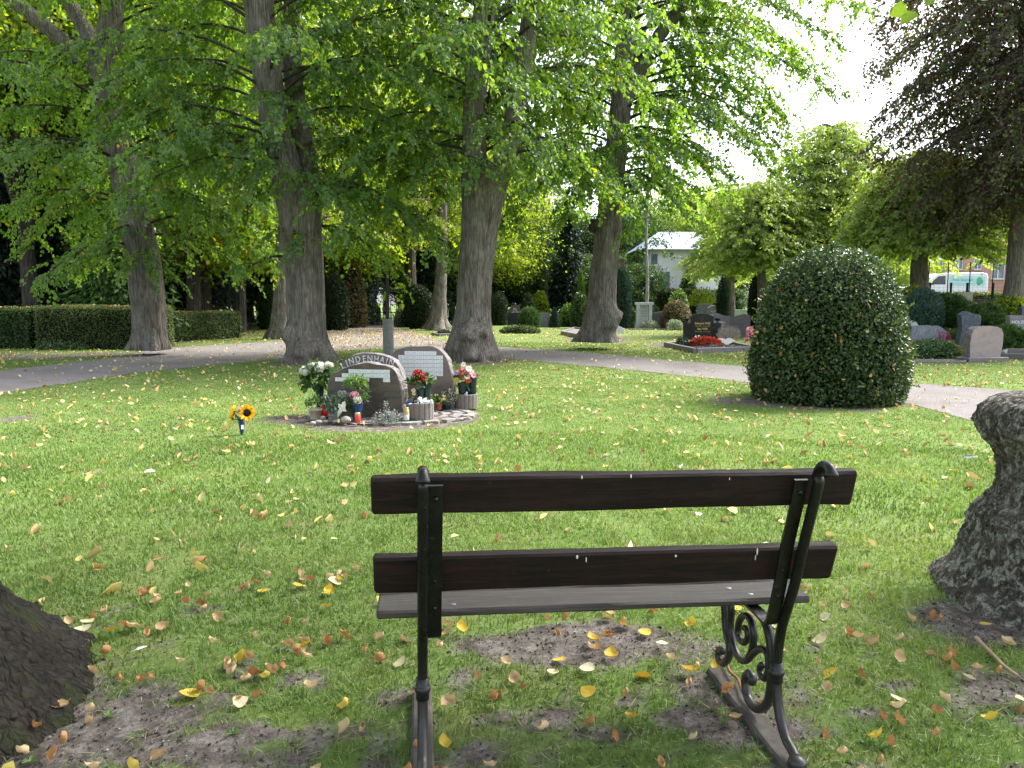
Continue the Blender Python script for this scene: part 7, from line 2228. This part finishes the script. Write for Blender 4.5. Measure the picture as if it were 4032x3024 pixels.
# birdhouse and burl knot on the right hand linden, and the carved stone by the forked one
q = P(2440, 1036, bD - .1)
t = thing('birdhouse', 'small wooden birdhouse fixed to the right side of the linden trunk', 'birdhouse', (q[0] + .08, bD - .12, float(q[2])), R(-12))
WOODB = simple('old_birdhouse_wood', (.17, .125, .10), .85, .2, .3, 12, .4)
mb = MB(); mb.box((0, 0, 0), (.17, .16, .25), bev=.004); mb.build('box', WOODB, t)
mb = MB(); mb.box((0, 0, 0), (.25, .25, .02)); mb.build('roof', LIGHTST, t, (.02, -.01, .15), (0, R(18), 0))
MB().tube([(0.02, -.078, .04), (0.02, -.088, .04)], .022, 12).build('entrance_hole', BLKST, t)
q = P(2335, 890, bD - .2)
tag(MB().blob((0, 0, 0), (.17, .17, .19), 8, .5, 26, 18, 3.2).build('bark_burl', BARKD, None, (q[0] + .02, bD - .25, float(q[2]))), 'dark round knot growing on the left side of the birdhouse linden', 'burl')
q = G(1873, 1420)
t = thing('carved_stone', 'pale rounded carved stone leaning on the foot of the forked linden', 'stone', (q[0], q[1] - .0, 0))
mb = MB(); mb.blob((0, 0, .20), (.17, .13, .23), 12, .15, 22, 14); mb.build('stone', HAY, t)
mb = MB(); mb.tube(spline([(-.10, -.10, .30), (-.02, -.15, .36), (.08, -.135, .30), (.09, -.14, .18), (.03, -.15, .10)], 20), .02, 8)
mb.build('carving', HAY, t)

# ---- the wood behind, tree by tree
def make_bg(kind, seed, mat, H, n, leaf, r, cz=.56, ch=.40):
    rng = np.random.default_rng(seed)
    lv = Leaves()
    tw = MB()
    if kind == 'broad':
        m_ = 90
        d = rvec(m_, rng) * (rng.uniform(.35, 1, m_) ** .5)[:, None]
        C_ = d * np.array([r, r, H * ch]) + np.array([0, 0, H * cz])
        k = n // m_
        b = np.repeat(C_, k, 0) + rng.normal(0, 1, (m_ * k, 3)) * np.array([r * .22, r * .22, H * .032])
        nn = len(b)
        N = np.array([0, 0, .8]) + rng.normal(0, .7, (nn, 3)); T = rng.normal(0, .8, (nn, 3)) - np.array([0, 0, .5])
        cl_ = np.repeat(rng.uniform(0, .4, m_), k)
        lv.add(b, T, N, leaf * rng.uniform(.6, 1.3, nn), leaf * .8, np.clip(cl_ + rng.uniform(0, .6, nn), 0, 1), False)
        for i in range(0, m_, 5): tw.tube([(0, 0, H * .2), tuple(C_[i] * np.array([.4, .4, .8])), tuple(C_[i])], [.14, .08, .02], 5, cap=False)
    else:
        for z in np.linspace(H * .06, H * .97, 46):
            f = 1 - z / H
            R_ = r * (f ** .85) + .15
            k = max(5, int(11 * f + 5))
            for a in np.arange(k) * 2 * PI / k + rng.uniform(0, 6):
                ln = R_ * rng.uniform(.8, 1.1)
                q = max(6, int(n / 46 / k))
                tt = rng.uniform(.1, 1, q)
                dx = np.stack([np.cos(a) * tt * ln, np.sin(a) * tt * ln, z - tt ** 1.3 * ln * .35 + rng.normal(0, .06, q)], -1)
                w = rng.normal(0, .16 * ln + .05, q) * (1.1 - tt)
                dx += np.stack([-np.sin(a) * w, np.cos(a) * w, 0 * w], -1)
                T = np.stack([np.full(q, np.cos(a)), np.full(q, np.sin(a)), np.full(q, -.5)], -1) + rng.normal(0, .45, (q, 3))
                lv.add(dx, T, np.array([0, 0, 1.]) + rng.normal(0, .4, (q, 3)), leaf * rng.uniform(.7, 1.4, q), leaf * .4, np.clip(rng.uniform(0, .7, q) + tt * .3, 0, 1), False)
    tr = MB(); pts = [(0, 0, -.2), (.1, 0, H * .2), (0, .1, H * .5), (.05, 0, H * .85)]
    tr.tube(pts, [.36 * H / 16, .27 * H / 16, .18 * H / 16, .05], 10)
    a_ = lv.mesh('crown', mat)
    trm = bpy.data.meshes.new('trunk'); trm.from_pydata(tr.v, [], tr.f); trm.materials.append(BARKD)
    bm_ = None
    if tw.v:
        bm_ = bpy.data.meshes.new('branches'); bm_.from_pydata(tw.v, [], tw.f); bm_.materials.append(BARKD)
    return a_, trm, bm_
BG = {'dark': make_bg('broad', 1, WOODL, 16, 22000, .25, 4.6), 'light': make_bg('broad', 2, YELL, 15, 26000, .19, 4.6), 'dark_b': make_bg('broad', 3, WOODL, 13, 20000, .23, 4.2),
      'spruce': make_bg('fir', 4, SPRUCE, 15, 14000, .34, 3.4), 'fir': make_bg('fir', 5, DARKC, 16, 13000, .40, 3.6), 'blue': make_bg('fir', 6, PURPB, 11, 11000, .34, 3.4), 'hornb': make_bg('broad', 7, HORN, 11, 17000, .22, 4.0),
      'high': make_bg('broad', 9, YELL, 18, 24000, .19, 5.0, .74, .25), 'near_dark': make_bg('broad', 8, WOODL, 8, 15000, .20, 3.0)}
NM = {'high': 'sunlit_tree', 'dark': 'woodland_tree', 'dark_b': 'woodland_tree', 'light': 'sunlit_tree', 'spruce': 'spruce', 'fir': 'dark_fir', 'blue': 'grey_fir', 'hornb': 'pale_tree', 'near_dark': 'understorey_tree'}
LB = {'high': 'tall yellow green tree with a high sunlit crown behind the left lindens', 'dark': 'dark leafy tree in the shaded wood beyond the graves', 'dark_b': 'dark leafy tree in the shaded wood beyond the graves', 'light': 'yellow green sunlit tree crown behind the old lindens', 'fir': 'almost black fir in the wood beyond the graves', 'hornb': 'pale tree far off beyond the street and house', 'near_dark': 'low dark understorey tree at the edge of the wood'}
def bg(kind, px, dep, s=1.0, label=None, sz=None):
    x = float(P(px, 1196, dep)[0])
    t = thing(NM[kind], label or LB[kind], 'tree', (x, dep, float(gz(x, dep))), random.uniform(0, 6.28), None if label else LB[kind].replace(' tree', ' trees', 1))
    t.scale = (s, s, sz or s)
    for me, nm in zip(BG[kind], ('crown', 'trunk', 'branches')):
        if me: link(nm, me, t)
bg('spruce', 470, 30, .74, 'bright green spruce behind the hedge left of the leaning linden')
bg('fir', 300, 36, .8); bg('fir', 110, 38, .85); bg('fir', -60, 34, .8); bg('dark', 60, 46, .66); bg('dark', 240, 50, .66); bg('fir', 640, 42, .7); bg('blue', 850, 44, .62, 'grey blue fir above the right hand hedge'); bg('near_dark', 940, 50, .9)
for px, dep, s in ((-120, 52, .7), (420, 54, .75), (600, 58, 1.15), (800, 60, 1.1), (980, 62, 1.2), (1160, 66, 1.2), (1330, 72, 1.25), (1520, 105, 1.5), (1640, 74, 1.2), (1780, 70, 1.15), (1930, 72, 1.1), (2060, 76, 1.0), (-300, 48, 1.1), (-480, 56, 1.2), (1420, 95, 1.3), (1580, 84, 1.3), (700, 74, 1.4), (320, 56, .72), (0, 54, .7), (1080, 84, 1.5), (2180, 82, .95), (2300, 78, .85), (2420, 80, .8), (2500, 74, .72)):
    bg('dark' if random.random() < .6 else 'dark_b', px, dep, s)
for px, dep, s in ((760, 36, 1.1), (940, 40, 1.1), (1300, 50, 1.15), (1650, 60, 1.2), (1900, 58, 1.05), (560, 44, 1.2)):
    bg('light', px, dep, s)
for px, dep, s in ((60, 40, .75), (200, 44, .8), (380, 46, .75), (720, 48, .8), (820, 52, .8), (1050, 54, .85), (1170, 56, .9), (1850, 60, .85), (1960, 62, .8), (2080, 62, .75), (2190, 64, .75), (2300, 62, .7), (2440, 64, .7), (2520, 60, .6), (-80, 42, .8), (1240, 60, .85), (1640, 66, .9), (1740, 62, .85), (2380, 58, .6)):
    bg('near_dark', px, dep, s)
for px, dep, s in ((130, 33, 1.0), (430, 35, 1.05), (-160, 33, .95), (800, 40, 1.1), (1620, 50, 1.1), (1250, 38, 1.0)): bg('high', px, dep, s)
bg('fir', 2236, 60, .62); bg('fir', 1140, 52, .7); bg('fir', 1700, 56, .75); bg('fir', 1330, 58, .8)
for px, dep, s in ((2400, 62, .5), (2640, 84, 1.35), (2860, 76, 1.25), (2760, 92, 1.5), (3020, 70, 1.1), (2520, 90, 1.2), (3120, 70, .8), (3350, 72, .85), (3480, 62, .6), (3300, 80, 1.1), (3120, 84, 1.2)):
    bg('hornb', px, dep, s)
for px, dep, s in ((2830, 60, .34), (2900, 56, .32), (3020, 52, .34), (3140, 54, .36), (3260, 54, .36), (3400, 50, .36)):
    bg('near_dark', px, dep, s)
# bare stems seen in the middle distance
def bare(label, px, w, py0, depth, mat, H=9, name='tree_trunk'):
    x = float(P(px, 1196, depth)[0])
    t = thing('slim_tree', label, 'tree', (x, depth, 0))
    tr = MB(); tr.tube(spline([(0, 0, -.1), (.05, 0, H * .3), (-.08, 0, H * .6), (.04, 0, H)], 14), np.linspace(W(w, depth) / 2, W(w, depth) * .22, len(spline([(0, 0, -.1), (.05, 0, H * .3), (-.08, 0, H * .6), (.04, 0, H)], 14))), 12)
    tr.build('trunk', mat, t)
    cr = Crown(int(px))
    for i in range(16): cr.limb((0, 0, H * (.5 + .5 * i / 16)), i * 2.4, 2.2, .5, .6, leaf=.16, per=10, sprays=.6, sec=.7, full=False, tw=False)
    link('crown', cr.L.mesh('crown', WOODL), t)
BIRCH = barkmat('birch_bark', (.12, .11, .10), (.42, .41, .40), (.58, .57, .56))
bare('slim pale birch stem above the family gravestone', 2545, 16, 1190, 54, BIRCH, 10)
bare('slim straight trunk between the forked and the birdhouse lindens', 2036, 15, 1150, 64, BARK, 9)
bare('ivy wrapped trunk beside the yellow green conifer', 2148, 24, 1200, 60, BARK, 9)
px_shrub('climbing_ivy', 'ivy sleeve wrapped round the trunk beside the yellow green conifer', 'plant', (2120, 2178, 1050, 1290), 'ball', IVY, 1400, .16, depth=59.6, hull=None, seed=81, z0=2.2)
# ================================================================ FALLEN LEAVES AND SMALL THINGS ON THE GRASS
def littermat(name, cols, trans=.18):
    return leafmat(name, [(i / (len(cols) - 1), c) for i, c in enumerate(cols)], trans, (1.15, 1.05, .8), .6, .25)
LTAN = littermat('tan_fallen_leaf', [(.42, .28, .14), (.56, .41, .23), (.64, .52, .32)])
LORG = littermat('brown_fallen_leaf', [(.26, .115, .045), (.40, .21, .085), (.50, .30, .13)])
LYEL = littermat('yellow_fallen_leaf', [(.50, .33, .035), (.62, .46, .06), (.66, .52, .12)])
LCRM = littermat('cream_fallen_leaf', [(.56, .50, .30), (.66, .60, .38), (.72, .68, .48)])
for m_, sc_ in ((LTAN, .6), (LORG, .6), (LYEL, .55), (LCRM, .6)):
    nt = m_.node_tree; bs = nt.nodes['Principled BSDF']
    n_ = noise(nt, coords(nt), 60, 4, .7)
    src = bs.inputs['Base Color'].links[0].from_socket
    nt.links.new(mixc(nt, ramp(nt, n_, [(.45, (0, 0, 0)), (.68, (.7, .7, .7))]), src, (.20, .085, .03)), bs.inputs['Base Color'])

def leaf_mesh(name, mat, seed, curl, fold, crumple, rnd):
    """a heart shaped linden leaf with stalk, curled as it dried"""
    rng = np.random.default_rng(seed)
    nu, nv = 11, 12
    V = []
    for j in range(nv):
        t = j / (nv - 1)
        w = .52 * (math.sin(PI * min(1, t ** .62)) ** .75) * (1 - .1 * t)
        for i in range(nu):
            s = i / (nu - 1) * 2 - 1
            y = t - .16 * (1 - t) * (abs(s) ** 1.5) * (1 if t < .5 else .3) 
            sv = 1 + .05 * math.sin(t * 40) * (abs(s) > .9)
            V.append((s * w * sv, y, 0))
    V = np.array(V)
    nz = (fbm(np.stack([V[:, 0] * 3.2 + seed, V[:, 1] * 3.2, V[:, 0] * 0], -1), seed, 3) - .5) * crumple
    # fold along the midrib, then curl lengthwise
    x = V[:, 0]; a = np.abs(x) * fold * 2.2
    X = np.sign(x) * np.abs(x) * np.cos(np.clip(a, 0, 2.4)); Z = np.abs(x) * np.sin(np.clip(a, 0, 2.4)) + nz
    if abs(curl) > 1e-3:
        th = V[:, 1] * curl
        Rr = 1 / curl
        Y2 = (Rr - Z) * np.sin(th); Z2 = Rr - (Rr - Z) * np.cos(th)
    else: Y2, Z2 = V[:, 1], Z
    Q = np.stack([X, Y2 - .45, Z2], -1)
    Q[:, 2] -= Q[:, 2].min()
    idx = np.arange(nu * nv).reshape(nv, nu)
    F = np.stack([idx[:-1, :-1], idx[:-1, 1:], idx[1:, 1:], idx[1:, :-1]], -1).reshape(-1, 4)
    # stalk
    b = Q[idx[0, nu // 2]]
    st = [b, b + np.array([.03, -.16, .03]), b + np.array([.08, -.34, .0])]
    mb = MB(); mb.tube(st, [.014, .012, .010], 4, cap=False)
    n0 = len(Q)
    Q = np.concatenate([Q, np.array(mb.v)]); F = np.concatenate([F, np.array(mb.f) + n0])
    return np_mesh(name, Q, F, mat, np.full(len(F), rnd), smooth=True)
KINDS_L = [
 ('flat cream linden leaf lying pale side up', LCRM, .5, .18, .10), ('flat yellow heart shaped linden leaf', LYEL, .4, .15, .10),
 ('tan linden leaf curled into a shallow boat', LTAN, 1.3, .55, .22), ('orange brown linden leaf folded and crumpled', LORG, 1.6, .95, .34),
 ('tan linden leaf rolled up almost into a tube', LTAN, .9, 1.35, .25), ('yellow linden leaf with curled up edges', LYEL, 1.5, .5, .2), ('brown linden leaf arched over on its edge', LORG, 2.3, .5, .26)]
VARI_L = []
for k, (lab, mt, cu, fo, crp) in enumerate(KINDS_L):
    VARI_L.append([leaf_mesh('fallen_leaf', mt, 400 + k * 7 + v, cu * (1 + .25 * v), fo * (1 + .2 * (v - 1)), crp, .15 + .35 * v) for v in range(3)])
WTS = np.array([.08, .08, .24, .22, .20, .10, .08])
rngl = np.random.default_rng(77)
# where leaves lie: whole lawn and path, thicker on the way to the gate and by the lindens
N0 = 16500
r = np.sqrt(rngl.uniform(1.75 ** 2, 46 ** 2, N0 * 5)); th = rngl.uniform(-.80, .80, N0 * 5)
lx, ly = r * np.sin(th), r * np.cos(th)
dens = np.where(r < 4.2, 1.25, np.where(r < 14, .48, .42))
cl_ = fbm(xy3(lx, ly, .8), 61, 3)
on_path = inside(PATH, lx, ly)
wayz = on_path & (ly > 21) & (np.abs(lx + .16 * ly) < 3.5)
dens = dens * (.45 + 1.1 * cl_) * np.where(on_path & ~wayz, .35, 1.0) * np.where(wayz, 1.9, 1.0)
keep = rngl.uniform(0, 2.15, len(lx)) < dens
lx, ly, r = lx[keep], ly[keep], r[keep]
# keep clear of the stones, the holly and the trunks
def clear(cx, cy, rx, ry): return ((lx - cx) / rx) ** 2 + ((ly - cy) / ry) ** 2 > 1
hol = bpy.data.objects['clipped_holly'].location
ok = clear(ce[0], ce[1], erx * .92, ery * .9) & clear(hol.x, hol.y, 1.25, 1.2) & clear(xb, yb, .5, .5)
lx, ly, r = lx[ok], ly[ok], r[ok]
order = np.argsort(r)
lx, ly, r = lx[order], ly[order], r[order]
extra = [(2800, 2520), (2775, 2795), (1760, 2850), (1680, 2620), (1640, 2640), (870, 2475), (1310, 2465), (950, 2940), (740, 2750), (2390, 2665), (2170, 2560), (2340, 2310)]
kinds = rngl.choice(len(KINDS_L), len(lx), p=WTS / WTS.sum())
inview = np.abs(lx / ly) < .68
NI = 0
for i in range(len(lx)):
    if NI >= 288: break
    if not inview[i]: continue
    k = int(kinds[i]); v = int(rngl.integers(0, 3))
    s = rngl.uniform(.042, .070) * (1.12 if k in (0, 1) else 1)
    o = link('fallen_leaf', VARI_L[k][v], None, (lx[i], ly[i], float(gzn(lx[i], ly[i])[0]) + rngl.uniform(.012, .026)), (rngl.normal(0, .28), rngl.normal(0, .28), rngl.uniform(0, 6.28)))
    o.scale = (s, s, s)
    tag(o, KINDS_L[k][0] + ' on the grass round the bench', 'leaf', 'fallen leaves: ' + KINDS_L[k][0])
    NI += 1
cut = i
rest = np.concatenate([np.arange(cut, len(lx)), np.arange(0, cut)[~inview[:cut]]])
n = len(rest)
print('litter', NI, n)
x, y = lx[rest], ly[rest]
b = np.stack([x, y, gzn(x, y) + rngl.uniform(.012, .035, n)], -1)
lift = inside(PATH, x, y)
b[:, 2] = np.where(lift, gz(x, y) + .03, b[:, 2])
T = rvec(n, rngl) * np.array([1, 1, .45]); N = np.array([0, 0, 1.]) + rngl.normal(0, .45, (n, 3))
LITM = leafmat('leaf_litter', [(0, (.36, .19, .08)), (.15, (.50, .32, .16)), (.4, (.60, .47, .24)), (.6, (.66, .54, .20)), (.8, (.68, .55, .12)), (1, (.74, .68, .46))], .15, (1.1, 1.05, .8), .6, .25)
lv = Leaves()
cls = rngl.integers(0, 5, n)
for q, (fo_, cu_, wf) in enumerate(((.12, .1, 1.0), (.8, .5, .75), (-.7, .2, .8), (1.3, 1.1, .6), (.4, -.7, .9))):
    s_ = cls == q
    k = int(s_.sum())
    z_ = rngl.uniform(.045, .082, k)
    lv.add(b[s_], T[s_], N[s_] + rngl.normal(0, .25, (k, 3)), z_, z_ * wf * rngl.uniform(.65, .95, k), np.clip(rngl.normal(.42, .27, k), 0, 1), True, fo_, cu_)
o = link('leaf_litter', lv.mesh('leaf_litter', LITM))
tag(o, 'yellow and tan fallen leaves strewn over lawn and path', 'fallen leaves', kind='stuff')

# twigs, feathers
TWIG = simple('bare_twig', (.34, .24, .16), .8, .3, .25, 20)
ROOT = simple('reddish_root', (.22, .10, .065), .8, .3, .25, 20)
q = [G(a, b) for a, b in ((3842, 2528), (3870, 2570), (3912, 2600), (3950, 2650), (4010, 2682))]
q = [p + np.array([0, 0, .02 + .012 * (i % 2)]) for i, p in enumerate(q)]
c = q[0].copy()
tag(MB().tube(spline([p - c for p in q], 20), np.linspace(.010, .006, len(spline([p - c for p in q], 20))), 7).build('twig', TWIG, None, tuple(c)), 'bent pale twig lying by the burled trunk', 'twig')
q = [P(a, b, 2.5) for a, b in ((0, 0),)]
pts = [(2808, 2600), (2852, 2640), (2872, 2690), (2905, 2725), (2925, 2780), (2960, 2810), (3010, 2825)]
q = [G(a, b) + np.array([0, 0, .05]) for a, b in pts]; c = q[0].copy()
tag(MB().tube(spline([p - c for p in q], 24), .006, 7).build('root_strand', ROOT, None, tuple(c)), 'thin reddish root lying along the right bench foot', 'root')
def feather(label, pt, L, rz, mat):
    c = G(*pt) + np.array([0, 0, .035])
    t = thing('feather', label, 'feather', c, rz)
    lv = Leaves(); lv.add(np.array([[0, 0, 0.]]), np.array([[1, 0, .12]]), np.array([[0, -.5, 1.]]), L, L * .28, np.array([.5]), True, .2, .1)
    link('vane', lv.mesh('vane', mat), t)
    MB().tube([(-.02, 0, -.002), (L * .9, 0, L * .1)], [.0016, .0006], 5).build('shaft', WHITE, t)
feather('blue grey bird feather lying on the lawn right of the bench', (3795, 1815), .13, R(-8), petal('grey_feather', (.10, .13, .18), (.16, .20, .26), .1))
feather('small white feather in the grass near the mossy tree foot', (535, 2590), .05, R(40), PWHITE)
# small weeds in the bare earth
WEED = leafmat('weed_leaf', [(0, (.06, .13, .03)), (1, (.12, .22, .05))], .3, (1.4, 1.5, .5), .5, .35)
for k, (a, b) in enumerate(((240, 2640), (430, 2820), (110, 2680), (3410, 2930), (3950, 2420), (3470, 2950), (920, 2890), (3530, 2600), (120, 3000))):
    c = G(a, b)
    t = thing('weed', 'small green weed seedling in the bare earth near the tree feet', 'plant', c, k, 'weed seedlings')
    lv = Leaves(); m_ = 5
    aa = np.arange(m_) * 2.4 + k
    lv.add(np.zeros((m_, 3)), np.stack([np.cos(aa), np.sin(aa), np.full(m_, .7)], -1), np.stack([-np.cos(aa) * .4, -np.sin(aa) * .4, np.ones(m_)], -1), RNG.uniform(.022, .045, m_), .014, RNG.uniform(0, 1, m_), True, .15, .25)
    link('leaves', lv.mesh('leaves', WEED), t)
# green twig hanging into the top right corner from the burled linden overhead
lv = Leaves()
tc_ = P(3600, 20, 3.4); 
pts = [(3570, 48, .9), (3660, 5, .7), (3610, 80, 1.0), (3790, -20, .6), (3830, -10, .8), (3880, 5, .6), (3700, -30, .7)]
b = np.array([P(a, c - 30, 3.4) for a, c, s in pts]); n = len(pts)
lv.add(b, np.array([(-.7, -.2, -.7)] * n) + RNG.normal(0, .4, (n, 3)), np.array([(0, -.8, .5)] * n) + RNG.normal(0, .3, (n, 3)), np.array([s * .085 for a, c, s in pts]), .065, RNG.uniform(.4, .9, n), True)
bt = [o for o in COL.objects if o.get('label', '').startswith('lichen covered')][0]
link('low_leaves', lv.mesh('low_leaves', LIME, tuple(bt.location)), bt)
st = P(4100, -160, 3.5); mb = MB()
mb.tube([tuple(np.array(st) - np.array(bt.location)), tuple(P(3850, -60, 3.45) - np.array(bt.location)), tuple(P(3560, 10, 3.4) - np.array(bt.location))], [.012, .008, .003], 5)
mb.build('low_twig', BARKD, bt)
